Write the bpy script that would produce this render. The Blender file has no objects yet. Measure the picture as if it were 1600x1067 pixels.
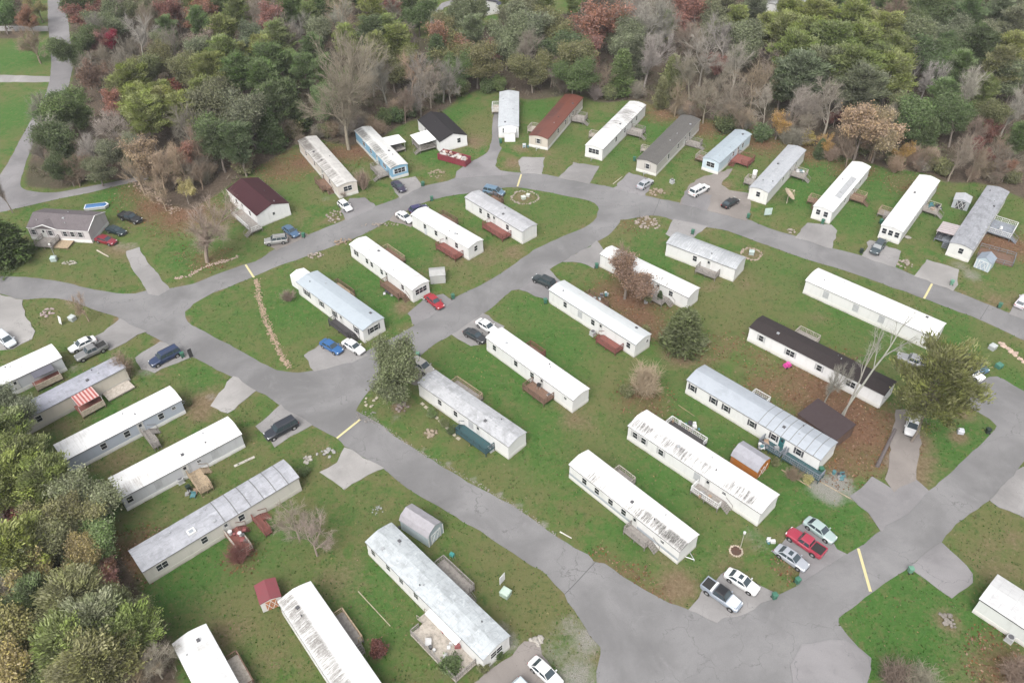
import bpy, math, random
import numpy as np
from mathutils import Vector, Matrix, noise as mnoise
R = math.radians
sc = bpy.context.scene
col = sc.collection
# ------------------------------------------------------------------ camera
F, PIT, ROLL, CAMZ = 1300.0, R(41.5), R(-1.0), 98.0
cp, sp = math.cos(PIT), math.sin(PIT)
cr, sr = math.cos(ROLL), math.sin(ROLL)
cam_d = bpy.data.cameras.new("camera"); cam = bpy.data.objects.new("camera", cam_d); col.objects.link(cam)
cam_d.sensor_width = 36.0; cam_d.lens = 36.0 * F / 1600.0
cam_d.clip_start = 1.0; cam_d.clip_end = 6000.0
Rv, Uv, Fv = Vector((1, 0, 0)), Vector((0, sp, cp)), Vector((0, cp, -sp))
X = Rv * cr + Uv * sr; Y = -Rv * sr + Uv * cr; Z = -Fv
cam.matrix_world = Matrix(((X.x, Y.x, Z.x, 0), (X.y, Y.y, Z.y, 0), (X.z, Y.z, Z.z, CAMZ), (0, 0, 0, 1)))
sc.camera = cam
# ------------------------------------------------------------------ world and sun (overcast)
EL, AZ = R(52), R(200)
w = bpy.data.worlds.new("World"); sc.world = w; w.use_nodes = True
nt = w.node_tree
sky = nt.nodes.new("ShaderNodeTexSky"); sky.sky_type = 'NISHITA'; sky.sun_disc = False
sky.sun_elevation = EL; sky.sun_rotation = AZ; sky.air_density = 1.0; sky.dust_density = 6.0; sky.ozone_density = 1.0
hs = nt.nodes.new("ShaderNodeHueSaturation"); hs.inputs['Saturation'].default_value = 0.22
bg = nt.nodes["Background"]; bg.inputs['Strength'].default_value = 0.15
nt.links.new(sky.outputs[0], hs.inputs['Color']); nt.links.new(hs.outputs[0], bg.inputs['Color'])
sun_d = bpy.data.lights.new("sun", 'SUN'); sun_d.energy = 1.0; sun_d.angle = R(40); sun_d.color = (1.0, 0.97, 0.93)
sun = bpy.data.objects.new("sun", sun_d); col.objects.link(sun)
sd = Vector((math.sin(AZ) * math.cos(EL), math.cos(AZ) * math.cos(EL), math.sin(EL)))
sun.rotation_euler = sd.to_track_quat('Z', 'Y').to_euler(); sun.location = (0, 0, 300)
sc.view_settings.view_transform = 'Standard'; sc.view_settings.look = 'None'
sc.view_settings.exposure = 1.1; sc.view_settings.gamma = 1.0; sc.view_settings.use_curve_mapping = False
sc.cycles.max_bounces = 5; sc.cycles.diffuse_bounces = 3; sc.cycles.glossy_bounces = 2
sc.cycles.transparent_max_bounces = 8; sc.cycles.caustics_reflective = False; sc.cycles.caustics_refractive = False

# ------------------------------------------------------------------ helpers
def P(px, py, z=0.0):
    """the point of the horizontal plane z that the photograph shows at pixel px, py"""
    x = px - 800.0; y = -(py - 533.5)
    x, y = cr * x - sr * y, sr * x + cr * y
    d = (x, F * cp + y * sp, -F * sp + y * cp)
    t = (z - CAMZ) / d[2]
    return Vector((d[0] * t, d[1] * t, z))

def tag(o, label=None, cat=None, group=None, kind=None):
    if label: o['label'] = label
    if cat: o['category'] = cat
    if group: o['group'] = group
    if kind: o['kind'] = kind
    return o

def empty(name, loc, rz=0.0, label=None, cat=None, group=None):
    o = bpy.data.objects.new(name, None); o.empty_display_size = 0.3; col.objects.link(o)
    o.location = loc; o.rotation_euler = (0, 0, rz)
    return tag(o, label, cat, group)

class MB:
    def __init__(s): s.v = []; s.f = []; s.sm = False
    def quad(s, *p):
        n = len(s.v); s.v += [tuple(q) for q in p]; s.f.append(tuple(range(n, n + len(p)))); return s
    def box(s, x0, x1, y0, y1, z0, z1):
        n = len(s.v)
        s.v += [(x0, y0, z0), (x1, y0, z0), (x1, y1, z0), (x0, y1, z0), (x0, y0, z1), (x1, y0, z1), (x1, y1, z1), (x0, y1, z1)]
        for q in ((0, 3, 2, 1), (4, 5, 6, 7), (0, 1, 5, 4), (1, 2, 6, 5), (2, 3, 7, 6), (3, 0, 4, 7)): s.f.append(tuple(n + i for i in q))
        return s
    def frustum(s, b, t, z0, z1):
        n = len(s.v); k = len(b)
        s.v += [(x, y, z0) for x, y in b] + [(x, y, z1) for x, y in t]
        s.f.append(tuple(n + i for i in range(k))[::-1]); s.f.append(tuple(n + k + i for i in range(k)))
        for i in range(k): j = (i + 1) % k; s.f.append((n + i, n + j, n + k + j, n + k + i))
        return s
    def prism(s, poly, z0, z1): return s.frustum(poly, poly, z0, z1)
    def extx(s, prof, x0, x1):
        """extrude a (y, z) outline along x"""
        n = len(s.v); k = len(prof)
        s.v += [(x0, y, z) for y, z in prof] + [(x1, y, z) for y, z in prof]
        s.f.append(tuple(n + i for i in range(k))[::-1]); s.f.append(tuple(n + k + i for i in range(k)))
        for i in range(k): j = (i + 1) % k; s.f.append((n + i, n + j, n + k + j, n + k + i))
        return s
    def tube(s, p0, p1, r0, r1=None, k=6, cap=True):
        r1 = r0 if r1 is None else r1
        p0, p1 = Vector(p0), Vector(p1); d = (p1 - p0)
        if d.length < 1e-6: return s
        d.normalize(); a = d.orthogonal().normalized(); b = d.cross(a); n = len(s.v)
        for p, r in ((p0, r0), (p1, r1)):
            for i in range(k):
                t = 2 * math.pi * i / k; s.v.append(tuple(p + (a * math.cos(t) + b * math.sin(t)) * r))
        for i in range(k): j = (i + 1) % k; s.f.append((n + i, n + j, n + k + j, n + k + i))
        if cap: s.f.append(tuple(n + i for i in range(k))[::-1]); s.f.append(tuple(n + k + i for i in range(k)))
        return s
    def rock(s, c, r, rng, fl=0.6):
        n = len(s.v); t = (1 + 5 ** .5) / 2
        vs = [(-1, t, 0), (1, t, 0), (-1, -t, 0), (1, -t, 0), (0, -1, t), (0, 1, t), (0, -1, -t), (0, 1, -t), (t, 0, -1), (t, 0, 1), (-t, 0, -1), (-t, 0, 1)]
        a = rng.random() * 6.28; ca, sa = math.cos(a), math.sin(a); sx, sy = rng.uniform(.7, 1.3), rng.uniform(.7, 1.2)
        for x, y, z in vs:
            q = r / 1.9 * rng.uniform(.75, 1.2); x, y, z = x * q * sx, y * q * sy, z * q * fl
            s.v.append((c[0] + ca * x - sa * y, c[1] + sa * x + ca * y, c[2] + z))
        for q in ((0, 11, 5), (0, 5, 1), (0, 1, 7), (0, 7, 10), (0, 10, 11), (1, 5, 9), (5, 11, 4), (11, 10, 2), (10, 7, 6), (7, 1, 8), (3, 9, 4), (3, 4, 2), (3, 2, 6), (3, 6, 8), (3, 8, 9), (4, 9, 5), (2, 4, 11), (6, 2, 10), (8, 6, 7), (9, 8, 1)):
            s.f.append(tuple(n + i for i in q))
        return s
    def mesh(s, name, mat, smooth=False):
        me = bpy.data.meshes.new(name); me.from_pydata(s.v, [], s.f)
        if mat: me.materials.append(mat)
        if smooth: me.polygons.foreach_set('use_smooth', [True] * len(me.polygons))
        me.update(); return me
    def build(s, name, mat, parent=None, color=None, smooth=False, label=None):
        o = bpy.data.objects.new(name, s.mesh(name, mat, smooth)); col.objects.link(o)
        if parent is not None: o.parent = parent
        if color: o.color = (*color, 1)
        if label: o['label'] = label
        return o

def copy_tree(o, parent=None):
    c = o.copy(); col.objects.link(c); c.parent = parent
    for ch in o.children: copy_tree(ch, c)
    return c

# ------------------------------------------------------------------ materials
def newmat(name):
    m = bpy.data.materials.new(name); m.use_nodes = True
    return m, m.node_tree, m.node_tree.nodes['Principled BSDF']
def N(nt, t, **k):
    n = nt.nodes.new(t)
    for a, v in k.items():
        if a.startswith('i_'): n.inputs[a[2:].replace('_', ' ')].default_value = v
        else: setattr(n, a, v)
    return n
def L(nt, a, b): nt.links.new(a, b)
def noise(nt, vec, scale, detail=4, rough=.6, dist=0.0):
    n = N(nt, 'ShaderNodeTexNoise'); n.inputs['Scale'].default_value = scale; n.inputs['Detail'].default_value = detail
    n.inputs['Roughness'].default_value = rough; n.inputs['Distortion'].default_value = dist
    if vec is not None: L(nt, vec, n.inputs['Vector'])
    return n.outputs['Fac']
def ramp(nt, x, a, b, lo=0.0, hi=1.0):
    n = N(nt, 'ShaderNodeMapRange'); n.interpolation_type = 'SMOOTHSTEP'
    L(nt, x, n.inputs['Value']); n.inputs['From Min'].default_value = a; n.inputs['From Max'].default_value = b
    n.inputs['To Min'].default_value = lo; n.inputs['To Max'].default_value = hi
    return n.outputs['Result']
def mul(nt, a, b, op='MULTIPLY'):
    n = N(nt, 'ShaderNodeMath', operation=op)
    for i, q in enumerate((a, b)):
        if isinstance(q, (int, float)): n.inputs[i].default_value = q
        else: L(nt, q, n.inputs[i])
    return n.outputs[0]
def mix(nt, fac, a, b, mode='MIX'):
    n = N(nt, 'ShaderNodeMix', data_type='RGBA', blend_type=mode)
    for i, q in ((0, fac), (6, a), (7, b)):
        if isinstance(q, (int, float)): n.inputs[i].default_value = q
        elif isinstance(q, tuple): n.inputs[i].default_value = (*q, 1) if len(q) == 3 else q
        else: L(nt, q, n.inputs[i])
    return n.outputs[2]
def objco(nt, sx=1, sy=1, sz=1):
    t = N(nt, 'ShaderNodeTexCoord'); m = N(nt, 'ShaderNodeMapping'); m.inputs['Scale'].default_value = (sx, sy, sz)
    oi = N(nt, 'ShaderNodeObjectInfo'); m2 = N(nt, 'ShaderNodeVectorMath', operation='ADD')
    sc_ = N(nt, 'ShaderNodeMath', operation='MULTIPLY'); sc_.inputs[1].default_value = 57.0
    L(nt, oi.outputs['Random'], sc_.inputs[0]); L(nt, t.outputs['Object'], m.inputs['Vector'])
    L(nt, m.outputs[0], m2.inputs[0]); L(nt, sc_.outputs[0], m2.inputs[1])
    return m2.outputs[0]
def geopos(nt): return N(nt, 'ShaderNodeNewGeometry').outputs['Position']
def bump(nt, h, b, strength=.3, dist=.1):
    n = N(nt, 'ShaderNodeBump'); n.inputs['Strength'].default_value = strength; n.inputs['Distance'].default_value = dist
    L(nt, h, n.inputs['Height']); L(nt, n.outputs[0], b.inputs['Normal'])

def tint_mat(name, rough=.6, var=.25, scale=1.5, spec=.3, metallic=0.0, coat=0.0, k=.74):
    """a material whose own colour is the object's colour, with mottling"""
    m, nt, b = newmat(name)
    oi = N(nt, 'ShaderNodeObjectInfo')
    n = noise(nt, objco(nt), scale, 5, .65)
    c = mix(nt, 1.0, oi.outputs['Color'], (k, k, k), 'MULTIPLY')
    c = mix(nt, ramp(nt, n, .35, .75, 0, var), c, (0.06, 0.056, 0.05))
    L(nt, c, b.inputs['Base Color']); b.inputs['Roughness'].default_value = rough
    b.inputs['Specular IOR Level'].default_value = spec; b.inputs['Metallic'].default_value = metallic
    b.inputs['Coat Weight'].default_value = coat
    return m
def plain(name, c, rough=.6, spec=.3, metallic=0.0):
    m, nt, b = newmat(name); b.inputs['Base Color'].default_value = (*c, 1)
    n = noise(nt, objco(nt), 3.0, 3); L(nt, mix(nt, ramp(nt, n, .4, .7, 0, .15), c, tuple(x * .6 for x in c)), b.inputs['Base Color'])
    b.inputs['Roughness'].default_value = rough; b.inputs['Specular IOR Level'].default_value = spec; b.inputs['Metallic'].default_value = metallic
    return m

def siding_mat():
    m, nt, b = newmat('vinyl siding'); oi = N(nt, 'ShaderNodeObjectInfo')
    n1 = noise(nt, objco(nt, 1.2, 1.2, .25), 1.0, 5, .6)
    c = mix(nt, ramp(nt, n1, .45, .8, 0, .28), mix(nt, 1.0, oi.outputs['Color'], (.74, .74, .74), 'MULTIPLY'), (0.2, 0.198, 0.188))
    t = N(nt, 'ShaderNodeTexCoord'); sx = N(nt, 'ShaderNodeSeparateXYZ'); L(nt, t.outputs['Object'], sx.inputs[0])
    saw = mul(nt, mul(nt, sx.outputs[2], 4.5), 1.0, 'FRACT')
    c = mix(nt, ramp(nt, saw, .0, .18, .16, 0), c, (0.1, 0.1, 0.1))
    L(nt, c, b.inputs['Base Color']); b.inputs['Roughness'].default_value = .55; b.inputs['Specular IOR Level'].default_value = .25
    return m
def skirt_mat():
    m, nt, b = newmat('skirting panels'); oi = N(nt, 'ShaderNodeObjectInfo')
    t = N(nt, 'ShaderNodeTexCoord'); sx = N(nt, 'ShaderNodeSeparateXYZ'); L(nt, t.outputs['Object'], sx.inputs[0])
    n1 = noise(nt, objco(nt, .8, .8, 2), 1.2, 5)
    low = ramp(nt, sx.outputs[2], .05, .45, .55, 0)
    c = mix(nt, mul(nt, low, ramp(nt, n1, .3, .65)), mix(nt, 1.0, oi.outputs['Color'], (.74, .74, .74), 'MULTIPLY'), (0.13, 0.105, 0.075))
    saw = mul(nt, mul(nt, mul(nt, sx.outputs[0], sx.outputs[1], 'ADD'), 2.2), 1.0, 'FRACT')
    c = mix(nt, ramp(nt, saw, 0, .1, .2, 0), c, (0.1, 0.1, 0.1))
    L(nt, c, b.inputs['Base Color']); b.inputs['Roughness'].default_value = .6
    return m

def roof_mat(base, dirt=0.0, side=0, blotch=0.3, seam=0.0, shingle=False, W=4.3, dark=(0.055, 0.052, 0.047), span=None, lines=0.35):
    m, nt, b = newmat('roof metal' if not shingle else 'roof shingle')
    t = N(nt, 'ShaderNodeTexCoord'); sx = N(nt, 'ShaderNodeSeparateXYZ'); L(nt, t.outputs['Object'], sx.inputs[0])
    base = tuple(x * (.66 if min(base) > .7 else .54 if min(base) > .3 else .7) for x in base)
    co = objco(nt)
    n1 = noise(nt, co, .55, 5, .65, .4)
    grey = tuple(x * .45 for x in base)
    c = mix(nt, ramp(nt, n1, .42, .72, 0, blotch), base, grey)
    n1b = noise(nt, objco(nt, .35, 1.2, 1), 2.4, 5, .7)
    c = mix(nt, ramp(nt, n1b, .48, .7, 0, min(1, blotch * 1.1)), c, tuple(x * .55 for x in base))
    n1c = noise(nt, objco(nt, .9, .9, 1), 1.1, 6, .75, .8); c = mix(nt, ramp(nt, n1c, .53, .68, 0, min(.8, blotch)), c, tuple(min(.85, x * 1.45) for x in base) if min(base) < .45 else tuple(x * .62 for x in base))
    if shingle:
        n2 = noise(nt, objco(nt, 1.5, 4, 1), 3.0, 4, .8)
        c = mix(nt, ramp(nt, n2, .35, .7, 0, .45), c, tuple(min(1, x * 1.9) for x in base))
        rows = mul(nt, mul(nt, sx.outputs[1], 3.3), 1.0, 'FRACT')
        c = mix(nt, ramp(nt, rows, 0, .25, .35, 0), c, tuple(x * .5 for x in base))
    else:
        # faint panel joints every so often along the length
        fr = mul(nt, mul(nt, sx.outputs[0], 1 / 1.22), 1.0, 'FRACT')
        c = mix(nt, ramp(nt, fr, 0, .06, lines, 0), c, grey)
    if dirt > 0:
        st = noise(nt, objco(nt, 4.6, .3, .3), 1.0, 7, .8, .35)
        big = noise(nt, objco(nt, .16, .1, .1), 1.0, 3, .6)
        y = sx.outputs[1]
        if side == 0: edge = ramp(nt, mul(nt, y, 0.0, 'ADD'), -99, -98)
        else:
            yy = mul(nt, y, float(side))
            edge = mul(nt, ramp(nt, yy, .0, W * .16), ramp(nt, yy, W * .38, W * .56, 1, .35))
        mk = mul(nt, ramp(nt, mul(nt, mul(nt, st, .62), mul(nt, big, .38), 'ADD'), .55 - dirt * .13, .66 - dirt * .10), edge)
        if span:
            mk = mul(nt, mk, mul(nt, ramp(nt, sx.outputs[0], span[0] - 1, span[0] + 1.5), ramp(nt, sx.outputs[0], span[1] - 1.5, span[1] + 1, 1, 0)))
        fine = noise(nt, objco(nt, 6, 2, 2), 1.6, 4, .8)
        c = mix(nt, mul(nt, mk, ramp(nt, fine, .3, .6, .5, 1.0)), c, dark)
    if seam > 0:
        fr = mul(nt, mul(nt, sx.outputs[0], 1 / seam), 1.0, 'FRACT')
        sm = ramp(nt, fr, .05, .09, 1, 0)
        if span: sm = mul(nt, sm, mul(nt, ramp(nt, sx.outputs[0], span[0] - .1, span[0]), ramp(nt, sx.outputs[0], span[1], span[1] + .1, 1, 0)))
        c = mix(nt, sm, c, (0.1, 0.1, 0.1))
    L(nt, c, b.inputs['Base Color'])
    b.inputs['Roughness'].default_value = .9 if shingle else .5
    b.inputs['Specular IOR Level'].default_value = .2 if shingle else .3
    return m

def asphalt_mat(name, base, var=.35, patch=.5):
    m, nt, b = newmat(name); p = geopos(nt)
    n1 = noise(nt, p, .09, 5, .6, .5); n2 = noise(nt, p, .6, 6, .7); n3 = noise(nt, p, 9.0, 3, .7)
    n4 = noise(nt, p, .22, 7, .72, 1.2)
    lo = tuple(x * .72 for x in base); hi = tuple(x * 1.2 for x in base); n5 = noise(nt, p, 1.5, 5, .65, .3); n6 = noise(nt, p, 3.2, 4, .7); n7 = noise(nt, p, 24.0, 2, .7)
    c = mix(nt, ramp(nt, n1, .3, .7), lo, hi)
    c = mix(nt, ramp(nt, n4, .54, .74, 0, patch), c, tuple(x * 1.3 for x in base))
    c = mix(nt, ramp(nt, n2, .54, .8, 0, var), c, tuple(x * .55 for x in base))
    c = mix(nt, ramp(nt, n5, .64, .72, 0, .5), c, tuple(x * .42 for x in base))      # oil and damp spots
    c = mix(nt, ramp(nt, n6, .66, .74, 0, .45), c, tuple(x * 1.55 for x in base))    # worn pale flecks
    c = mix(nt, ramp(nt, n3, .3, .7, 0, .35), c, lo)
    c = mix(nt, ramp(nt, n7, .35, .65, 0, .3), c, tuple(x * .6 for x in base))
    v = N(nt, 'ShaderNodeTexVoronoi', feature='DISTANCE_TO_EDGE'); v.inputs['Scale'].default_value = .16; 
    dn = N(nt, 'ShaderNodeTexNoise'); dn.inputs['Scale'].default_value = .5; dn.inputs['Detail'].default_value = 5; L(nt, p, dn.inputs['Vector'])
    va = N(nt, 'ShaderNodeVectorMath', operation='MULTIPLY_ADD'); L(nt, dn.outputs['Color'], va.inputs[0]); va.inputs[1].default_value = (4, 4, 4); L(nt, p, va.inputs[2])
    L(nt, va.outputs[0], v.inputs['Vector'])
    c = mix(nt, mul(nt, ramp(nt, v.outputs['Distance'], .003, .010, .5, 0), ramp(nt, n1, .45, .6)), c, tuple(x * .35 for x in base))
    L(nt, c, b.inputs['Base Color']); b.inputs['Roughness'].default_value = .85; b.inputs['Specular IOR Level'].default_value = .25
    bump(nt, n3, b, .2, .02)
    return m

def ground_mat():
    m, nt, b = newmat('ground'); p = geopos(nt)
    at = N(nt, 'ShaderNodeAttribute'); at.attribute_name = 'mask'
    at2 = N(nt, 'ShaderNodeAttribute'); at2.attribute_name = 'mask2'
    s = N(nt, 'ShaderNodeSeparateColor'); L(nt, at.outputs['Color'], s.inputs[0])
    s2 = N(nt, 'ShaderNodeSeparateColor'); L(nt, at2.outputs['Color'], s2.inputs[0])
    big = noise(nt, p, .055, 5, .6, .4); mid = noise(nt, p, .28, 6, .68, .5); fin = noise(nt, p, 1.6, 6, .75); m2 = noise(nt, p, .75, 5, .7, .6); vf = noise(nt, p, 7.0, 4, .75)
    lush, grass, olive, dry = (.040, .100, .020), (.062, .102, .026), (.098, .100, .041), (.14, .112, .062)
    big2 = mul(nt, mul(nt, big, .55), mul(nt, mid, .45), 'ADD')
    c = mix(nt, ramp(nt, mid, .36, .66), grass, olive)
    c = mix(nt, ramp(nt, big2, .52, .38, 0, .8), c, lush)
    def masked(mk, lo=.42, hi=.58, k=1.0):
        e = mul(nt, mul(nt, mk, mul(nt, mul(nt, fin, .55), mul(nt, mid, .45), 'ADD'), 'ADD'), .5, 'SUBTRACT')
        return ramp(nt, e, lo, hi, 0, k)
    c = mix(nt, masked(s.outputs[2], .18, .78, .92), c, lush)         # blue: lush
    c = mix(nt, masked(at.outputs['Alpha'], .15, .8, .9), c, olive)  # alpha: olive
    c = mix(nt, ramp(nt, m2, .48, .68, 0, .65), c, olive)
    c = mix(nt, ramp(nt, m2, .46, .30, 0, .6), c, (.026, .062, .013))
    c = mix(nt, ramp(nt, fin, .5, .74, 0, .6), c, dry)
    c = mix(nt, ramp(nt, fin, .46, .25, 0, .5), c, (.028, .056, .013))
    dirt = mix(nt, ramp(nt, fin, .32, .68), (.105, .068, .042), (.175, .128, .086))
    c = mix(nt, masked(s.outputs[0], .22, .8, .85), c, dirt)          # red: bare earth
    lit = mix(nt, ramp(nt, fin, .32, .68), (.098, .052, .034), (.165, .098, .066))
    lit = mix(nt, ramp(nt, vf, .42, .64, 0, .6), lit, (.085, .032, .02))
    c = mix(nt, masked(s.outputs[1], .15, .95, .92), c, lit)          # green: leaf litter
    ff = mix(nt, ramp(nt, fin, .32, .68), (.05, .039, .03), (.105, .08, .06))
    ff = mix(nt, ramp(nt, big, .5, .66, 0, .6), ff, (.048, .052, .028))
    c = mix(nt, masked(s2.outputs[0], .3, .75), c, ff)            # forest floor
    gv = mix(nt, ramp(nt, vf, .35, .65), (.13, .125, .112), (.25, .238, .222))
    c = mix(nt, masked(s2.outputs[1], .3, .78, .9), c, gv)           # gravel
    c = mix(nt, ramp(nt, vf, .46, .28, .0, .45), c, mix(nt, .55, c, (.014, .022, .008)))
    c = mix(nt, ramp(nt, vf, .56, .8, .0, .3), c, (.15, .145, .08))
    L(nt, c, b.inputs['Base Color']); b.inputs['Roughness'].default_value = .95; b.inputs['Specular IOR Level'].default_value = .1
    bump(nt, mul(nt, vf, fin, 'ADD'), b, .8, .18)
    return m

def leaf_mat(name, trans=.3, var=.42):
    m, nt, b = newmat(name); oi = N(nt, 'ShaderNodeObjectInfo')
    at = N(nt, 'ShaderNodeAttribute'); at.attribute_name = 'tone'
    hsv = N(nt, 'ShaderNodeHueSaturation'); L(nt, oi.outputs['Color'], hsv.inputs['Color'])
    s = N(nt, 'ShaderNodeSeparateColor'); L(nt, at.outputs['Color'], s.inputs[0])
    L(nt, ramp(nt, s.outputs[0], 0, 1, 1 - var, 1 + var), hsv.inputs['Value'])
    L(nt, ramp(nt, s.outputs[1], 0, 1, .49, .51), hsv.inputs['Hue'])
    L(nt, ramp(nt, s.outputs[1], 0, 1, .8, 1.15), hsv.inputs['Saturation'])
    d = N(nt, 'ShaderNodeBsdfDiffuse'); tr = N(nt, 'ShaderNodeBsdfTranslucent'); mx = N(nt, 'ShaderNodeMixShader'); mx.inputs[0].default_value = trans
    L(nt, hsv.outputs[0], d.inputs['Color']); L(nt, hsv.outputs[0], tr.inputs['Color'])
    L(nt, d.outputs[0], mx.inputs[1]); L(nt, tr.outputs[0], mx.inputs[2])
    nt.nodes.remove(b); L(nt, mx.outputs[0], nt.nodes['Material Output'].inputs['Surface'])
    return m

M = {}
M['siding'] = siding_mat(); M['skirt'] = skirt_mat()
M['tint'] = tint_mat('painted surface', .55, .22)
M['wood'] = tint_mat('weathered wood', .85, .5, 2.5, .15)
M['paint'] = tint_mat('car paint', .32, .06, .8, .5, 0.0, .35, k=.66)
M['plastic'] = tint_mat('plastic', .5, .2, 3.0)
M['stone'] = tint_mat('stone', .9, .45, 2.0, .1)
M['bark'] = tint_mat('bark', .9, .4, 4.0, .1, k=1.0)
M['leaf'] = leaf_mat('foliage'); M['twig'] = tint_mat('twigs', .9, .2, 2.0, .1, k=1.0)
M['glass'] = plain('dark glass', (.018, .021, .026), .08, .5)
M['carglass'] = plain('car glass', (.03, .042, .05), .06, .6)
M['tyre'] = plain('tyre rubber', (.018, .018, .018), .8); M['rim'] = plain('wheel rim', (.35, .35, .36), .35, .5, .7)
M['trim'] = plain('dark trim', (.07, .07, .075), .6); M['white'] = plain('white trim', (.5, .5, .49), .5)
M['lamp'] = plain('lamp lens', (.62, .63, .62), .15, .5); M['tail'] = plain('red lens', (.3, .02, .018), .2, .5)
M['yellow'] = plain('yellow road paint', (.40, .36, .20), .8)
M['metal'] = plain('galvanised metal', (.38, .39, .4), .45, .5, .5)
M['asphalt'] = asphalt_mat('asphalt', (.150, .147, .148), .45, .5); M['asphalt2'] = asphalt_mat('older asphalt', (.168, .162, .165), .5, .5)
M['concrete'] = asphalt_mat('concrete', (.2, .193, .19), .7, .6); M['gravelpad'] = asphalt_mat('gravel drive', (.18, .162, .15), .6, .6)
M['palecon'] = asphalt_mat('pale concrete', (.245, .236, .228), .4, .35)
M['ground'] = ground_mat(); M['seam'] = plain('tar seam', (.06, .06, .062), .8)
#==SECTIONS==
# ================================================================== GROUND, ROADS, DRIVEWAYS
FOREST = [  # wooded ground, outlines in photo pixels
 [(-700, 60), (-700, -60), (2300, -60), (2300, 360), (1750, 350), (1600, 312), (1545, 288), (1480, 285), (1440, 270), (1380, 262), (1340, 252), (1270, 228), (1200, 212), (1180, 205), (1110, 188), (1060, 178), (1000, 158), (930, 160), (900, 146), (830, 158), (760, 138), (720, 150), (690, 178), (650, 186), (620, 200), (600, 214), (545, 230), (480, 214), (450, 235), (400, 262), (345, 300), (300, 330), (250, 318), (205, 284), (140, 280), (100, 296), (55, 294), (36, 290), (45, 255), (64, 207), (90, 165), (112, 125), (116, 95), (108, 37), (104, -60), (40, -60), (40, 60)],
 [(-500, 560), (0, 640), (40, 690), (95, 745), (130, 790), (160, 850), (195, 880), (225, 925), (245, 965), (268, 1010), (285, 1067), (290, 1300), (-500, 1300)],
]
CLEAR = [[(620, -60), (620, 30), (660, 62), (720, 62), (770, 36), (900, 20), (960, -60)], [(1180, -60), (1200, 16), (1320, 18), (1330, -60)]]
def in_poly(x, y, poly):
    r = np.zeros(np.shape(x), bool); n = len(poly)
    for i in range(n):
        x0, y0 = poly[i]; x1, y1 = poly[(i + 1) % n]
        c = ((y0 > y) != (y1 > y)) & (x < (x1 - x0) * (y - y0) / (y1 - y0 + 1e-12) + x0); r ^= c
    return r
WF = [[tuple(P(*q)[:2]) for q in poly] for poly in FOREST]; WC = [[tuple(P(*q)[:2]) for q in poly] for poly in CLEAR]
def forest_at(x, y):
    m = np.zeros(np.shape(x), bool)
    for q in WF: m |= in_poly(x, y, q)
    for q in WC: m &= ~in_poly(x, y, q)
    return m
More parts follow.
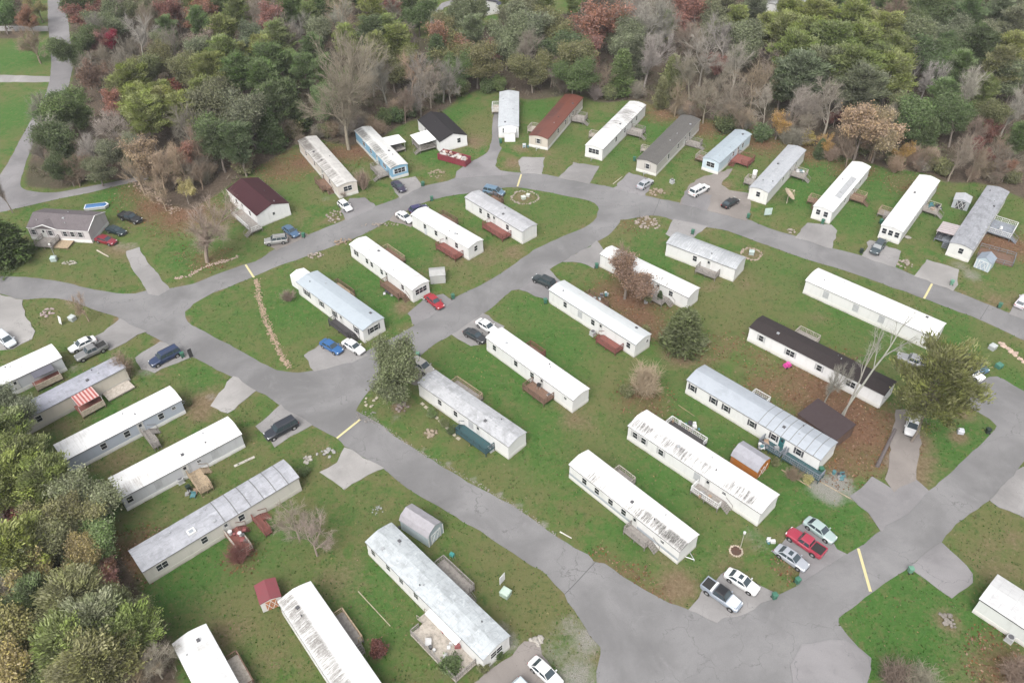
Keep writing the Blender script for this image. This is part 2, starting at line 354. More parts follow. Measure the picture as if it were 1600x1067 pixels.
SPL = {  # px, py, radius in metres, strength
 'dirt': [(720, 396, 6, .55), (690, 432, 5, .5), (760, 400, 5, .6), (800, 395, 4, .6), (655, 415, 5, .35), (735, 420, 6, .35), (575, 395, 4, .3), (740, 222, 5, .7), (715, 235, 5, .55), (640, 255, 5, .4), (660, 262, 3, .5), (690, 272, 3, .5), (640, 240, 3, .35), (465, 340, 5, .4), (480, 350, 4, .4), (500, 300, 4, .45), (515, 345, 3, .5), (320, 633, 5, .75), (300, 640, 4, .5), (340, 612, 3, .4), (187, 499, 1.6, .9), (290, 500, 1.6, .9), (255, 530, 2.5, .8), (250, 580, 2, .5), (190, 720, 6, .5), (110, 660, 4, .5), (330, 720, 4, .3), (395, 690, 5, .35), (500, 700, 5, .4), (520, 660, 4, .4), (535, 900, 6, .5), (560, 890, 4, .4), (350, 990, 6, .5), (330, 940, 5, .35), (430, 1040, 6, .4), (1065, 555, 4, .8), (1090, 560, 3, .6), (895, 655, 3, .7), (880, 630, 3, .5), (920, 660, 3, .5), (1010, 690, 4, .5), (905, 640, 4, .4), (1040, 870, 4, .45), (1130, 880, 4, .5), (1060, 915, 3.2, .95), (1050, 935, 3, .6), (1240, 840, 3, .5), (1400, 660, 3, .6), (1420, 730, 5, .9), (1425, 690, 4, .9), (1497, 683, 2, .8), (1455, 719, 1.3, .8), (1500, 640, 3.2, .75), (1550, 885, 5, .5), (1545, 850, 3, .5), (1585, 845, 2.5, .6), (1480, 970, 2.5, .7), (1510, 1020, 4, .5), (1520, 1060, 5, .5), (1340, 290, 5, .3), (1420, 370, 4, .3), (1510, 470, 6, .55), (1560, 470, 6, .55), (1540, 450, 4, .5), (1040, 300, 4, .45), (1100, 300, 4, .6), (1135, 290, 3, .6), (1020, 300, 3, .6), (1215, 310, 3, .5), (800, 255, 3, .8), (812, 232, 3, .7), (820, 309, 3, .8), (870, 255, 3, .5), (855, 240, 3, .5), (625, 635, 1.8, .9), (675, 676, 1.4, .8), (1015, 347, 3, .8), (975, 350, 4, .4), (1175, 395, 3, .7), (1140, 400, 3, .4), (1115, 445, 4, .5), (1170, 440, 4, .5), (1280, 495, 3, .5), (160, 375, 4, .5), (175, 388, 4, .6), (190, 390, 4, .6), (215, 345, 3, .5), (700, 210, 4, .4), (70, 500, 2.5, .5), (85, 480, 5, .3), (60, 475, 5, .3), (600, 460, 3, .3), (632, 480, 3, .7), (1150, 861, .8, 1), (245, 810, 5, .4), (1270, 690, 3, .4), (1310, 745, 3, .5), (205, 885, 3, .6), (1230, 300, 3, .5), (1500, 395, 3, .6), (1560, 390, 4, .5), (690, 405, 4, .5)],
 'litter': [(985, 470, 7, .95), (1000, 495, 6, .9), (960, 455, 5, .75), (1020, 510, 5, .7), (1040, 470, 5, .4), (975, 440, 5, .7), (1320, 640, 7, 1), (1290, 610, 6, .95), (1350, 670, 7, .95), (1250, 590, 5, .8), (1210, 600, 5, .7), (1370, 655, 5, .7), (1330, 690, 6, .9), (1310, 720, 5, .7), (1240, 620, 4, .8), (1280, 640, 5, .95), (1345, 715, 4, .7), (1180, 555, 5, .4), (1150, 540, 5, .4), (1005, 620, 5, .65), (990, 620, 3, .6), (1030, 640, 4, .4), (560, 235, 6, .9), (585, 240, 5, .8), (530, 240, 6, .8), (470, 255, 7, .8), (440, 265, 7, .7), (345, 345, 6, .4), (290, 335, 8, .9), (250, 320, 8, .9), (220, 300, 6, .7), (1040, 178, 6, .8), (1100, 200, 6, .8), (1190, 225, 6, .85), (1270, 240, 6, .8), (1330, 265, 6, .7), (1420, 290, 6, .6), (1010, 165, 5, .6), (1560, 380, 6, .95), (1580, 385, 5, .9), (1540, 378, 4, .8), (325, 405, 5, .6), (300, 395, 5, .4), (985, 350, 5, .4), (950, 395, 5, .3), (210, 870, 5, .8), (190, 900, 5, .6), (1580, 1050, 5, .8), (1560, 1020, 4, .6), (1100, 540, 5, .5), (1200, 290, 3, .3), (380, 870, 3, .6), (990, 910, 3, .6), (960, 895, 2.4, .6), (1020, 930, 2.4, .6), (940, 870, 2, .5), (1240, 890, 3, .6), (1320, 570, 5, .5), (700, 150, 6, .5), (780, 140, 5, .4)],
 'lush': [(460, 480, 10, .8), (350, 510, 12, .5), (560, 440, 7, .8), (590, 490, 6, .8), (640, 390, 6, .8), (820, 330, 12, .4), (880, 320, 10, .5), (860, 540, 8, .9), (830, 480, 7, .7), (850, 590, 8, .9), (740, 580, 10, .7), (860, 690, 10, .8), (820, 720, 8, .7), (1010, 760, 8, .9), (970, 700, 8, .7), (1130, 690, 6, .7), (1010, 820, 7, .8), (1090, 860, 6, .6), (1400, 950, 10, .95), (1450, 990, 12, .95), (1500, 980, 8, .8), (1380, 1000, 10, .8), (1550, 1000, 6, .6), (580, 930, 7, .95), (600, 960, 6, .8), (560, 1000, 6, .5), (340, 880, 7, .9), (290, 910, 8, .8), (430, 860, 6, .8), (190, 650, 6, .8), (310, 590, 5, .8), (60, 420, 14, .3), (220, 310, 8, .9), (180, 305, 8, .8), (120, 470, 5, .3), (680, 245, 6, .9), (715, 180, 8, .8), (840, 170, 7, .8), (880, 220, 8, .5), (960, 240, 7, .6), (1030, 205, 7, .8), (1050, 290, 6, .4), (1140, 250, 6, .5), (1250, 300, 9, .95), (1300, 260, 8, .9), (1380, 290, 8, .8), (1330, 340, 7, .7), (1470, 330, 8, .6), (1430, 350, 7, .5), (1540, 340, 6, .5), (1470, 690, 8, .8), (1520, 680, 6, .8), (1460, 730, 6, .7), (1240, 770, 7, .9), (1290, 790, 8, .9), (1330, 820, 6, .5), (1250, 690, 5, .4), (1350, 500, 12, .6), (1220, 430, 10, .5), (1240, 470, 8, .5), (290, 410, 4, 1), (320, 385, 5, .7), (20, 180, 12, .8), (30, 90, 12, .9), (20, 20, 10, .7), (760, 830, 8, .4), (800, 900, 8, .3), (440, 310, 9, .4), (380, 385, 8, .3), (1560, 620, 7, .7), (1590, 600, 5, .7), (1490, 530, 10, .6), (1100, 630, 7, .6), (1060, 620, 7, .6)],
 'olive': [(90, 430, 16, .5), (150, 430, 12, .5), (90, 390, 12, .5), (1130, 490, 12, .7), (1190, 460, 10, .6), (1150, 430, 8, .5), (1100, 580, 7, .5), (960, 640, 9, .6), (930, 690, 9, .6), (940, 760, 8, .4), (700, 640, 8, .5), (780, 750, 8, .6), (820, 780, 8, .5), (590, 790, 8, .5), (480, 760, 10, .5), (400, 740, 9, .5), (300, 760, 8, .5), (380, 960, 9, .7), (450, 880, 8, .5), (520, 960, 8, .5), (640, 930, 8, .4), (830, 920, 9, .8), (790, 860, 8, .7), (860, 950, 7, .8), (1560, 830, 9, .7), (1520, 850, 8, .6), (1530, 640, 7, .4), (1450, 470, 8, .4), (1560, 530, 7, .5), (510, 410, 7, .5), (700, 370, 7, .5), (560, 340, 7, .4), (440, 340, 8, .5), (750, 190, 6, .9), (740, 205, 5, .9), (860, 235, 6, .5), (1000, 225, 6, .4), (1080, 270, 6, .5), (100, 500, 8, .7), (130, 510, 7, .7), (250, 620, 7, .6), (120, 560, 7, .5), (330, 470, 8, .4), (20, 60, 5, .5), (970, 360, 7, .6), (950, 380, 6, .5), (1200, 520, 8, .5), (890, 770, 8, .3), (1020, 900, 7, .4), (700, 40, 14, .8), (740, 50, 14, .5)],
 'gravel': [(1290, 760, 3.2, .9), (1310, 755, 2.6, .9), (1300, 775, 2.4, .8), (1325, 770, 2, .7), (620, 652, 1.5, .5), (580, 655, 1.5, .6), (600, 664, 1.4, .5), (700, 725, 1, .6), (660, 705, 1, .6), (740, 750, 1, .7), (780, 774, 1, .7), (810, 790, 1, .7), (850, 820, 1, .8), (630, 690, 1, .5), (870, 1020, 4, .55), (890, 980, 3, .6), (915, 1000, 3, .7), (870, 985, 3, .4), (900, 1060, 4, .7), (700, 1045, 3, .4), (780, 985, 2, .6), (795, 1005, 2, .7), (760, 1035, 2, .6), (205, 385, 3, .5), (190, 383, 3, .5), (1150, 345, 2, .5), (1400, 720, 3, .5), (520, 300, 2.5, .5), (510, 310, 2, .5), (640, 590, 3, .5), (1190, 850, 3, .45), (1175, 835, 2.5, .5), (1385, 420, 2, .5), (1520, 430, 3, .6), (1500, 415, 3, .5), (1110, 560, 1, .3), (690, 805, 1, .5), (1400, 575, 2.5, .4), (230, 580, 2.4, .6), (115, 575, 2.5, .5), (330, 620, 1.6, .5)],
}
ROADS = {
 'A': [(-160, 424), (-60, 428), (0, 431), (60, 435), (100, 441), (140, 451), (180, 458), (205, 459), (235, 457), (265, 451), (300, 444), (340, 428), (380, 414), (400, 408), (430, 389.5), (482, 367), (537, 344.5), (587, 323), (625, 308), (662, 291), (700, 283), (712, 278), (760, 268), (814, 270), (845, 271.5), (875, 277), (920, 286), (960, 294), (1007, 306), (1062, 317), (1120, 331), (1165, 342), (1200, 356), (1245, 369.5), (1297.5, 387), (1347, 400), (1397, 417), (1430, 431), (1487.5, 453), (1577.5, 489.5), (1640, 516), (1700, 545), (1700, 580), (1660, 560), (1600, 532), (1530, 499.5), (1487, 483), (1442.5, 466), (1400, 451), (1350, 433), (1300, 417), (1250, 402), (1200, 384), (1137, 361), (1105, 355), (1052.5, 345), (1040, 340), (1017.5, 337), (1000, 339.5), (970, 343), (950, 335), (936, 327), (930, 318), (912.5, 312), (882.5, 306), (842.5, 298), (800, 293), (755, 299.5), (727, 303), (687, 309.5), (662, 317), (612, 342), (565, 368), (525, 383), (482, 399.5), (425, 419.5), (395, 433), (362.5, 446), (325, 462), (302, 474.5), (290, 487), (240, 515), (185, 501), (185, 496), (162, 489.5), (137, 479.5), (107, 469.5), (66, 466), (32, 468), (0, 459), (-60, 455), (-160, 452)],
 'B': [(205, 462), (185, 498), (200, 510), (225, 519.5), (252, 532), (280, 549), (300, 558), (362.5, 589), (400, 611.5), (415, 616.5), (437.5, 634), (487.5, 664), (525, 684), (540, 697), (597.5, 731.5), (625, 754), (660, 776.5), (700, 800), (750, 830), (800, 863), (830, 882), (854, 897.5), (867.5, 912.5), (882.5, 928), (930, 878), (900, 857), (872.5, 840), (800, 789), (742.5, 759), (695, 731), (640, 696), (617, 681), (587.5, 659), (556, 641.5), (560, 634), (575, 611.5), (600, 590), (565, 565), (555, 560), (491, 579), (457, 581.5), (432.5, 578.5), (400, 561.5), (350, 534), (300, 508), (290, 495), (290, 487), (302, 474), (265, 452)],
 'C': [(1760, 690), (1660, 640), (1599, 610.6), (1557, 588), (1536, 592), (1511, 607), (1505, 629), (1530, 645), (1557, 665), (1520, 705), (1462, 759), (1450, 768), (1415, 800), (1375, 827.5), (1342, 855), (1322, 866), (1290, 882), (1247, 915), (1215, 930), (1160, 952), (1120, 965), (1077, 952), (1045, 942), (1017, 927), (975, 902), (930, 877.5), (882, 927.5), (897.5, 952.5), (907, 967), (922, 992.5), (937.5, 1010), (937, 1022), (932, 1050), (932, 1085), (935, 1200), (1330, 1200), (1340, 1075), (1360, 1040), (1362.5, 1027.5), (1342.5, 1012.5), (1325, 992.5), (1310, 972.5), (1310, 965), (1330, 950), (1362, 925), (1412, 891), (1470, 847.5), (1477.5, 835), (1515, 802.5), (1547, 781.5), (1587, 738), (1600, 721), (1660, 690), (1760, 740)],
 'D': [(560, 560), (600, 535), (650, 507), (700, 471), (757.5, 442), (800, 416), (832.5, 392), (867.5, 375), (895, 363), (920, 352), (932.5, 339.5), (936, 327), (955, 332), (970, 343), (950, 368), (930, 379.5), (882.5, 407), (857.5, 422), (815, 452), (800, 454.5), (757.5, 489.5), (707, 522), (685, 534), (650, 560), (610, 585), (580, 607), (570, 600)],
 'E': [(74.5, -60), (74.5, 0), (76, 50), (80, 82), (79, 117), (70, 150), (45, 195), (28, 225), (15, 250), (-10, 285), (-80, 345), (-80, 352), (0, 332), (75, 314.5), (125, 304.5), (187.5, 289.5), (240, 277), (240, 270), (190, 282), (137, 292), (87.5, 301), (50, 299.5), (32, 292), (37, 267), (42, 250), (61, 207), (85, 165), (100, 150), (110, 125), (114, 95), (107, 37), (104, 0), (103, -60)],
}
PADS = [
 ('concrete', [(232, 460), (200, 407), (197, 393), (217, 387), (226, 402), (265, 453), (250, 462)]),
 ('asphalt2', [(531, 330), (547, 311), (570, 308), (588, 323), (542, 346)]),
 ('concrete', [(611, 291), (618, 281), (650, 276), (661, 291), (624, 311)]),
 ('gravelpad', [(421, 385), (445, 364), (470, 362), (484, 368), (432, 392)]),
 ('gravelpad', [(608, 345), (620, 331), (655, 346), (642, 354), (628, 350)]),
 ('asphalt2', [(692, 460), (710, 471), (648, 510), (636, 489.5), (664, 466)]),
 ('concrete', [(475, 556.5), (510, 533), (560, 545), (575, 556), (550, 566), (491, 581)]),
 ('concrete', [(1052.5, 343), (1040, 366), (1050, 371), (1085, 371), (1107, 354)]),
 ('concrete', [(934, 377), (880, 409), (907.5, 410), (927.5, 420), (940, 416), (942, 389.5)]),
 ('asphalt2', [(812, 454), (857.5, 421), (877, 440), (858, 468), (835, 463), (825, 456)]),
 ('concrete', [(705, 523), (757, 489), (787, 510), (772, 531), (757, 537), (735, 541)]),
 ('gravelpad', [(630, 565), (656, 555), (684, 586), (660, 603), (622, 596)]),
 ('concrete', [(815, 245), (851, 247), (846, 273), (815, 272), (809, 252)]),
 ('asphalt2', [(710, 280), (714, 268), (728, 256), (746, 248), (761, 239), (768, 224), (771, 176), (778, 176), (780, 224), (783, 232), (776, 250), (774.5, 259), (783, 267), (815, 273), (760, 276)]),
 ('concrete', [(897, 254), (936, 261), (921, 288), (873, 278)]),
 ('asphalt2', [(982, 270), (1020, 281), (1008, 308), (958, 295)]),
 ('gravelpad', [(1060, 319), (1078, 288), (1100, 276), (1146, 264), (1128, 289), (1140, 298), (1172, 303), (1174, 320), (1166, 345), (1120, 333)]),
 ('asphalt2', [(1062, 319), (1074, 298), (1112, 306), (1104, 330)]),
 ('concrete', [(1243, 371), (1262, 350), (1300, 352), (1309, 362), (1298, 389)]),
 ('concrete', [(1346, 401), (1360, 376), (1409, 393), (1398, 419)]),
 ('palecon', [(1428, 432), (1450, 406), (1501, 423), (1490, 455)]),
 ('concrete', [(1576, 491), (1590, 470), (1650, 490), (1645, 518)]),
 ('asphalt2', [(1327, 777), (1364, 746), (1396, 764), (1431, 747), (1452, 768), (1415, 803), (1376, 829), (1357, 802)]),
 ('gravelpad', [(1392, 684), (1400, 640), (1436, 640), (1438, 682), (1431, 749), (1396, 768), (1385, 748)]),
 ('asphalt2', [(1206, 861), (1227, 841), (1258, 811), (1284, 822), (1309, 857), (1324, 866), (1291, 885), (1247, 917), (1252, 895)]),
 ('concrete', [(1075, 954), (1097, 922), (1127, 899), (1137, 893), (1188, 914), (1217, 930), (1162, 956), (1120, 970)]),
 ('asphalt2', [(1420, 886), (1470, 846), (1522, 897), (1520, 908), (1486, 935)]),
 ('concrete', [(1545, 783), (1587, 736), (1660, 700), (1700, 790), (1640, 830)]),
 ('concrete', [(400, 668), (438, 633), (489, 664), (430, 697)]),
 ('palecon', [(500, 739), (526, 722), (540, 698), (600, 732), (573, 741), (541, 765)]),
 ('concrete', [(211, 559), (252, 533), (301, 558), (242, 582), (221, 577)]),
 ('palecon', [(330, 633), (362, 588), (402, 612), (355, 646)]),
 ('concrete', [(140, 531), (170, 513), (187, 499), (227, 519), (172, 548), (150, 542)]),
 ('palecon', [(-120, 458), (0, 460), (34, 470), (42, 499), (55, 517), (50, 530), (20, 545), (-120, 560)]),
 ('gravelpad', [(733, 1070), (800, 1022), (820, 1001), (841, 1000), (848, 1022), (884, 1078), (884, 1130), (733, 1130)]),
 ('palecon', [(1237, 1024), (1262, 1005), (1315, 999), (1362, 1027), (1361, 1041), (1341, 1077), (1250, 1090)]),
 ('palecon', [(-60, 40), (0, 41), (75, 41.5), (75, 49), (0, 49), (-60, 49)]),
 ('palecon', [(-60, 117), (0, 118), (79, 120), (78, 129), (0, 129), (-60, 129)]),
 ('asphalt2', [(736, -60), (712, -2), (690, 6), (676, 20), (672, 36), (684, 46), (712, 51), (712, 46), (690, 42), (681, 34), (684, 22), (697, 11), (730, 2), (752, -60)]),
 ('asphalt2', [(695, 33), (730, 16), (760, 14), (760, 24), (735, 26), (700, 37)]),
]
def axis(a, b, step):
    c = list(np.arange(a, b + .01, step)); d, s, lo, hi = step, step, a, b
    left, right = [], []
    while hi < 2600:
        s *= 1.35; hi += s; lo -= s; right.append(hi); left.append(lo)
    return np.array(left[::-1] + c + right)
gx, gy = axis(-165, 165, 1.0), axis(40, 300, 1.0)
GX, GY = np.meshgrid(gx, gy)
def verge():
    out = []; rv = random.Random(21)
    for q in list(ROADS.values()) + [q for _, q in PADS]:
        w_ = [P(*t) for t in q]
        for a, b in zip(w_, w_[1:] + w_[:1]):
            n = int((b - a).length / 1.6)
            for i in range(n):
                t = a.lerp(b, (i + rv.random()) / n)
                if rv.random() < .62: out.append((t.x, t.y, rv.uniform(.7, 1.5), rv.uniform(.2, .62)))
    return out
def splat(k):
    m = np.zeros(GX.shape)
    for px, py, r, s in SPL[k]:
        c = P(px, py); d2 = ((GX - c.x) ** 2 + (GY - c.y) ** 2) / (r * r)
        m = np.maximum(m, s * np.exp(-d2 * .9))
    if k == 'dirt':
        for x, y, r, s in verge():
            i0, i1 = np.searchsorted(gx, (x - 4, x + 4)); j0, j1 = np.searchsorted(gy, (y - 4, y + 4))
            d2 = ((GX[j0:j1, i0:i1] - x) ** 2 + (GY[j0:j1, i0:i1] - y) ** 2) / (r * r); m[j0:j1, i0:i1] = np.maximum(m[j0:j1, i0:i1], s * np.exp(-d2 * .9))
    return m
forest = forest_at(GX, GY).astype(float)
for _ in range(3):
    f = np.pad(forest, 1, mode='edge'); forest = (f[:-2, 1:-1] + f[2:, 1:-1] + f[1:-1, :-2] + f[1:-1, 2:] + f[1:-1, 1:-1]) / 5
ny, nx = GX.shape
me = bpy.data.meshes.new('ground')
idx = np.arange(nx * ny).reshape(ny, nx)
faces = np.stack([idx[:-1, :-1], idx[:-1, 1:], idx[1:, 1:], idx[1:, :-1]], -1).reshape(-1, 4)
me.vertices.add(nx * ny); me.vertices.foreach_set('co', np.stack([GX, GY, np.zeros_like(GX)], -1).ravel())
me.loops.add(faces.size); me.loops.foreach_set('vertex_index', faces.ravel().astype(np.int32))
me.polygons.add(len(faces)); me.polygons.foreach_set('loop_start', np.arange(0, faces.size, 4, dtype=np.int32))
me.update(calc_edges=True); me.validate()
a1 = me.color_attributes.new('mask', 'FLOAT_COLOR', 'POINT'); a1.data.foreach_set('color', np.stack([splat('dirt'), splat('litter'), splat('lush'), splat('olive')], -1).ravel())
z0 = np.zeros_like(GX)
a2 = me.color_attributes.new('mask2', 'FLOAT_COLOR', 'POINT'); a2.data.foreach_set('color', np.stack([forest, splat('gravel'), z0, z0 + 1], -1).ravel())
me.materials.append(M['ground'])
ground = bpy.data.objects.new('ground', me); col.objects.link(ground); tag(ground, kind='structure')

rngr = random.Random(5); PAVED = []
def sheet(name, px, z, mat, smooth=True, jit=.12, step=1.2):
    pts = [P(*q)[:2] for q in px]; out = []; n = len(pts)
    for i in range(n):
        p0, p1, p2, p3 = (Vector(pts[(i + k) % n]) for k in (-1, 0, 1, 2))
        k = max(1, int((p2 - p1).length / step))
        for j in range(k):
            t = j / k
            if smooth:
                # centripetal-like tension keeps corners from overshooting
                m1 = (p2 - p0) * .5; m2 = (p3 - p1) * .5; d = (p2 - p1).length
                m1 = m1.normalized() * min(m1.length, d * .9) if m1.length > 0 else m1; m2 = m2.normalized() * min(m2.length, d * .9) if m2.length > 0 else m2
                q = p1 * (2 * t**3 - 3 * t**2 + 1) + m1 * (t**3 - 2 * t**2 + t) + p2 * (-2 * t**3 + 3 * t**2) + m2 * (t**3 - t**2)
            else: q = p1.lerp(p2, t)
            nz = Vector((mnoise.noise((q.x * .5, q.y * .5, 3.1)), mnoise.noise((q.x * .5, q.y * .5, 9.7)))) + .6 * Vector((mnoise.noise((q.x * 1.7, q.y * 1.7, 3.1)), mnoise.noise((q.x * 1.7, q.y * 1.7, 9.7))))
            out.append((q.x + nz.x * jit * 1.6, q.y + nz.y * jit * 1.6))
    if name != 'road_seam': PAVED.append(out)
    area = sum(a[0] * b[1] - b[0] * a[1] for a, b in zip(out, out[1:] + out[:1]))
    if area < 0: out = out[::-1]
    # the sheet lies on the ground: a thin slab whose edge reaches just below the soil
    m = MB(); nn = len(out); m.v = [(x, y, z) for x, y in out] + [(x, y, -.05) for x, y in out]
    m.f = [tuple(range(nn))] + [(i, i + nn, (i + 1) % nn + nn, (i + 1) % nn) for i in range(nn)]
    o = m.build(name, mat); tag(o, kind='structure'); return o
for i, (k, q) in enumerate(ROADS.items()): sheet('road', q, .016 + .004 * i, M['asphalt2'] if k == 'E' else M['asphalt'])
for i, (m, q) in enumerate(PADS): sheet('driveway', q, .044 + .0015 * i, M[m], smooth=False, jit=.26) if q[0] != (1237, 1024) else sheet('driveway', q, .044 + .0015 * i, M['asphalt2'], smooth=True, jit=.7)
for q in ([(882, 928), (931, 876.4), (931.7, 877), (882.9, 928.6)], [(1020, 337), (1031, 311), (1031.5, 311.1), (1020.5, 337.1)], [(1531, 499), (1544.5, 477), (1545.1, 477.2), (1531.7, 499.2)]):
    sheet('road_seam', q, .04, M['seam'], False, .05)
# yellow painted speed bumps: low rounded ridges across the road
HUMPS = [((384, 414), (397, 434), 'yellow painted speed bump next to the stone-lined ditch end'), ((526, 685), (563, 655), 'yellow painted speed bump by the storm drain near the leaning green tree'),
         ((1341, 857), (1360, 924), 'yellow painted speed bump beside the pickup and two sedans parking spot'), ((1443.5, 467), (1456, 444), 'yellow painted speed bump near the shed with the white crossed door'), ((808.5, 292), (814.5, 273), 'faded yellow speed bump near the stone ring with two green boxes')]
for a, b, lab in HUMPS:
    p, q = P(*a), P(*b); Ln = (q - p).length
    o = MB().extx([(-.2, 0), (-.18, .03), (-.08, .06), (.08, .06), (.18, .03), (.2, 0)], -Ln / 2, Ln / 2).build('speed_bump', M['yellow'])
    o.location = ((p.x + q.x) / 2, (p.y + q.y) / 2, .042); o.rotation_euler = (0, 0, math.atan2(q.y - p.y, q.x - p.x)); tag(o, lab, 'speed bump', 'yellow speed bumps across the roads')
# ================================================================== HOMES
HE = 3.0   # eave height of the single-wides
def fit(q, z, Lo=None, Wo=None):
    p = [P(*t, z) if t else None for t in q]
    a, b, c, d = p
    u = (b - a).normalized()
    if c and d: u = ((b - a) + (c - d)).normalized()
    v = Vector((-u.y, u.x, 0))
    ws = [abs((s - t).dot(v)) for s, t in ((c, b), (d, a)) if s and t]
    W = Wo or sum(ws) / len(ws)
    x0 = a.dot(u) if not d else (a.dot(u) + d.dot(u)) / 2
    x1 = b.dot(u) if not c else (b.dot(u) + c.dot(u)) / 2
    if Lo:
        if c: x0 = x1 - Lo
        else: x1 = x0 + Lo
    ys = [t.dot(v) for t in (a, b)] + [t.dot(v) - W for t in (c, d) if t]
    yc = sum(ys) / len(ys) + W / 2
    ctr = u * ((x0 + x1) / 2) + v * yc
    return ctr.x, ctr.y, x1 - x0, W, math.atan2(u.y, u.x)

WINS = {}
def window(parent, H, wall, pos, zc, w=.85, h=1.15, shut=None, bars=1, frame=(.72, .72, .71)):
    """a framed window on one wall of a home: wall '-'/'+' long sides, 'e'/'f' ends; pos along it"""
    Ln, W = H['L'] - .2, H['W'] - .2
    fr, pn = MB(), MB()
    t = .05
    def add(m, u0, u1, z0, z1, d0, d1):
        if wall == '-': m.box(u0, u1, -W / 2 - d1, -W / 2 - d0, z0, z1)
        elif wall == '+': m.box(u0, u1, W / 2 + d0, W / 2 + d1, z0, z1)
        elif wall == 'e': m.box(Ln / 2 + d0, Ln / 2 + d1, u0, u1, z0, z1)
        else: m.box(-Ln / 2 - d1, -Ln / 2 - d0, u0, u1, z0, z1)
    u = (pos - .5) * (Ln if wall in '-+' else W)
    x0, x1, z0, z1 = u - w / 2, u + w / 2, zc - h / 2, zc + h / 2
    add(fr, x0 - t, x1 + t, z1, z1 + t, -.02, .045); add(fr, x0 - t, x1 + t, z0 - t, z0, -.02, .055)
    add(fr, x0 - t, x0, z0, z1, -.02, .045); add(fr, x1, x1 + t, z0, z1, -.02, .045)
    add(fr, x0, x1, zc - .02, zc + .02, -.02, .032)
    for i in range(1, bars): xx = x0 + (x1 - x0) * i / bars; add(fr, xx - .03, xx + .03, z0, z1, -.02, .034)
    add(pn, x0, x1, z0, z1, -.02, .02)
    f = fr.build('window', M['tint'], parent, frame)
    pn.build('pane', M['glass'], f)
    if shut:
        for s in (0, 1):
            m = MB(); a = x0 - t - .32 if s == 0 else x1 + t + .01; add(m, a, a + .3, z0 - .05, z1 + .05, -.02, .04); m.build('shutter', M['tint'], f, shut)
    return f
def door(parent, H, wall, pos, c=(.6, .6, .58)):
    Ln, W = H['L'] - .2, H['W'] - .2; u = (pos - .5) * Ln; m, fr, hd = MB(), MB(), MB()
    s = -1 if wall == '-' else 1; y = s * W / 2
    lo, hi = sorted((y - s * .02, y + s * .04)); lo2, hi2 = sorted((y - s * .02, y + s * .055)); lo3, hi3 = sorted((y + s * .041, y + s * .09))
    m.box(u - .44, u + .44, lo, hi, .82, 2.8)
    d = m.build('door', M['tint'], parent, c)
    fr.box(u - .5, u - .445, lo2, hi2, .82, 2.86).box(u + .445, u + .5, lo2, hi2, .82, 2.86).box(u - .444, u + .444, lo2, hi2, 2.805, 2.86)
    fr.build('door_frame', M['white'], d)
    hd.box(u + .3, u + .38, lo3, hi3, 1.75, 1.83).build('handle', M['metal'], d)
    g = MB().box(u - .22, u + .22, *sorted((y + s * .0, y + s * .046)), 2.0, 2.55).build('pane', M['glass'], d)

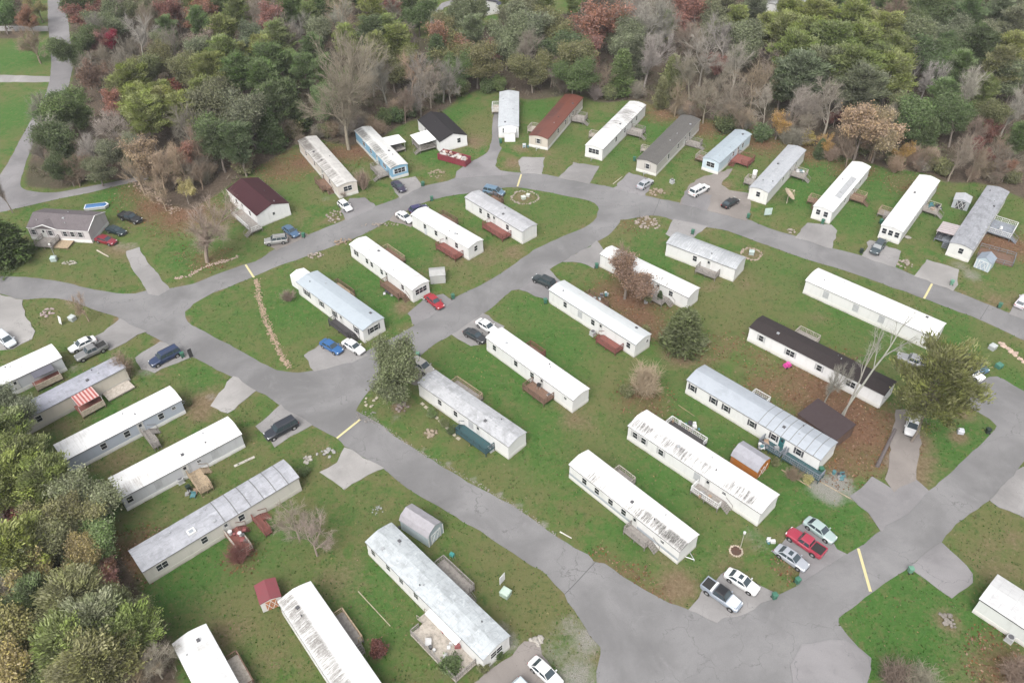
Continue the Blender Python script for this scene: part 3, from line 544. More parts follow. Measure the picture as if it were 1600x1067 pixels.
HOMES = {}
GABLE = 'mobile homes of the park'
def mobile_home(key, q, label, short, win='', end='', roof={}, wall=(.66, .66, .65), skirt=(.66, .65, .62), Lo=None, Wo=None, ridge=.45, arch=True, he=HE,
                side='-', shut=None, vents=3, stripe=None, doorc=(.55, .55, .53), cat='mobile home', name='mobile_home', eave_shade_trim=True, fend='', apex=.5, eshut=None, fascia=None):
    cx, cy, Ln, W, ang = fit(q, he, Lo, Wo)
    root = empty(name, (cx, cy, 0), ang, label, cat, GABLE if name == 'mobile_home' else None)
    H = HOMES[key] = dict(x=cx, y=cy, L=Ln, W=W, a=ang, root=root, short=short, he=he)
    l, wd = Ln / 2 - .1, W / 2 - .1
    def top(y, k=1.0):   # roof line
        t = abs(y - (apex - .5) * W) / (W / 2 + abs(apex - .5) * W * (1 if y * (apex - .5) < 0 else -1))
        t = min(1, t)
        return he + ridge * ((1 - t * t) if arch == 2 else (1 - t ** 1.35 if arch else 1 - t))
    ys = [-wd, -wd * .55, (apex - .5) * W, wd * .55, wd]
    prof = [(y, top(y) - .06) for y in ys]
    MB().extx([(-wd, .7), (wd, .7)] + [(y, z) for y, z in prof[::-1]], -l, l).build('wall', M['siding'], root, wall)
    MB().box(-l - .03, l + .03, -wd - .03, wd + .03, -.05, .72).build('skirting', M['skirt'], root, skirt)
    o = .1
    ry = [-W / 2, -W / 2 * .75, -W / 2 * .4, (apex - .5) * W, W / 2 * .4, W / 2 * .75, W / 2]
    up = [(y, top(y) + .05) for y in ry]; dn = [(y, top(y) - .035) for y in ry[::-1]]
    rm = roof_mat(W=W, **roof)
    rf = MB().extx(up + dn, -Ln / 2 - .04, Ln / 2 + .04).build('roof', rm, root)
    rg = random.Random(hash(key) & 0xffff if False else sum(map(ord, key)) * 7)
    for i in range(vents):
        vx, vy = rg.uniform(-.42, .42) * Ln, rg.choice((-1, 1)) * rg.uniform(.12, .3) * W; z = top(vy) + .04
        m = MB()
        if i % 3 == 2: m.box(vx - .22, vx + .22, vy - .2, vy + .2, z - .1, z + .16)
        else: m.tube((vx, vy, z - .1), (vx, vy, z + .24), .09, .09, 8)
        m.build('vent', M['trim'] if rg.random() < .5 else M['metal'], rf)
    if eave_shade_trim:  # edge trim; the dark grey default paints in the shadow line under the eave
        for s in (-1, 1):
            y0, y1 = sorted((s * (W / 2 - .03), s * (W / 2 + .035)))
            MB().box(-Ln / 2 - .04, Ln / 2 + .04, y0, y1, he - .1, he + .012).build('eave_shade_trim', M['tint'], root, fascia or (.2, .2, .2))
    if stripe:
        for s in (-1, 1):
            y0, y1 = sorted((s * (wd - .02), s * (wd + .012)))
            MB().box(-l, l, y0, y1, stripe[0], stripe[1]).build('wall_stripe', M['tint'], root, stripe[2])
    for t in win.split():
        k, u = t[0], float(t[1:].split('@')[0]); s = t.split('@')[1] if '@' in t else side
        if k == 'w': window(root, H, s, u, 1.95, shut=shut)
        elif k == 'W': window(root, H, s, u, 1.95, 1.5, 1.15, shut=shut, bars=2)
        elif k == 's': window(root, H, s, u, 2.2, .6, .5)
        elif k == 'p': MB().box((u - .5) * Ln - .55, (u - .5) * Ln + .55, *sorted((({'-': -1, '+': 1}[s]) * (wd - .02), ({'-': -1, '+': 1}[s]) * (wd + .02))), 1.1, 2.6).build('window_cover', M['tint'], root, (.42, .43, .44))
        elif k == 'd': door(root, H, s, u, doorc)
    for t in end.split():
        k, v = t[0], float(t[1:])
        window(root, H, 'e', v, 1.95, {'w': .85, 'W': 1.9, 'B': 2.6, 's': .5}[k], {'s': .6}.get(k, 1.15), shut=eshut if k != 's' else None, bars={'w': 1, 'W': 2, 'B': 3, 's': 1}[k])
    for t in fend.split():
        window(root, H, 'f', float(t[1:]), 1.95, .85, 1.15)
    return H
# a far-end window is only built on homes whose far end faces the lane
W8 = (.66, .66, .65)
wr = dict(base=(.80, .80, .80), blotch=.24, lines=.3, dirt=.16, side=0, dark=(.3, .29, .27))
mobile_home('B1', [(465.5, 221), (527, 293), (558, 283.5), (494, 212)], 'cream mobile home with rust-streaked roof under the big bare tree', 'rust-streaked home', 'w.2 w.42 d.62 w.8', 'W.5', dict(base=(.72, .70, .67), dirt=1.0, side=-1, blotch=.4, dark=(.06, .052, .045)), wall=(.6, .55, .5))
mobile_home('B2', [(555, 205), (609.5, 264), (638.4, 256.5), (578, 197)], 'light blue mobile home with black mould streaks on its white roof', 'light blue home', 'W.25 w.45 d.62 W.82', 'B.5', dict(base=(.74, .74, .72), dirt=1.0, side=-1, blotch=.25), wall=(.20, .38, .52), skirt=(.6, .6, .57), eshut=(.6, .66, .7), fascia=(.6, .65, .68))
mobile_home('B4', [(780.6, 144), (778, 198.4), (811, 198), (811, 144)], 'pale grey mobile home seen end on with small white porch block', 'end-on pale grey home', 'w.3 w.6 d.8@+', 'w.3', dict(base=(.62, .65, .68), blotch=.3), wall=(.68, .69, .7))
mobile_home('B5', [(882.5, 147.5), (826, 212), (856, 217.5), (912, 153)], 'beige mobile home with a red-brown rusted roof', 'red-brown roofed home', 'w.3 w.52 d.4 w.72', 'w.5', dict(base=(.15, .055, .04), blotch=.2, dirt=.7, side=-1, dark=(.035, .02, .02)), wall=(.50, .46, .40), skirt=(.68, .67, .65), side='+', eshut=(.3, .28, .25), fascia=(.15, .07, .05))
mobile_home('B6', [(984, 159), (913, 227), (943, 234), (1009.5, 164)], 'white mobile home with grey mottled roof, black triple window and two decks', 'mottled white home', 'w.22 d.34 w.5 w.7', 'B.5', dict(base=(.80, .80, .79), dirt=.75, side=0, blotch=.3, dark=(.13, .12, .11), span=(-99, 4)), side='+')
mobile_home('B7', [(1064, 180), (994.5, 249.5), (1027, 257.5), (1095.5, 187)], 'beige mobile home with a charcoal shingle roof', 'charcoal-roofed home', 'w.25 d.36 w.52 w.74', 'w.55', dict(base=(.105, .10, .095), shingle=True, blotch=.3), wall=(.47, .45, .42), side='+', eshut=(.33, .31, .29), fascia=(.5, .49, .47))
mobile_home('B8', [(1149, 202.5), (1097, 247.5), (1125, 255), (1174.5, 210)], 'short pale blue mobile home with red-railed ramp', 'short pale blue home', 'w.25 w.55 d.4', 'W.5', dict(base=(.46, .53, .58), blotch=.2), wall=(.50, .60, .66), side='+', fascia=(.45, .5, .53))
mobile_home('B9', [(1231, 227), (1170.5, 293), (1201, 301.7), (1260, 234.8)], 'white mobile home with dull grey roof and satellite dish beside it', 'satellite dish home', 'w.25 w.6 d.42', 'w.5', dict(base=(.52, .54, .57), blotch=.35), side='+', wall=(.66, .66, .63), fascia=(.3, .31, .33))
mobile_home('B10', [(1332.5, 252.5), (1269.5, 322), (1302.5, 332), (1360, 261)], 'white mobile home with one large grey patch on its roof', 'grey-patched white home', 'w.25 w.66 d.45', 'w.3 w.7', dict(base=(.80, .80, .80), blotch=.12), side='+', fascia=(.55, .55, .55))
mobile_home('B11', [(1436, 273), (1377, 352.5), (1410.5, 363), (1469.5, 283)], 'bright white mobile home with a grey front stripe behind parked teal car', 'bright white home above the teal car', 'w.25 w.66 d.45', 'w.2 w.5 w.8', wr, side='+', stripe=(.8, 1.15, (.35, .36, .38)), fascia=(.6, .6, .6))
mobile_home('B12', [(1542.5, 291), (1482.5, 379.5), (1522, 391), (1577.5, 299.5)], 'blotchy slate grey roofed mobile home ringed by decks and sheds', 'blotchy slate home', 'w.3 w.66 d.5', 'w.55', dict(base=(.40, .41, .44), blotch=.75, lines=.1), side='+', stripe=(.8, 1.1, (.33, .34, .36)), wall=(.62, .62, .6))
# inner block between the upper loop and the middle lane
mobile_home('M1', [(726, 308), (817, 364.5), (839, 349.5), (749, 298)], 'white mobile home with pitted grey roof next to the blue minivan', 'pitted grey roof home', 'w.28 d.52 w.42 w.75', '', dict(base=(.60, .61, .63), dirt=.85, side=0, blotch=.5, dark=(.24, .24, .25)))
mobile_home('M2', [(643, 336), (731, 388), (756, 375), (665, 322.5)], 'spotless white mobile home with one red-brown deck and a rear deck', 'spotless white home', 'w.24 w.44 d.63 w.8', 'w.5', wr, fascia=(.5, .5, .5))
mobile_home('M3', [(545, 382), (644, 454), (671, 439.5), (572.5, 369.5)], 'white mobile home with triple end window above the red sedan', 'white home by the red sedan', 'W.1 w.28 w.36 d.6 w.52 w.85', 'B.5', wr, fascia=(.4, .4, .4))
mobile_home('M4', [(464.5, 441), (566, 518), (601, 496), (494, 422.5)], 'white mobile home with pale blue-grey metal roof and white rear addition', 'pale blue roofed home with an addition', 'W.15 w.38 w.58 d.68 w.9', 'W.5', dict(base=(.50, .56, .61), blotch=.12, lines=.1), shut=(.05, .05, .06), eshut=(.05, .05, .06), fascia=(.3, .32, .34))
mobile_home('N1', [(1042.5, 381), (1149, 421), (1167, 403), (1057.5, 362)], 'short white mobile home with speckled grey arched roof', 'speckled arched roof home', 'w.43 d.63', '', dict(base=(.63, .65, .67), dirt=.95, side=0, blotch=.5, dark=(.2, .21, .22)), arch=2, ridge=.6, vents=1)
mobile_home('N2', [(937.5, 397), (1075, 466), (1094.5, 449.5), (956, 384.5)], 'long white mobile home partly behind the brown-leaved tree', 'home behind the brown-leaved tree', 'w.58 w.82 d.68', '', dict(base=(.78, .78, .77), dirt=.4, side=-1, blotch=.2), vents=2)
mobile_home('N3', [(858, 453), (992, 539.5), (1019, 522), (881, 438)], 'white mobile home with faint blue-white roof behind the dark green pickup', 'white home by the dark pickup', 'w.2 p.38 w.53 d.62 w.93', 's.8', dict(base=(.70, .73, .74), blotch=.15, lines=.1))
mobile_home('N4', [(761, 528), (894.5, 626.5), (922.5, 606.5), (782.5, 511)], 'white mobile home with brown deck and two roof vents near its end', 'white home with brown front deck', 'w.1 w.36 w.55 d.66 s.92', '', dict(base=(.79, .79, .79), blotch=.25, lines=.3, dirt=.2, side=0, dark=(.3, .29, .27)))
mobile_home('N5', [(657, 601.5), (794.5, 699), (823, 675), (676, 575)], 'white mobile home with weathered grey roof and dark teal front deck', 'home with the teal deck', 'w.25 w.43 p.6 d.68', '', dict(base=(.56, .57, .59), blotch=.6, lines=.3))
# right-hand block
mobile_home('P1', [(1260, 439.5), (1455, 525), (1484, 508), (1277.5, 418)], 'long bright white mobile home along the upper lane by tall bare twin trunks', 'long white home by the upper lane', 'p.18 p.42 p.62', '', dict(base=(.81, .81, .8), blotch=.18, lines=.3), fascia=(.35, .35, .35), arch=2)
mobile_home('P2', [(1170, 513), (1381, 617), (1402, 598), (1192.5, 492)], 'white mobile home with a near-black roof', 'black-roofed white home', 'w.1 W.33 w.55 W.78', '', dict(base=(.032, .026, .026), shingle=True, blotch=.35), shut=(.42, .43, .44), wall=(.72, .72, .72), fascia=(.5, .5, .5))
mobile_home('P3', [(1074, 594), (1283, 720), (1309, 690), (1100, 569.5)], 'white mobile home with blue-grey roof, black seams over its lower half', 'blue-grey seamed roof home', 'w.05 w.22 w.32 w.52 w.68 d.74 w.86', '', dict(base=(.48, .52, .57), blotch=.18, seam=1.35, span=(1.0, 20), lines=.05), shut=(.06, .06, .07), doorc=(.02, .12, .13), ridge=.6)
mobile_home('P4', [(980.5, 666.5), (1188, 801), (1219.5, 774.5), (1011, 639)], 'longest white mobile home with black streaks and a white railed deck', 'streaked home with white railed deck', 'w.06 w.13 w.27 p.55 d.63 s.75', '', dict(base=(.79, .78, .77), dirt=.75, side=-1, blotch=.15), shut=(.45, .45, .45), ridge=.55)
mobile_home('P5', [(889, 726.5), (1062.5, 862.5), (1092.5, 835), (919, 702)], 'white mobile home with grey wall stripe and black-streaked roof edge', 'grey-striped streaked home', 'w.15 w.27 w.4 d.62 w.52 s.86', '', dict(base=(.80, .79, .77), dirt=.85, side=-1, blotch=.12), stripe=(.78, 1.3, (.36, .39, .42)), ridge=.5)
# rows along the lower-left road
mobile_home('Q1', [(-20, 613), (98, 558), (79, 538), None], 'white roofed mobile home with dark slate porch roof', 'home with the slate porch', 'd.6 w.3', '', dict(base=(.80, .80, .8), blotch=.12, dirt=.3, side=-1), Lo=20, wall=(.50, .52, .54), skirt=(.68, .68, .66))
mobile_home('Q2', [(33, 660), (196.5, 574), (179.6, 557), None], 'tan mobile home with marbled grey roof and red-white striped porch roof', 'marbled roof home', 'w.25 d.55', '', dict(base=(.46, .47, .53), blotch=.6, dirt=.55, side=0, dark=(.25, .25, .3)), Lo=20, wall=(.55, .51, .44), skirt=(.5, .48, .43))
mobile_home('Q3', [(104, 719), (284, 625), (265, 603), (80, 696.5)], 'grey-blue walled mobile home with white roof and small grey steps deck', 'grey-blue walled home', 'w.3 w.5 d.62 w.8 s.92', '', dict(base=(.80, .80, .80), blotch=.2, dirt=.25, side=0, dark=(.35, .34, .33), lines=.2), wall=(.40, .44, .50), skirt=(.72, .72, .71), vents=2)
mobile_home('Q4', [(197.5, 775), (376, 679), (357.5, 650), (160, 751)], 'white roofed mobile home with grey striped walls and tan stairs', 'home with the tan stairs', 'w.05 p.28 d.5 p.52 s.62 p.75', '', dict(base=(.80, .80, .79), dirt=.45, side=-1, blotch=.2, dark=(.28, .26, .24), lines=.25), wall=(.50, .51, .53), skirt=(.74, .74, .73), ridge=.55)
mobile_home('Q5', [(222.5, 895), (467.5, 745), (442.5, 718.5), (201, 859)], 'long cream mobile home with seamed grey roof and a white skylight', 'home with the skylight', 'W.1 w.36 d.5 w.6', '', dict(base=(.50, .51, .55), blotch=.5, seam=2.0, span=(-1, 99), lines=.3), wall=(.58, .56, .51), skirt=(.55, .53, .48))
mobile_home('Q6', [(570.5, 847.5), (756, 1032), (796, 992.5), (612, 815.5)], 'mobile home with icy grey roof between two weathered decks', 'icy grey roof home', 'w.06 w.2 w.32 w.45 W.66 d.75', 'W.5', dict(base=(.58, .62, .64), blotch=.55, lines=.4), vents=6, ridge=.5)
mobile_home('Q7', [(434, 941), (511, 1060), None, (485, 907)], 'white mobile home with heavily streaked grey roof side next to red shed', 'heavily streaked home', 'w.2 w.5', '', dict(base=(.80, .80, .79), dirt=1.25, side=-1, blotch=.2, dark=(.13, .122, .112)), Lo=23, ridge=.6)
mobile_home('Q8', [(276, 1000), (320, 1085), None, (307.5, 985)], 'white roofed mobile home half hidden by the pine thicket', 'half hidden white home', '', '', wr, Lo=20, Wo=4.4)
mobile_home('S1', [(1530, 936), (1600, 982.5), None, (1559, 897)], 'pale grey mobile home with dark gutter near the bright green lawn', 'home by the bright green lawn', 'd.55', '', dict(base=(.70, .70, .70), dirt=.45, side=-1, blotch=.3, dark=(.3, .3, .32)), Lo=19, wall=(.60, .62, .60), fascia=(.06, .06, .06))
# wider houses
mobile_home('B3', [(651, 186), (686.5, 223.4), (730.3, 210.6), (695.6, 179)], 'small white house with black shingle gable roof beside the red dumpster', 'black gabled white house', 'w.7 d.35', 'w.7', dict(base=(.022, .02, .022), shingle=True, blotch=.15), ridge=1.35, arch=0, vents=1, wall=(.74, .74, .74), skirt=(.74, .74, .73), he=2.8, name='gable_house', cat='house', fascia=(.6, .6, .6))
mobile_home('L2', [(352.5, 296), (400.5, 337), (452, 318), (405, 278)], 'white double-wide house with dark maroon roof', 'maroon-roofed house', 'w.3 d.5 w.75', 's.5', dict(base=(.045, .016, .02), shingle=True, blotch=.25), ridge=1.3, arch=0, vents=2, wall=(.74, .74, .74), skirt=(.74, .74, .73), name='gable_house', cat='house', fascia=(.6, .6, .6))
mobile_home('L1', [(36, 356), (132, 361), (169.5, 332), (75, 326)], 'beige double-wide house with grey shingle roof and wooden ramp', 'grey shingled house', 'w.08 d.25 w.36 w.6 w.72 w.85', '', dict(base=(.125, .11, .115), shingle=True, blotch=.35), ridge=1.4, arch=0, vents=4, wall=(.52, .49, .49), skirt=(.72, .72, .71), name='gable_house', cat='house', shut=(.28, .26, .27), fascia=(.7, .7, .7))
mobile_home('T1', [(733, 3), (747, 14), (775, 4), (760, -6)], 'white house with dark roof beyond the woods by the curved drive', 'white house beyond the woods', 'w.3', 'W.5', dict(base=(.05, .05, .06), shingle=True), ridge=1.5, arch=0, he=3.2, name='gable_house', cat='house', vents=0, Wo=9, Lo=11)
mobile_home('T2', [(1208, 6), (1250, 12), (1262, 2), (1222, -4)], 'pale roofed low building glimpsed beyond the far woods', 'pale roofed far building', '', '', dict(base=(.5, .5, .5), blotch=.3), he=3.2, name='gable_house', cat='house', vents=0, Wo=7, Lo=16)
mobile_home('T3', [(780, 10), (800, 22), (835, 8), (815, -6)], 'dark roofed house partly behind far tree tops', 'dark roofed far house', 'w.5', '', dict(base=(.06, .065, .085), shingle=True), ridge=1.6, arch=0, he=3.2, name='gable_house', cat='house', vents=0, Wo=10, Lo=13)

def local(h, p):
    H = HOMES[h]; c, s = math.cos(H['a']), math.sin(H['a']); dx, dy = p.x - H['x'], p.y - H['y']
    return Vector((dx * c + dy * s, -dx * s + dy * c, p.z))
def hpart(h, name, mb, mat, color=None): return mb.build(name, M[mat], HOMES[h]['root'], color)
# particular pieces of single homes
hw = HOMES['L1']; gm = MB()                                     # little front gable of the shingled house
gx = -hw['L'] * .2; y0 = -hw['W'] / 2
gm.v = [(gx - 2.6, y0 - .12, 3.02), (gx + 2.6, y0 - .12, 3.02), (gx, y0 - .12, 4.0), (gx - 2.6, y0 + .1, 3.12), (gx + 2.6, y0 + .1, 3.12), (gx, y0 + 3.6, 4.03)]
gm.f = [(0, 1, 2), (0, 2, 5, 3), (1, 4, 5, 2)]
o = gm.build('front_gable', [q for q in hw['root'].children if q.name.split('.')[0] == 'roof'][0].data.materials[0], hw['root'])
MB().tube((gx - 2.65, y0 - .15, 3.0), (gx, y0 - .15, 4.02), .11, .11, 4).tube((gx, y0 - .15, 4.02), (gx + 2.65, y0 - .15, 3.0), .11, .11, 4).build('gable_trim', M['white'], hw['root'])
xe = hw['L'] / 2 + .06
MB().tube((xe, -hw['W'] / 2, 3.0), (xe, 0, 4.42), .1, .1, 4).tube((xe, 0, 4.42), (xe, hw['W'] / 2, 3.0), .1, .1, 4).build('gable_trim', M['white'], hw['root'])
H = HOMES['B10']
pm = MB(); l = H['L']; w_ = H['W'] / 2
pm.quad((-l * .18, .25, 3.0 + .45 + .06), (l * .26, .25, 3.0 + .45 + .06), (l * .26, w_ * .72, 3.30), (-l * .18, w_ * .72, 3.30)); pm.quad((-l * .18, .25, 3.46), (-l * .18, w_ * .72, 3.25), (l * .26, w_ * .72, 3.25), (l * .26, .25, 3.46))
pm.build('roof_patch', M['tint'], H['root'], (.38, .39, .40))
H = HOMES['B4']; m = MB().box(H['L'] / 2 - .08, H['L'] / 2 + 2.0, -.95, 1.6, 0, 2.5); m.build('porch_block', M['siding'], H['root'], (.74, .74, .74))
MB().box(H['L'] / 2 - .1, H['L'] / 2 + 2.2, -1.1, 1.75, 2.5, 2.62).build('porch_roof', M['tint'], H['root'], (.78, .78, .78))
H = HOMES['M4']; m = MB().extx([(-1.7, 0), (1.5, 0), (1.5, 2.5), (-.1, 2.95), (-1.7, 2.5)], -H['L'] / 2 - 3.3, -H['L'] / 2 + .08); m.build('addition', M['siding'], H['root'], (.74, .74, .74))
H = HOMES['Q5']; sk = MB().box(-H['L'] * .2, -H['L'] * .2 + 1.1, -1.35, -.4, 3.2, 3.5).build('skylight', M['white'], H['root']); MB().box(-H['L'] * .2 + .2, -H['L'] * .2 + .85, -1.15, -.6, 3.5, 3.52).build('pane', M['tint'], sk, (.3, .33, .36))
H = HOMES['Q6']
hpart('Q6', 'window_awning', MB().extx([(-H['W'] / 2 - .9, 2.45), (-H['W'] / 2 + .05, 2.75), (-H['W'] / 2 + .05, 2.8), (-H['W'] / 2 - .9, 2.5)], H['L'] * .08, H['L'] * .33), 'tint', (.78, .8, .8))
for k in ('B5', 'B6', 'B7', 'B11', 'M3', 'P5', 'Q3'):           # hitch tongue left at the near end
    H = HOMES[k]; l = H['L'] / 2
    MB().tube((l, .5, .45), (l + 1.2, 0, .45), .06).tube((l, -.5, .45), (l + 1.2, 0, .45), .06).tube((l + 1.2, 0, .45), (l + 1.2, 0, 0), .05).build('tow_hitch', M['metal'], H['root'])

# ================================================================== DECKS, PORCHES, CARPORTS
WOODC = {'grey': (.27, .25, .23), 'brown': (.17, .105, .075), 'red': (.20, .075, .062), 'tan': (.36, .28, .19), 'teal': (.035, .085, .095), 'dark': (.06, .057, .06), 'white': (.7, .7, .69), 'cream': (.55, .47, .37), 'pale': (.42, .38, .33), 'slate': (.2, .22, .25)}
def deck(h, pts, floor, rail, label, z=.85, steps=None, roof=None, railing=True, cat='deck', name='wooden_deck', gap=None, sidewall=None, zpx=1.3):
    H = HOMES[h]; L_ = [local(h, P(*q, zpx)) for q in pts]
    x0, x1 = min(p.x for p in L_), max(p.x for p in L_); y0, y1 = min(p.y for p in L_), max(p.y for p in L_)
    wd = H['W'] / 2 - .04; s = 1 if (y0 + y1) > 0 else -1
    ext = H['L'] / 2
    if abs((x0 + x1) / 2) < ext + .3:
        if s > 0: y0 = wd; y1 = max(y1, y0 + 1.6)
        else: y1 = -wd; y0 = min(y0, y1 - 1.6)
    if h[0] == 'B' and h not in ('B2', 'B3', 'B12'):
        k = .66 * (x1 - x0) / 2; m_ = (x0 + x1) / 2; x0, x1 = m_ - k, m_ + k
        if s > 0: y1 = y0 + max(1.6, (y1 - y0) * .74)
        else: y0 = y1 - max(1.5, (y1 - y0) * .74)
    cx, cy = (x0 + x1) / 2, (y0 + y1) / 2; hx, hy = (x1 - x0) / 2, (y1 - y0) / 2
    c, sn = math.cos(H['a']), math.sin(H['a'])
    r = empty(name, (H['x'] + cx * c - cy * sn, H['y'] + cx * sn + cy * c, 0), H['a'], label, cat, 'wooden decks of the homes')
    m = MB(); n = max(3, int(2 * hx / .16)); rg = random.Random(int(cx * 100))
    for i in range(n):
        a = -hx + 2 * hx * i / n; m.box(a, a + 2 * hx / n - .02, -hy, hy, z - .04, z + rg.uniform(-.004, .004))
    m.build('platform', M['wood'], r, tuple(min(.6, q * 1.25) for q in WOODC[floor]))
    m = MB()
    for x in (-hx + .08, 0, hx - .08):
        for y in (-hy + .08, hy - .08): m.box(x - .05, x + .05, y - .05, y + .05, -.05, z - .041)
    m.box(-hx, hx, -hy, -hy + .05, z - .22, z - .045).box(-hx, hx, hy - .05, hy, z - .22, z - .045).box(-hx, -hx + .05, -hy + .051, hy - .051, z - .22, z - .045).box(hx - .05, hx, -hy + .051, hy - .051, z - .22, z - .045)
    m.build('post_frame', M['wood'], r, tuple(q * .8 for q in WOODC[floor]))
    st = steps or 'o'
    # rails on the three open sides, left open where the steps go
    outer = s * hy
    if railing:
        m = MB()
        def run(p, q):
            p, q = Vector(p), Vector(q); k = max(1, int((q - p).length / .32)); d = (q - p).normalized(); nrm = Vector((-d.y, d.x, 0))
            for zz, hh, ww in ((z + .95, .05, .07), (z + .5, .03, .03), (z + .12, .04, .03)):
                a, b = p + nrm * ww, p - nrm * ww; e, f = q - nrm * ww, q + nrm * ww
                m.prism([(a.x, a.y), (b.x, b.y), (e.x, e.y), (f.x, f.y)][::1], zz, zz + hh)
            for i in range(k + 1):
                t = p.lerp(q, i / k); big = i % 4 == 0 or i == k; ww = .045 if big else .018
                m.box(t.x - ww, t.x + ww, t.y - ww, t.y + ww, z + .001 if not big else z - .02, z + (1.0 if big else .949))
        e = .07; open_w = 1.1
        o_ = outer - s * e
        if st == 'o': run((-hx + e, o_, 0), (hx - open_w, o_, 0))
        else: run((-hx + e, o_, 0), (hx - e, o_, 0))
        if st != '-': run((-hx + e, -s * hy + s * .1, 0), (-hx + e, o_ - s * .08, 0))
        else: run((-hx + e, s * hy * .2, 0), (-hx + e, o_ - s * .08, 0))
        if st != '+': run((hx - e, -s * hy + s * .1, 0), (hx - e, o_ - s * .08, 0))
        else: run((hx - e, s * hy * .2, 0), (hx - e, o_ - s * .08, 0))
        m.build('railing', M['wood'], r, WOODC[rail])
    if st != 'n':
        m = MB(); k = 4
        for i in range(k):
            zz = z - (i + 1) * z / (k + .4); d0 = i * .3; d1 = d0 + .3
            if st == 'o':
                a, b = sorted((outer + s * d0, outer + s * d1)); m.box(hx - 1.08, hx - .02, a, b, zz - .04, zz)
            elif st == '+': a, b = sorted((-s * hy + s * .05, -s * hy + s * min(1.3, 2 * hy * .6))); m.box(hx + d0, hx + d1, a, b, zz - .04, zz)
            else: a, b = sorted((-s * hy + s * .05, -s * hy + s * min(1.3, 2 * hy * .6))); m.box(-hx - d1, -hx - d0, a, b, zz - .04, zz)
        ends = []
        if st == 'o': ends = [((hx - 1.1, outer, z), (hx - 1.1, outer + s * 1.25, .05)), ((hx, outer, z), (hx, outer + s * 1.25, .05))]
        elif st == '+': ends = [((hx, -s * hy + s * .03, z), (hx + 1.25, -s * hy + s * .03, .05)), ((hx, -s * hy + s * min(1.33, 1.2 * hy + .03), z), (hx + 1.25, -s * hy + s * min(1.33, 1.2 * hy + .03), .05))]
        else: ends = [((-hx, -s * hy + s * .03, z), (-hx - 1.25, -s * hy + s * .03, .05)), ((-hx, -s * hy + s * min(1.33, 1.2 * hy + .03), z), (-hx - 1.25, -s * hy + s * min(1.33, 1.2 * hy + .03), .05))]
        for a, b in ends:
            m.tube(a, b, .05, .05, 4)
            if railing: m.tube((a[0], a[1], a[2] + .92), (b[0], b[1], b[2] + .92), .04, .04, 4); m.tube(b, (b[0], b[1], b[2] + .92), .035, .035, 4)
        m.build('stairs', M['wood'], r, WOODC[floor])
    if roof:
        rc, zr, ov, stripes = roof
        a, b = (hy + .02, -hy - ov) if s < 0 else (-hy - .02, hy + ov)
        m = MB(); zi, zo = zr + .25, zr
        m.extx(([(a, zi), (b, zo), (b, zo + .06), (a, zi + .06)]), -hx - ov, hx + ov); m.build('porch_roof', M['tint'], r, rc)
        if stripes:
            m = MB(); k = 6
            for i in range(k):
                xx = -hx - ov + (2 * hx + 2 * ov) * (i + .15) / k; m.extx(([(a, zi + .061), (b, zo + .061), (b, zo + .09), (a, zi + .09)]), xx, xx + (2 * hx + 2 * ov) / k * .5)
            m.build('roof_stripe', M['tint'], r, stripes)
        m = MB()
        for x in (-hx + .1, hx - .1): m.tube((x, outer - s * .1, 0), (x, outer - s * .1, zo), .05, .05, 6)
        m.build('roof_post', M['tint'], r, (.6, .58, .55))
    if sidewall:
        a, b = sorted((outer - s * .02, outer + s * .05)); MB().box(-hx, hx, a, b, z - .3, z + .85).build('side_panel', M['wood'], r, WOODC[sidewall])
    r['hx'] = hx; r['hy'] = hy
    return r
D = deck
D('B1', [(483, 278), (512, 297)], 'brown', 'brown', 'brown deck on the front of the rust-streaked home', steps='+')
D('B2', [(578, 259), (602, 272)], 'grey', 'grey', 'grey deck on the front of the light blue home')
D('B2', [(603, 226), (622.5, 219), (633, 229), (611, 236)], 'grey', 'grey', 'deck under flat white carport roof behind the light blue home', roof=((.8, .8, .8), 2.6, .2, None), steps='n', railing=False)
D('B3', [(643, 219), (664, 231)], 'grey', 'grey', 'grey porch with flat white roof on the black gabled white house', roof=((.8, .8, .8), 2.5, .2, None))
D('B4', [(765, 159), (781, 175)], 'pale', 'white', 'pale railed deck on the far side of the end-on grey home', steps='n')
D('B5', [(895, 172.5), (916, 192.5)], 'grey', 'grey', 'weathered deck on the wooded end of the red-brown roofed home')
D('B5', [(826, 191), (837.5, 206)], 'pale', 'pale', 'small pale deck tucked along the red-brown roofed home', steps='n')
D('B6', [(985, 192.5), (1006, 215)], 'grey', 'grey', 'dark grey deck on the mottled white home facing the charcoal roof')
D('B6', [(919, 203), (929, 213)], 'pale', 'pale', 'small deck on the mottled white home facing the red-brown roof', steps='n')
D('B7', [(1072.5, 210), (1097.5, 230)], 'grey', 'grey', 'low grey deck at the wooded end of the charcoal-roofed home', z=.5)
D('B7', [(999, 226), (1014, 236)], 'pale', 'pale', 'pale railed landing on the far side of the charcoal-roofed home', steps='n')
D('B8', [(1146, 232), (1176, 262)], 'red', 'red', 'red-railed ramp deck along the short pale blue home', steps='+')
D('B8', [(1089, 235), (1104, 252.5)], 'brown', 'pale', 'brown landing on the side of the short pale blue home nearer the shingle roof', steps='n')
D('B9', [(1239.7, 259), (1262, 281)], 'grey', 'pale', 'grey deck with stairs at the wooded end of the satellite dish home')
D('B9', [(1163.6, 271), (1181, 290)], 'grey', 'pale', 'dark stair landing with white tank on the satellite dish home', steps='+')
D('B10', [(1332, 294.5), (1354, 318)], 'brown', 'tan', 'brown deck on the grey-patched white home toward the bright white one')
D('B10', [(1262, 301), (1283, 320)], 'brown', 'tan', 'brown deck on the grey-patched white home beside the satellite dish', steps='+')
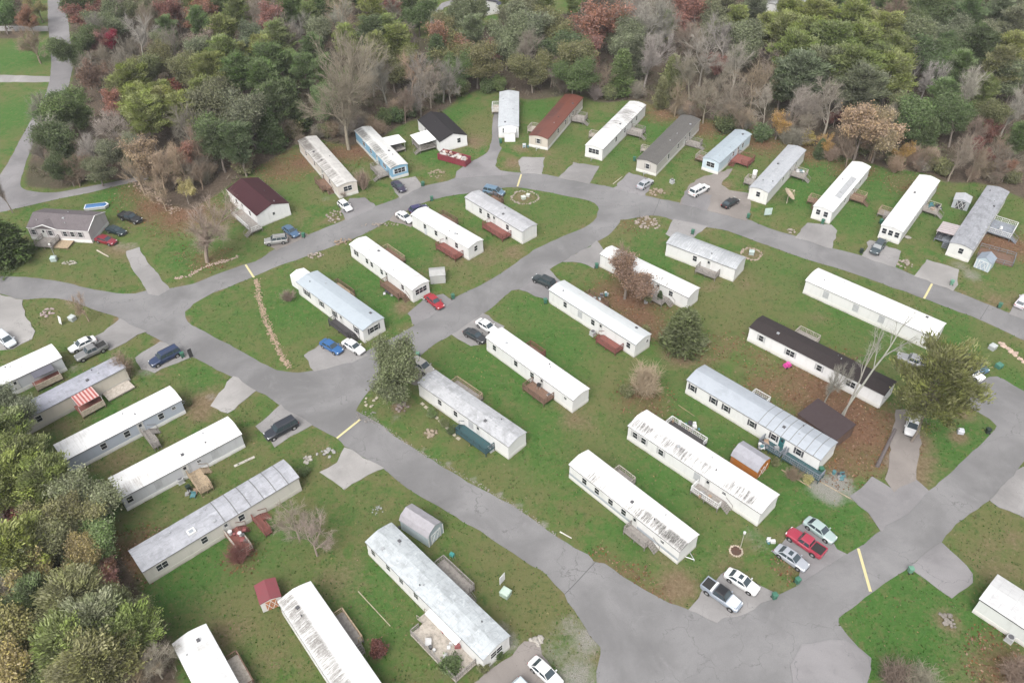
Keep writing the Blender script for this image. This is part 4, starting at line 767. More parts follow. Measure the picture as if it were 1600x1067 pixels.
D('B11', [(1371, 319.5), (1395, 340)], 'grey', 'tan', 'grey deck on the bright white home beside the grassy gap with green bin', steps='+')
D('B11', [(1447, 312), (1470, 337)], 'grey', 'pale', 'cluttered deck on the bright white home facing the small grey shed')
D('B12', [(1471, 354.5), (1486, 377)], 'slate', 'dark', 'blue-grey porch with faded red awning on the blotchy slate home', roof=((.36, .30, .30), 2.5, .1, (.42, .39, .39)), steps='+')
D('B12', [(1545, 337), (1580, 370)], 'slate', 'white', 'large grey deck with white rails on the blotchy slate home')
D('M1', [(759, 348), (785, 371)], 'red', 'red', 'red deck on the front of the pitted grey roof home', steps='-')
D('M1', [(771, 302), (786, 312)], 'brown', 'brown', 'small brown landing behind the pitted grey roof home beside the blue minivan', steps='n')
D('M2', [(685, 381), (711, 402)], 'red', 'red', 'red-brown front deck of the spotless white home', steps='-')
D('M2', [(691, 332), (716, 344.5)], 'brown', 'brown', 'brown rear deck of the spotless white home', steps='n')
D('M3', [(596, 440), (622, 463)], 'brown', 'brown', 'brown deck with long stairs on the white home by the red sedan', steps='+')
D('M3', [(606, 384), (630, 405)], 'brown', 'tan', 'rear deck of the white home by the red sedan', steps='+')
D('M4', [(515, 500), (547, 522)], 'dark', 'dark', 'black deck on the front of the pale blue roofed home', steps='+')
D('M4', [(528, 438), (554, 457)], 'tan', 'brown', 'rear deck of the pale blue roofed home with an addition', steps='+')
D('N1', [(1090, 416), (1118, 432)], 'grey', 'grey', 'small grey deck on the speckled arched roof home', steps='n')
D('N2', [(1004, 455.5), (1034, 473)], 'grey', 'grey', 'low deck with shrubs on the home behind the brown-leaved tree', steps='+')
D('N3', [(931, 529), (963, 548)], 'red', 'red', 'red deck at the lower end of the white home by the dark pickup', steps='-')
D('N3', [(921, 455), (949, 476)], 'brown', 'brown', 'cluttered rear deck of the white home by the dark pickup', steps='n')
D('N4', [(816, 603), (854, 625)], 'brown', 'brown', 'brown front deck with grill on the white home with roof vents', steps='n')
D('N4', [(829, 535), (853, 551)], 'brown', 'red', 'reddish rear deck of the white home with brown front deck', steps='n')
D('N5', [(716, 668), (759, 706)], 'teal', 'teal', 'dark teal deck on the weathered grey roof home', steps='-')
D('N5', [(714, 591), (755, 618)], 'grey', 'tan', 'rear deck with new tan top rail on the home with teal deck', steps='n')
D('P2', [(1250, 512), (1280, 530)], 'grey', 'pale', 'pale railed landing behind the black-roofed white home', steps='n')
D('P3', [(1180, 610), (1203, 625)], 'dark', 'white', 'dark rear deck with white rails on the blue-grey seamed roof home', steps='n')
D('P3', [(1185, 690), (1220, 710)], 'teal', 'slate', 'dark teal front porch with clutter on the seamed roof home', steps='n')
D('P3', [(1222, 712), (1282, 746)], 'teal', 'slate', 'long dark teal walkway deck along the seamed roof home', steps='n')
D('P4', [(1082, 760), (1122, 792)], 'grey', 'white', 'grey deck with white railing and stairs on the longest streaked home', steps='+')
D('P4', [(1049, 653), (1106, 688)], 'dark', 'white', 'long white-railed rear deck of the longest streaked home', steps='+')
D('P5', [(974, 826), (1008, 853)], 'grey', 'grey', 'weathered deck with stairs on the grey-striped streaked home', steps='+')
D('P5', [(967, 729), (993, 750)], 'grey', 'pale', 'small rear deck of the grey-striped streaked home', steps='n')
D('Q1', [(46, 592), (84, 570), (92, 584), (58, 604)], 'red', 'cream', 'deep porch with dark slate roof and cream side panel', roof=((.11, .11, .135), 2.55, -.5, None), steps='n', railing=False, sidewall='cream')
D('Q2', [(112, 630), (147, 610), (158, 628), (128, 646)], 'red', 'cream', 'porch with red and white striped metal roof', roof=((.62, .42, .40), 2.6, -.25, (.36, .10, .09)), steps='n', railing=False, sidewall='cream')
D('Q2', [(160, 612), (200, 590), (205, 600)], 'pale', 'cream', 'low pale ramp along the tan marbled roof home', z=.45, steps='n', railing=False, sidewall=None)
D('Q3', [(218, 671), (250, 691)], 'grey', 'grey', 'small grey deck with dark grill on the grey-blue walled home', steps='+')
D('Q4', [(289, 736), (332, 757)], 'tan', 'tan', 'tan wooden deck with stairs on the white roofed home', steps='+')
D('Q5', [(345, 826), (395, 853)], 'red', 'pale', 'reddish deck with red clutter on the home with the skylight', steps='+')
D('Q5', [(392, 806), (424, 825)], 'red', 'red', 'red ramp beside the cluttered deck of the skylight home', z=.6, steps='+')
D('Q6', [(690, 872), (742, 915)], 'grey', 'grey', 'weathered grey deck with stairs facing the road on icy grey roof home', steps='+')
D('Q6', [(640, 985), (728, 1045)], 'pale', 'grey', 'large weathered yard deck of the icy grey roof home', z=.45, steps='-')
D('Q7', [(530, 955), (562, 1000)], 'grey', 'tan', 'grey landing with wide steps on the heavily streaked home', steps='+')
D('Q8', [(351, 1030), (395, 1067)], 'pale', 'brown', 'pale deck with red-brown rail on the half hidden white home', steps='n')
D('L1', [(62, 372), (80, 383)], 'grey', 'grey', 'grey porch landing of the grey shingled house', steps='n')
D('L1', [(81, 374), (103, 382)], 'tan', 'tan', 'new tan wooden ramp in front of the grey shingled house', z=.4, steps='n', railing=False)
D('L2', [(360, 331), (393, 360)], 'grey', 'white', 'grey deck with white rails on the maroon-roofed house')
# ================================================================== VEHICLES
def loft(m, st, prof):
    """st: stations (x, half width, z bottom, z top); prof: list of (y fraction, z fraction) from top centre outward to the bottom"""
    n0 = len(m.v); k = len(prof)
    ring = [(y, z) for y, z in prof] + [(-y, z) for y, z in prof[::-1] if y > 0]
    kk = len(ring)
    for x, hw, zb, zt in st:
        for y, z in ring: m.v.append((x, y * hw, zb + (zt - zb) * z))
    for i in range(len(st) - 1):
        for j in range(kk):
            a = n0 + i * kk + j; b = n0 + i * kk + (j + 1) % kk
            m.f.append((a, b, b + kk, a + kk))
    m.f.append(tuple(n0 + j for j in range(kk))[::-1]); m.f.append(tuple(n0 + (len(st) - 1) * kk + j for j in range(kk)))
    return m
BP = [(0, 1), (.55, .99), (.84, .95), (.97, .82), (1, .55), (.98, .2), (.93, 0)]
CARS = {
 # length, half width, hood z, belt z, roof z, cabin: windshield base/top, rear top/base  (x forward)
 'sedan': dict(L=4.75, hw=.9, z0=.22, belt=.93, roof=1.43, hood=.86, cab=(1.05, .25, -1.15, -1.85), tail=.92),
 'hatch': dict(L=4.3, hw=.88, z0=.22, belt=.95, roof=1.5, hood=.9, cab=(1.0, .25, -1.5, -1.95), tail=.96),
 'suv': dict(L=4.8, hw=.95, z0=.3, belt=1.1, roof=1.75, hood=1.06, cab=(1.05, .45, -1.95, -2.25), tail=1.1),
 'van': dict(L=5.0, hw=.98, z0=.26, belt=1.08, roof=1.75, hood=.98, cab=(1.55, .65, -2.05, -2.4), tail=1.05),
 'bigsuv': dict(L=5.5, hw=1.0, z0=.35, belt=1.18, roof=1.9, hood=1.14, cab=(1.25, .65, -2.4, -2.65), tail=1.15),
 'pickup': dict(L=5.6, hw=.98, z0=.38, belt=1.15, roof=1.82, hood=1.12, cab=(1.05, .5, -.75, -.95), tail=1.13),
}
def make_car(kind):
    c = CARS[kind]; Ln, hw = c['L'], c['hw']; h = Ln / 2
    root = empty(kind if kind in ('sedan', 'pickup') else {'hatch': 'hatchback', 'suv': 'suv', 'van': 'minivan', 'bigsuv': 'long_suv'}[kind], (0, 0, -50))
    z0, belt, roof, hood, tail = c['z0'], c['belt'], c['roof'], c['hood'], c['tail']; a, b, d, e = c['cab']
    m = MB(); pk = kind == 'pickup'
    st = [(-h, hw * .8, z0 + .16, tail * .93), (-h + .1, hw * .93, z0 + .02, tail), (-h + .5, hw * .985, z0, tail)]
    if pk: st += [(-1.05, hw, z0, belt)]
    st += [(e, hw, z0, belt), (0, hw, z0, belt), (a, hw, z0, belt if not pk else belt), (a + .25, hw * .995, z0, hood + .02), (h - .7, hw * .97, z0, hood * .96), (h - .25, hw * .9, z0 + .02, hood * .88), (h - .05, hw * .78, z0 + .1, hood * .78), (h, hw * .66, z0 + .18, hood * .68)]
    st = sorted(st, key=lambda t: t[0])
    loft(m, st, BP); body = m.build('body', M['paint'], root, smooth=False)
    t = .74
    # cabin: painted roof with pillars, dark glass between
    g = MB(); zb = belt - .06
    lo = [(a, hw * .9), (e, hw * .9)]; up = [(b, hw * t), (d, hw * t)]
    g.frustum([(e, -hw * .92), (a, -hw * .86), (a, hw * .86), (e, hw * .92)], [(d, -hw * t), (b, -hw * t), (b, hw * t), (d, hw * t)], zb, roof - .05)
    cab = g.build('cabin', M['paint'], root)
    r = MB(); r.frustum([(d - .06, -hw * t - .02), (b + .05, -hw * t - .02), (b + .05, hw * t + .02), (d - .06, hw * t + .02)], [(d + .05, -hw * t * .86), (b - .1, -hw * t * .86), (b - .1, hw * t * .86), (d + .05, hw * t * .86)], roof - .055, roof)
    r.build('roof', M['paint'], root)
    def lerp(p, q, k): return tuple(p[i] + (q[i] - p[i]) * k for i in range(3))
    def pane(name, p, ins=.06, off=(0, 0, 0), lo=.12, hi=.94):
        # p: bottom-left, bottom-right, top-right, top-left
        bl, br, tr, tl = p; B0, B1 = lerp(bl, tl, lo), lerp(br, tr, lo); T0, T1 = lerp(bl, tl, hi), lerp(br, tr, hi)
        q = [lerp(B0, B1, ins), lerp(B1, B0, ins), lerp(T1, T0, ins), lerp(T0, T1, ins)]
        q = [tuple(v[i] + off[i] for i in range(3)) for v in q]
        MB().quad(*q).build(name, M['carglass'], root)
    Z1 = roof - .05
    pane('windshield', [(a, hw * .86, zb), (a, -hw * .86, zb), (b, -hw * t, Z1), (b, hw * t, Z1)], .05, (.012, 0, .008))
    pane('rear_window', [(e, -hw * .92, zb), (e, hw * .92, zb), (d, hw * t, Z1), (d, -hw * t, Z1)], .08, (-.012, 0, .008))
    for s in (-1, 1):
        p = [(e, s * hw * .92, zb), (a, s * hw * .86, zb), (b, s * hw * t, Z1), (d, s * hw * t, Z1)]
        if s > 0: p = [p[1], p[0], p[3], p[2]]
        k = .04
        n = 3 if kind in ('suv', 'van', 'bigsuv') else 2
        if kind == 'pickup': n = 2
        # one glass strip each side, split by pillars
        bl, br, tr, tl = p; off = (0, s * .012, .004)
        m = MB()
        for i in range(n):
            f0, f1 = (i + .06) / n, (i + .94) / n
            q = [lerp(lerp(bl, tl, .12), lerp(br, tr, .12), f0), lerp(lerp(bl, tl, .12), lerp(br, tr, .12), f1), lerp(lerp(bl, tl, .9), lerp(br, tr, .9), f1), lerp(lerp(bl, tl, .9), lerp(br, tr, .9), f0)]
            m.quad(*[tuple(v[i2] + off[i2] for i2 in range(3)) for v in q])
        m.build('side_window', M['carglass'], root)
        # mirror
        MB().box(a - .28, a - .12, *sorted((s * hw * .93, s * (hw + .16))), belt, belt + .14).build('mirror', M['paint'], root)
    R_ = .33 if not pk and kind != 'bigsuv' else .38
    for x in (h - .92, -h + .98 if not pk else -h + 1.15):
        for s in (-1, 1):
            y0, y1 = sorted((s * (hw - .2), s * (hw + .015)))
            wm = MB().tube((x, y0, R_), (x, y1, R_), R_, R_, 14).build('wheel', M['tyre'], root)
            yy = s * (hw + .016)
            MB().tube((x, yy - s * .02, R_), (x, yy + s * .012, R_), R_ * .6, R_ * .56, 10).build('rim', M['rim'], wm)
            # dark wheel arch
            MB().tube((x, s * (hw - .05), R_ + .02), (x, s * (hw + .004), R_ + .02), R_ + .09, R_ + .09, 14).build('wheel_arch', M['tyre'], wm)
    for s in (-1, 1):
        MB().box(h - .32, h - .1, *sorted((s * hw * .5, s * hw * .82)), hood * .68, hood * .83).build('headlight', M['lamp'], root)
        MB().box(-h - .005, -h + .12, *sorted((s * hw * .55, s * hw * .86)), tail * .72, tail * .88).build('taillight', M['tail'], root)
    if pk:
        MB().box(-h + .12, -1.08, -hw * .8, hw * .8, belt - .06, belt + .012).build('bed_liner', M['tyre'], root)
        m = MB(); q = belt + .10
        m.box(-h + .06, -1.05, -hw * .97, -hw * .82, belt - .1, q).box(-h + .06, -1.05, hw * .82, hw * .97, belt - .1, q).box(-h + .02, -h + .14, -hw * .96, hw * .96, belt - .3, q - .005)
        m.build('bed_rail', M['paint'], root)
    if kind in ('suv', 'bigsuv'):
        m = MB()
        for s in (-1, 1): m.box(d + .2, b - .3, *sorted((s * hw * .56, s * hw * .6)), roof - .01, roof + .06)
        m.build('roof_rack', M['trim'], root)
    MB().box(h - .1, h + .03, -hw * .62, hw * .62, z0 + .02, z0 + .2).build('bumper', M['trim'], root)
    return root
PROTO = {}
def car(kind, front, rear, color, label, cat=None, length=None, extra=None):
    f, r_ = P(*front, .7), P(*rear, .7); d = f - r_
    if kind not in PROTO: PROTO[kind] = make_car(kind); o = PROTO[kind]
    else: o = copy_tree(PROTO[kind])
    c = (f + r_) / 2; o.location = (c.x, c.y, .05); o.rotation_euler = (0, 0, math.atan2(d.y, d.x))
    tag(o, label, cat or {'sedan': 'car', 'hatch': 'car', 'suv': 'car', 'van': 'van', 'bigsuv': 'car', 'pickup': 'pickup'}[kind], 'vehicles parked by the homes')
    for ch in o.children:
        if ch.name.split('.')[0] in ('body', 'cabin', 'roof', 'mirror', 'bed_rail'): ch.color = (*color, 1)
    return o
BLACK, WHITE, SILV, NAVY = (.012, .012, .014), (.74, .74, .74), (.34, .35, .36), (.012, .022, .06)
car('pickup', (222, 346), (186, 335), BLACK, 'black pickup on the grass behind the grey shingled house')
car('sedan', (195, 364), (167, 356), (.01, .025, .03), 'dark teal sedan parked between a black pickup and a red car')
car('sedan', (181, 379), (150, 371), (.22, .015, .03), 'dark red sedan at the corner of the grey shingled house')
car('suv', (412.5, 378), (450, 373), (.27, .27, .26), 'silver-grey suv with roof rack beside the small blue sedan')
car('sedan', (464, 368), (445, 354), (.06, .12, .21), 'dusty blue sedan beside the silver-grey suv')
car('hatch', (548, 329), (530, 314), WHITE, 'white hatchback in front of the rust-streaked home')
car('sedan', (631, 298), (615, 284), (.035, .03, .06), 'dark purple sedan in front of the light blue home')
car('van', (789, 303), (754.7, 295), (.12, .20, .28), 'blue minivan behind the pitted grey roof home')
car('sedan', (644, 346), (621, 332), WHITE, 'white sedan nosed in behind the spotless white home')
car('hatch', (664, 323), (644, 329), (.03, .025, .10), 'dark violet car mostly hidden behind the spotless white home')
car('sedan', (690, 480), (667.5, 461), (.32, .015, .025), 'bright red sedan beside the triple end window')
car('sedan', (530, 548), (506, 534), (.02, .11, .30), 'bright blue sedan on the concrete pad of the blue roofed home')
car('sedan', (567, 550), (538, 532), WHITE, 'white sedan beside the bright blue sedan and leaning green tree')
car('sedan', (757.5, 532), (728, 516), (.03, .032, .035), 'charcoal sedan next to a white sedan behind the brown deck home')
car('sedan', (775, 518), (747.5, 501), WHITE, 'white sedan next to the charcoal sedan')
car('van', (672, 580), (644, 563), (.40, .38, .35), 'pale tan minivan behind the home with the teal deck')
car('hatch', (619, 582), (645, 588), (.68, .69, .7), 'white car seen through the crown of the leaning green tree')
car('suv', (834, 432), (866, 446), (.022, .032, .035), 'dark green suv at the end of the white home with blue-white roof', length=5)
car('sedan', (1019, 280), (997, 294), (.42, .43, .46), 'silver sedan in front of the charcoal-roofed home')
car('bigsuv', (1110, 288), (1075, 307), WHITE, 'long white suv with black windows on the gravel drive')
car('sedan', (1153, 310), (1130, 323), BLACK, 'black sedan in front of the satellite dish home')
car('suv', (1364, 397), (1379, 377), (.05, .07, .08), 'dark teal suv in front of the bright white home')
car('hatch', (1604, 463), (1592, 478), (.66, .62, .66), 'whitish car cut off at the picture edge beyond the upper lane')
car('pickup', (1406, 557), (1449, 572), (.30, .30, .31), 'grey pickup partly under the big pine tree')
car('sedan', (1537, 577), (1512.5, 558), (.07, .15, .21), 'steel blue sedan beyond the big pine tree')
car('sedan', (1530, 588), (1504, 572), WHITE, 'white car with only its nose showing beside the big pine')
car('van', (1421, 682), (1431, 645), WHITE, 'white van under the low branches of the big pine')
car('bigsuv', (236, 569), (279, 547), (.015, .032, .09), 'navy blue suv on its own concrete pad beside a green bin')
car('sedan', (106, 548), (150, 527), WHITE, 'white sedan alongside the dark grey pickup')
car('pickup', (118, 561), (167, 538), (.20, .20, .20), 'dark grey pickup alongside the white sedan', 'pickup')
car('van', (22, 541), (-4, 520), (.62, .66, .70), 'pale silver van on the pale concrete at the picture edge')
car('bigsuv', (416, 683), (462, 658), (.018, .022, .032), 'black suv alone on a concrete pad beside the road')
car('pickup', (1231, 829), (1287, 867), (.36, .03, .06), 'red pickup between a silver and a pale green sedan')
car('sedan', (1264, 889), (1211, 853), (.36, .38, .42), 'silver sedan beside the red pickup')
car('sedan', (1307, 846), (1257, 809), (.36, .45, .44), 'pale green sedan beside the red pickup')
car('sedan', (1185, 924), (1135, 892), WHITE, 'white sedan with black sunroof beside the two-tone pickup')
o = car('pickup', (1159, 952), (1097, 908), (.30, .34, .40), 'pickup with white hood, black cab and black bed'); 
for ch in o.children:
    if ch.name.startswith(('cabin', 'roof')): ch.color = (.012, .012, .014, 1)
MB().prism([(1.15, -.86), (2.45, -.66), (2.45, .66), (1.15, .86)], 1.06, 1.15).build('hood', M['tint'], o, (.62, .67, .72))
m = MB().box(-1.35, -1.06, -.9, .9, 1.14, 1.42).build('tool_box', M['tint'], o, (.72, .72, .72))
car('sedan', (874, 1070), (832, 1031), WHITE, 'white sedan on the gravel drive below the icy grey roof home')
car('van', (846, 1108), (806, 1068), (.55, .62, .66), 'pale grey van cut off by the bottom picture edge')
for k in ('sedan',):   # sunroof glass of the two sedans that have one
    for o in [q for q in bpy.data.objects if q.get('label') in ('white sedan with black sunroof beside the two-tone pickup', 'silver sedan beside the red pickup')]:
        MB().box(-.55, .0, -.38, .38, 1.40, 1.436).build('sunroof', M['carglass'], o)

# ================================================================== SHEDS
def shed(px, w, d, h, rz_from, wallc, roofc, label, style='gable', rise=.6, doorc=None, cross=False, z=0, name='garden_shed'):
    p = P(*px); q = P(*rz_from); a = math.atan2(q.y - p.y, q.x - p.x)    # local +x points towards rz_from
    r = empty(name, (p.x, p.y, 0), a, label, 'shed', None)
    hd, hw = d / 2, w / 2; m = MB()
    if style == 'barn': pr = [(-hw, h), (-hw * .72, h + rise * .62), (0, h + rise), (hw * .72, h + rise * .62), (hw, h)]
    elif style == 'lean': pr = [(-hw, h), (hw, h + rise)]
    else: pr = [(-hw, h), (0, h + rise), (hw, h)]
    m.extx([(-hw, 0), (hw, 0)] + [(y, zz - .04) for y, zz in pr[::-1]], -hd, hd); m.build('wall', M['siding'], r, wallc)
    up = [(y * 1.06, zz + .05) for y, zz in pr]; dn = [(y * 1.06, zz - .02) for y, zz in pr[::-1]]
    MB().extx(up + dn, -hd - .1, hd + .1).build('roof', M['tint'], r, roofc)
    if doorc:
        dm = MB().box(hd - .02, hd + .04, -hw * .55, -.015, .08, min(h, 1.9)).box(hd - .02, hd + .04, .015, hw * .55, .08, min(h, 1.9)).build('door', M['tint'], r, doorc)
        MB().box(hd + .041, hd + .08, .06, .12, .9, 1.1).build('handle', M['metal'], dm)
        tr = MB(); t = .05; zt = min(h, 1.9)
        for y0, y1 in ((-hw * .55, -.02), (.02, hw * .55)):
            tr.tube((hd + .045, y0, .12), (hd + .045, y1, zt - .05), t, t, 4); tr.tube((hd + .045, y1, .12), (hd + .045, y0, zt - .05), t, t, 4)
        if cross: tr.box(hd + .03, hd + .075, -hw * .62, hw * .62, zt, zt + .1).box(hd + .03, hd + .075, -hw * .64, -hw * .56, .05, zt).box(hd + .03, hd + .075, hw * .56, hw * .64, .05, zt).box(hd + .03, hd + .075, -hw - .0, -hw + .12, .05, h).box(hd + .03, hd + .075, hw - .12, hw, .05, h)
        tr.build('door_trim', M['white'], dm)
    return r
shed((684, 437), 2.6, 2.9, 1.9, (695, 436), (.40, .40, .39), (.36, .36, .35), 'small grey shed standing in the dirt beside the spotless white home', rise=.45, doorc=(.36, .36, .35))
shed((660, 829), 3.1, 5.2, 2.1, (677, 840), (.33, .39, .41), (.30, .29, .31), 'grey barn-roofed shed with white-trimmed double doors', 'barn', 1.3, doorc=(.45, .52, .55), cross=True)
shed((1170, 727), 3.4, 4.6, 1.8, (1190, 740), (.42, .15, .03), (.30, .30, .33), 'orange wooden barn shed with grey rounded roof', 'barn', 1.3, doorc=(.36, .12, .03))
shed((1286, 671), 4.6, 7.0, 2.1, (1300, 681), (.11, .07, .055), (.045, .03, .032), 'long dark brown outbuilding behind the seamed roof home', 'lean', .5, doorc=None)
shed((1500, 322), 3.2, 3.0, 1.9, (1497, 330), (.36, .38, .40), (.42, .43, .45), 'low grey shed with open dark doorway beside the slate home', rise=.55, doorc=(.05, .05, .06))
shed((1536, 417), 2.8, 2.6, 2.0, (1530, 424), (.42, .50, .56), (.25, .29, .34), 'small blue-grey shed with white crossed door', rise=.9, doorc=(.36, .43, .5), cross=True)
shed((423, 936), 2.7, 3.0, 2.0, (428, 952), (.62, .60, .58), (.20, .05, .06), 'small shed with dark red roof and orange-trimmed corners', rise=.35, doorc=(.45, .18, .08))
# a fenced deck pen next to the crossed-door shed
p = P(1556, 402); pen = empty('fenced_pen', p, R(-33), 'low dark fenced pen beside the shed with white crossed door', 'pen')
MB().box(-3.2, 3.2, -2, 2, 0, .12).build('floor_board', M['wood'], pen, WOODC['brown'])
m = MB()
for a, b in (((-3.2, -2), (3.2, -2)), ((3.2, -2), (3.2, 2)), ((3.2, 2), (-3.2, 2))):
    A, B = Vector((*a, 0)), Vector((*b, 0)); k = int((B - A).length / 1.6)
    for i in range(k + 1): t = A.lerp(B, i / k); m.box(t.x - .05, t.x + .05, t.y - .05, t.y + .05, 0, 1.1)
    m.tube(A + Vector((0, 0, 1.0)), B + Vector((0, 0, 1.0)), .05, .05, 4); m.tube(A + Vector((0, 0, .5)), B + Vector((0, 0, .5)), .05, .05, 4)
m.build('railing', M['wood'], pen, WOODC['slate'])

# ================================================================== SMALL THINGS
def make_bin():
    r = empty('wheelie_bin', (0, 0, -50)); m = MB().frustum([(-.24, -.24), (.24, -.24), (.24, .24), (-.24, .24)], [(-.31, -.3), (.31, -.3), (.31, .3), (-.31, .3)], .1, .98)
    b = m.build('body', M['plastic'], r); l = MB().extx([(-.33, .98), (.34, .98), (.33, 1.05), (.1, 1.10), (-.3, 1.08)], -.33, .33).build('lid', M['plastic'], r)
    for s in (-1, 1): MB().tube((s * .22, -.3, .13), (s * .3, -.3, .13), .13, .13, 10).build('wheel', M['tyre'], r)
    MB().tube((-.25, -.38, 1.0), (.25, -.38, 1.0), .025, .025, 6).build('handle', M['plastic'], r)
    return r
BINS = [((661, 291), 'green wheelie bin by the light blue home drive', 0), ((675, 314), 'green wheelie bin across the road from the light blue home', 0), ((708, 467), 'green wheelie bin beyond the red sedan at the lane edge', 0), ((475, 371), 'green wheelie bin beside the dusty blue sedan', 0),
 ((932, 419), 'green wheelie bin at the end of the home behind the brown-leaved tree', 0), ((1082, 366), 'green wheelie bin on the pad of the speckled arched roof home', 0), ((852, 474), 'green wheelie bin near the dark green suv', 0), ((1345, 396), 'black wheelie bin beside the dark teal suv', 1), ((1486, 445), 'black wheelie bin on the pale pad across from the yellow bump', 1),
 ((1561, 481), 'green wheelie bin beyond the upper lane near the cut-off car', 0), ((1285, 350), 'green wheelie bin in front of the grey-patched white home', 0), ((286, 558), 'green wheelie bin beside the navy blue suv', 0), ((653, 558), 'green wheelie bin behind the pale tan minivan', 0), ((1542, 677), 'dark green wheelie bin at the corner of the bright lawn by the pine', 1),
 ((1209, 935), 'green wheelie bin at the kerb nearest the white sedan with sunroof', 0), ((1245, 911), 'green wheelie bin at the kerb nearest the silver sedan', 0), ((1421, 894), 'pale green wheelie bin at the corner of the large green lawn', 0), ((991, 252), 'green wheelie bin at the end of the charcoal-roofed home', 0), ((782, 224), 'green wheelie bin against the white porch block', 0),
 ((1169, 341), 'green wheelie bin at the road edge near the white yard sign', 0), ((1282, 738), 'dark green wheelie bin at the end of the teal walkway', 0), ((148, 583), 'green wheelie bin at the end of the slate porch home', 0), ((1376, 350), 'green wheelie bin beside the bright white home', 0), ((296, 766), 'dark bin beside the tan wooden stairs', 1)]
pb = None
for (px, lab, dk) in BINS:
    if pb is None: pb = make_bin(); o = pb
    else: o = copy_tree(pb)
    p = P(*px); o.location = (p.x, p.y, 0.03); o.rotation_euler = (0, 0, rngr.uniform(0, 6.28)); tag(o, lab, 'bin', 'wheelie bins at the road edges')
    c = (.015, .03, .022) if dk else (.045, .15, .10)
    if 'pale' in lab: c = (.13, .28, .2)
    for ch in o.children: ch.color = (*c, 1)
def utility(px, lab, c=(.28, .36, .32), s=1.0, name='utility_box'):
    p = P(*px); r = empty(name, (p.x, p.y, 0), rngr.uniform(-.6, .6), lab, 'utility box', 'utility boxes in the yards')
    MB().box(-.55 * s, .55 * s, -.5 * s, .5 * s, 0, .8 * s).build('cabinet', M['tint'], r, c)
    MB().frustum([(-.6 * s, -.55 * s), (.6 * s, -.55 * s), (.6 * s, .55 * s), (-.6 * s, .55 * s)], [(-.5 * s, -.45 * s), (.5 * s, -.45 * s), (.5 * s, .45 * s), (-.5 * s, .45 * s)], .8 * s, .92 * s).build('lid', M['tint'], r, tuple(min(1, x * 1.2) for x in c))
utility((85, 407), 'grey-green utility box on the lawn before the grey shingled house', (.35, .42, .40))
utility((114, 500), 'grey utility box on the corner lawn by a leaning white sign', (.38, .41, .40))
utility((790, 929), 'pale green utility box beside a white upright sign on the lawn', (.36, .45, .38), 1.1)
utility((818, 311), 'pale green utility box inside the stone ring by the minivan', (.45, .5, .44), .8)
utility((825, 307), 'smaller cream utility box inside the same stone ring', (.5, .5, .45), .7)
utility((1174, 397), 'grey-green utility box in the stone ring by the speckled roof home', (.34, .40, .38), .9)
utility((1550, 545), 'grey utility box on the grass beyond the big pine', (.36, .38, .38), 1.0)
utility((1560, 574), 'dark green utility box with white board beside the stepping stones', (.05, .16, .12), .9)
utility((1500, 676), 'silver utility meter box in a dirt patch on the pine lawn', (.45, .46, .5), .8)
def sign(px, lab, h=1.2, w=.9, c=(.72, .72, .72), rz=.4, tilt=0):
    p = P(*px); r = empty('yard_sign', (p.x, p.y, 0), rz, lab, 'sign'); r.rotation_euler = (tilt, 0, rz)
    MB().box(-w / 2, w / 2, -.03, .03, .35, h).build('board', M['tint'], r, c)
    MB().tube((-w * .35, .035, -.1), (-w * .35, .035, h), .025).tube((w * .35, .035, -.1), (w * .35, .035, h), .025).build('post', M['metal'], r)
sign((785, 911), 'white upright sign board on the lawn beside the icy grey roof home', 1.9, 1.1, rz=.9)
sign((95, 508), 'white leaning board on the corner lawn', 1.8, .8, rz=-.6, tilt=-.2)
sign((1199, 338), 'pale green yard sign in front of the satellite dish home', 2.0, 1.6, (.45, .55, .52), .1)
sign((300, 560), 'dark square sign beside the green bin and navy suv', 2.2, .7, (.05, .05, .055), .8)
sign((668, 368), 'grey metal board standing behind the white home by the lane', 1.8, 1.0, (.5, .52, .54), .2)
# street lamp and other poles
def pole(px, h, lab, c=(.2, .2, .2), lamp=True, r0=.06, name='lamp_post'):
    p = P(*px); r = empty(name, (p.x, p.y, 0), 0, lab, 'lamp post' if lamp else 'pole')
    MB().tube((0, 0, -.1), (0, 0, h), r0, r0 * .7, 8).build('pole', M['tint'], r, c)
    if lamp: MB().tube((0, 0, h - .35), (0, 0, h), .16, .2, 8).tube((0, 0, h), (0, 0, h + .12), .2, .04, 8).build('lamp_head', M['tint'], r, (.6, .6, .6))
    return r
pole((999, 340), 2.4, 'thin dark post at the tip of the lane junction', lamp=False, name='marker_post')
pole((1156, 858), 4.0, 'slim pole with pale lamp head beside the round planter', (.4, .38, .33))
pole((89, 408), 4.2, 'yard lamp post before the grey shingled house', (.35, .36, .36))
# round planter
p = P(1150, 861); r = empty('round_planter', (p.x, p.y, 0), 0, 'round planter edged with pale blocks by a lamp pole', 'planter')
m = MB()
for i in range(18):
    a = 6.283 * i / 18; m.rock((math.cos(a) * .85, math.sin(a) * .85, .08), .17, rngr, .8)
m.build('edging', M['stone'], r, (.5, .42, .33)); MB().tube((0, 0, -.1), (0, 0, .1), .8, .78, 20).build('soil', M['wood'], r, (.09, .05, .035))
